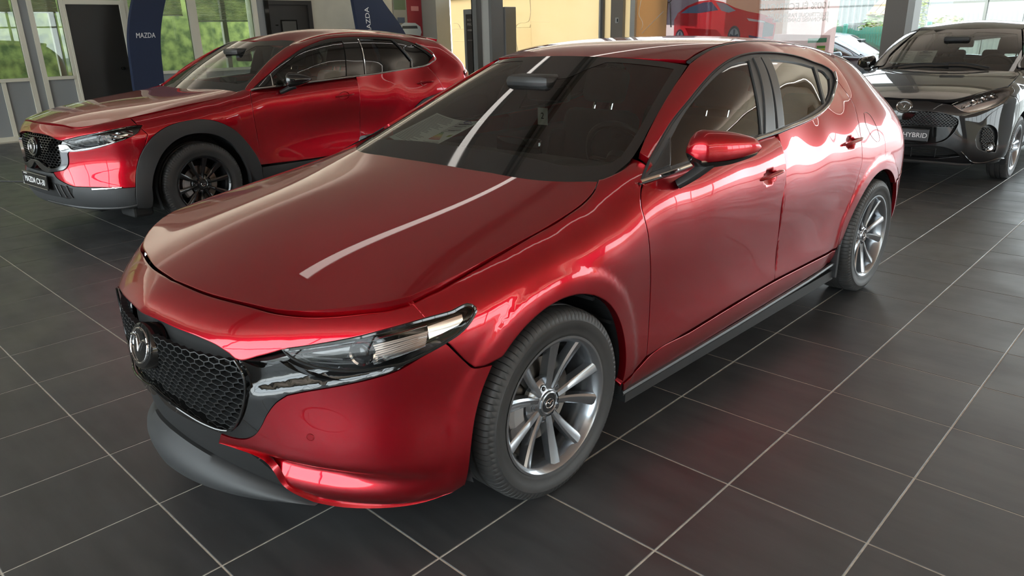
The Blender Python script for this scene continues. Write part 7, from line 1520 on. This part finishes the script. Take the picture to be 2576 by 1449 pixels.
def build_furnishings():
    # navy arches along the offices
    arch('curved navy display panel lettered in white, beside the plain black door', -11.4, [(3.82, 0), (3.67, .6), (3.68, 1.0), (3.73, 1.55), (3.90, 2.1), (4.25, 2.75)], [(4.30, 0), (4.17, .6), (4.18, 1.0), (4.24, 1.55), (4.42, 2.1), (4.78, 2.75)], 2.75, [('MAZDA', 3.99, 1.548, .115)], 0)
    arch('leaning navy display panel with sideways white letters, before the cream wall', -11.4, [(8.35, 0), (8.34, .8), (8.23, 1.64), (8.17, 2.16), (8.10, 2.75)], [(10.05, 0), (9.80, .8), (9.38, 1.60), (8.90, 2.17), (8.55, 2.7)], 2.75, [('MAZDA', 8.50, 1.75, .155)], PI/2+.06)
    # poster on the cream wall
    r = empty('poster', (XL+.01, 9.83, 1.2), 0, 'framed advertising poster of a pale car and red panel, between the navy panel and pier', 'poster')
    def PP(nm, y0, z0, y1, z1, x, m): b = MB(); b.box((x, y0-9.83, z0-1.2), (x+.004, y1-9.83, z1-1.2)); return b.build(nm, m, r)
    PP('backing', 9.70, 1.20, 10.53, 2.75, .0, mat('poster_grey', hexc(150, 152, 146), .5)); PP('print_green', 9.72, 2.0, 10.05, 2.7, .005, mat('poster_green', hexc(96, 116, 88), .5)); PP('print_red', 10.08, 1.4, 10.51, 2.25, .006, mat('poster_red', hexc(150, 44, 56), .5)); PP('print_pale', 10.08, 2.28, 10.51, 2.7, .006, mat('poster_pale', hexc(206, 200, 188), .5)); PP('print_highlight', 10.2, 1.98, 10.42, 2.08, .011, mat('poster_pink', hexc(214, 140, 140), .5))
    b = MB(); b.prism([(9.80, 1.42), (10.42, 1.42), (10.47, 1.52), (10.44, 1.64), (10.30, 1.72), (9.98, 1.73), (9.84, 1.66), (9.79, 1.54)], 0, .004, Matrix(((0, 0, 1, .012), (1, 0, 0, -9.83), (0, 1, 0, -1.2), (0, 0, 0, 1)))); c = b.build('printed_car', mat('poster_car', hexc(186, 200, 208), .5), r)
    b = MB(); b.prism([(9.90, 1.60), (10.36, 1.60), (10.34, 1.66), (9.92, 1.66)], 0, .003, Matrix(((0, 0, 1, .017), (1, 0, 0, -9.83), (0, 1, 0, -1.2), (0, 0, 0, 1)))); b.build('printed_lights', mat('poster_dark', hexc(50, 60, 70), .5), c); PP('print_blue', 9.80, 1.72, 10.0, 1.84, .010, mat('poster_blue', hexc(60, 80, 110), .5))
    # totem display and steel column
    r = empty('totem_display', (-10.3, 10.2, 0), 0, 'tall grey totem with a dark lettered screen, half hidden by the steel column', 'display')
    b = MB(); b.rbox((0, 0, 0), (1.08, .30, 1.95), .01); b.build('totem_case', mat('totem_grey', hexc(138, 138, 136), .4, .3), r); b = MB(); b.box((.08, -.006, .25), (.86, 0, 1.85)); sc = b.build('totem_screen', mat('totem_screen', hexc(58, 54, 50), .3), r)
    b = MB(); b.box((.93, -.008, .3), (.99, 0, 1.82)); b.build('totem_slot', GLOSSB, r); b = MB(); b.rbox((1.08, .0, 0), (1.24, .32, 1.96), .008); b.build('totem_side', DKALU, r)
    for t, z, sz in (('NOUVEAU', 1.735, .062), ('MAZDA', 1.645, .080), ('HYBRIDE', 1.53, .052), ('DÉCOUVRIR', 1.33, .03)): text('totem_lettering', t, sz, mat('totem_print', hexc(150, 144, 138), .5), sc, Matrix.Translation((.12, -.008, z))@Matrix.Rotation(PI/2, 4, 'X'), .001, 'LEFT')
    b = MB(); y0, y1 = 7.95, 8.30; b.box((-7.68, y0, 0), (-7.56, y0+.02, ZC)); b.box((-7.68, y0, 0), (-7.66, y1, ZC)); b.box((-7.56, y0+.13, 0), (-7.26, y0+.15, ZC)); b.box((-7.27, y0, 0), (-7.21, y0+.28, ZC)); S('pillar_steel', b, mat('column_paint', hexc(98, 98, 96), .5), 'grey steel column standing before the papered window')
    b = MB(); b.box((-7.56, 8.07, 0), (-7.27, 8.08, ZC)); S('trim_column', b, mat('column_web', hexc(168, 166, 160), .5), 'pale web plate of the steel column')
    # banner hung outside the glazing, seen from its back
    r = empty('banner', (-6.25, 11.62, 0), 0, 'large translucent banner with a red car and mirrored white lettering, hung outside the glazing', 'banner')
    w, z0, z1 = 3.25, .55, 2.9
    bm_ = lambda x, z: .02*math.sin(x*4.1+z*1.3)+.010*math.sin(x*9+z*5); V = []; F = []; nx, nz = 40, 26
    for i in range(nx+1):
        for j in range(nz+1): x, z = w*i/nx+(.05 if i == nx else 0)*(j/nz), z0+(z1-z0)*j/nz; V.append((x, bm_(x, z), z))
    F = [(i*(nz+1)+j, (i+1)*(nz+1)+j, (i+1)*(nz+1)+j+1, i*(nz+1)+j+1) for i in range(nx) for j in range(nz)]
    def cloth(name, col):
        if name in MATS: return MATS[name]
        m = bpy.data.materials.new(name); m.use_nodes = True; nt = m.node_tree; nt.nodes.clear(); o = nt.nodes.new('ShaderNodeOutputMaterial'); mx = nt.nodes.new('ShaderNodeMixShader'); d = nt.nodes.new('ShaderNodeBsdfDiffuse'); t = nt.nodes.new('ShaderNodeBsdfTranslucent'); d.inputs[0].default_value = col; t.inputs[0].default_value = col; mx.inputs[0].default_value = .5; nt.links.new(d.outputs[0], mx.inputs[1]); nt.links.new(t.outputs[0], mx.inputs[2]); nt.links.new(mx.outputs[0], o.inputs[0]); MATS[name] = m; return m
    b = MB(); b.add(V, F); b.build('banner_cloth', cloth('banner_taupe', hexc(176, 150, 144)), r, True)
    def shape(nm, poly, col, dep, par=None):
        P = [(x, -dep+bm_(x, z)*0, z) for x, z in poly]; b = MB(); b.add([(x, -.035-dep, z) for x, z in poly], [tuple(range(len(poly)))]); return b.build(nm, cloth('banner_'+nm, hexc(*col)), par or r)
    X0 = lambda px: (px-1655)*(3.25/440.0)   # along the cloth
    shape('print_sky', [(0, 1.55), (.75, 1.5), (.75, 2.9), (0, 2.9)], (120, 112, 124), .001); shape('print_wood', [(1.3, 1.35), (2.38, 1.35), (2.38, 2.9), (1.3, 2.9)], (188, 150, 128), .001)
    shape('print_floor', [(0, .55), (3.2, .55), (3.2, 1.32), (1.9, 1.36), (0, 1.2)], (196, 172, 170), .0015); shape('print_white_edge', [(2.38, 1.35), (2.46, 1.35), (2.46, 2.9), (2.38, 2.9)], (224, 214, 206), .001)
    body = [(.27, 1.30), (.26, 1.62), (.33, 1.74), (.52, 1.86), (.74, 1.93), (1.02, 1.95), (1.25, 1.90), (1.48, 1.80), (1.72, 1.73), (1.98, 1.68), (2.18, 1.62), (2.26, 1.55), (2.24, 1.28), (2.16, 1.16), (1.72, 1.14), (1.55, 1.18), (.95, 1.22), (.60, 1.26)]
    c = shape('printed_car', body, (222, 62, 70), .004)
    shape('printed_window', [(.40, 1.74), (.58, 1.84), (.86, 1.91), (1.02, 1.91), (1.16, 1.77), (.78, 1.73)], (118, 140, 176), .006, c); shape('printed_screen', [(1.10, 1.91), (1.28, 1.88), (1.50, 1.75), (1.36, 1.72), (1.22, 1.76)], (176, 196, 214), .006, c)
    shape('printed_lights', [(1.72, 1.62), (2.05, 1.565), (2.06, 1.535), (1.76, 1.575)], (226, 232, 240), .007, c); shape('printed_grille', [(2.04, 1.56), (2.23, 1.50), (2.22, 1.32), (2.03, 1.30)], (112, 92, 104), .006, c); shape('printed_flank', [(.50, 1.48), (1.15, 1.44), (1.30, 1.30), (.62, 1.30)], (196, 48, 58), .005, c); shape('printed_bumper', [(1.78, 1.34), (2.2, 1.26), (2.17, 1.15), (1.80, 1.17)], (96, 74, 116), .006, c)
    for cx, rr in ((.40, .16), (1.50, .20)):
        ell = lambda k: [(cx+rr*.62*k*math.cos(t), 1.30+rr*k*math.sin(t)) for t in np.linspace(0, 2*PI, 24)[:-1]]
        shape('printed_tyre', ell(1.0), (108, 100, 108), .008, c); shape('printed_wheel', ell(.78), (198, 200, 214), .009, c)
        for k in range(5):
            a = k*2*PI/5+.3; shape('printed_spoke', [(cx+.62*rr*.15*math.cos(a+1.2), 1.30+rr*.15*math.sin(a+1.2)), (cx+.62*rr*.70*math.cos(a+.2), 1.30+rr*.70*math.sin(a+.2)), (cx+.62*rr*.70*math.cos(a-.2), 1.30+rr*.70*math.sin(a-.2)), (cx+.62*rr*.15*math.cos(a-1.2), 1.30+rr*.15*math.sin(a-1.2))], (96, 96, 120), .010, c)
    b = MB(); b.tube([(.12+.06*math.cos(t), -.04, 2.02+.08*math.sin(t)) for t in np.linspace(0, 2*PI, 20)[:-1]], .012, 5, True); b.tube([(.10, -.04, 1.93), (.07, -.04, 1.5), (.09, -.04, 1.3)], .014, 5); b.tube([(.15, -.04, 1.93), (.20, -.04, 1.5)], .014, 5); b.build('printed_figure', cloth('banner_figure', hexc(112, 92, 92)), r)
    Mm = lambda x, z: Matrix.Translation((x, -.045, z))@Matrix.Rotation(PI/2, 4, 'X')@Matrix.Diagonal((-1, 1, 1, 1))
    TW = cloth('banner_white', hexc(236, 228, 224))
    for t, x, z, sz in (('NOUVELLE MAZDA6e', 3.16, 1.93, .125), ('100% ÉLECTRIQUE', 3.16, 1.775, .150), ('ÉLECTRIQUE PAR NATURE,', 3.14, 1.640, .088), ("JAPONAISE DANS L'ÂME", 3.14, 1.565, .088)): text('banner_lettering', t, sz, TW, r, Mm(x, z), .001, 'LEFT', .002)
    shape('label_green', [(2.84, 1.20), (3.15, 1.21), (3.15, 1.28), (2.84, 1.27)], (92, 160, 128), .006)
    for i, cc in enumerate(((90, 160, 80), (170, 190, 70), (232, 214, 70), (240, 184, 70), (236, 140, 70), (224, 88, 70), (214, 60, 60))): shape('label_bar_'+('green', 'lime', 'yellow', 'amber', 'orange', 'coral', 'red')[i], [(3.0-.018*i, 1.155-.045*i), (3.14, 1.158-.045*i), (3.14, 1.118-.045*i), (3.0-.018*i, 1.115-.045*i)], cc, .006)
    # papers behind the windscreens, tag on the inside mirror
    Mh = Matrix.Translation((M3_POSE[0], M3_POSE[1], 0))@Matrix.Rotation(M3_POSE[2], 4, 'Z'); Mc = Matrix.Translation((CX_POSE[0], CX_POSE[1], 0))@Matrix.Rotation(CX_POSE[2], 4, 'Z'); Mk = Matrix.Translation((M2_POSE[0], M2_POSE[1], 0))@Matrix.Rotation(M2_POSE[2], 4, 'Z')
    SHEETS(Mh, Mc, Mk)
    # dark teal car parked outside: a repeat of the hatchback body in another paint
    teal = copy_tree(HATCH); teal.location = (-2.5, 13.95, -.08); teal.rotation_euler = (0, 0, PI/2); teal['label'] = 'dark teal car parked side-on outside, beyond the banner and green fence'
    for o in tree(teal):
        if o.type == 'MESH' and o.data.materials and o.data.materials[0] == RED: o.material_slots[0].link = 'OBJECT'; o.material_slots[0].material = TEALP
    # cable on the floor at the left
    b = MB(); b.tube(catmull([(-9.9, -.30, .006), (-9.2, .25, .006), (-8.6, .62, .006), (-8.1, .78, .006), (-7.5, 1.22, .006), (-7.0, 1.9, .006)], .06), .006, 6); tag(b.build('power_cable', RUBBER), 'thin black cable lying across the tiles before the red crossover', 'cable')
def tree(o):
    out = [o]
    for c in o.children: out += tree(c)
    return out
def copy_tree(o, parent=None):
    c = o.copy(); COL.objects.link(c); c.parent = parent
    for ch in list(o.children): copy_tree(ch, c)
    return c
def SHEETS(Mh, Mc, Mk):
    # corners measured on the near car: left-front, left-back, right-back, right-front (car frame)
    info_sheet(Mh@frame_M((-.3155, .5505, 1.052), (.98, -.195, .0), (.143, .212, .082)), .42, .275, 'white specification sheet with coloured energy bars behind the near hatchback windscreen', .02)
    info_sheet(Mc@frame_M((-.30, .64, 1.135), (1, -.04, 0), (.05, .8, .55)), .30, .28, 'pale specification sheet behind the red crossover windscreen', .01)
    info_sheet(Mk@frame_M((-.40, .675, 1.12), (1, .0, .0), (.07, .15, .12)), .43, .20, 'pale specification sheet behind the black hatchback windscreen', .004, False)
    r = empty('paper_tag', tuple(Mh@Vector((-.045, .965, 1.175))), M3_POSE[2], 'small white paper tag marked 2 hanging from the near hatchback inside mirror', 'tag')
    b = MB(); b.rbox((-.030, -.001, -.110), (.030, .001, -.033), .0005); b.build('tag_card', PAPER, r); b = MB(); b.tube([(.02, 0, -.036), (.01, 0, .01), (.0, .0, .05)], .001, 4); b.build('string', SATINB, r)
    text('handwritten_mark', '2', .040, mat('ink', (.02, .02, .03, 1), .6), r, Matrix.Translation((0, -.0022, -.07))@Matrix.Rotation(PI/2, 4, 'X'), .0004)
    b = MB(); 

# ---------------------------------------------------------------- put it together
build_shell()
build_outdoors()
HATCH, CLAY_A, CLAY_B = build_hatch()
build_crossover()
build_supermini()
build_furnishings()
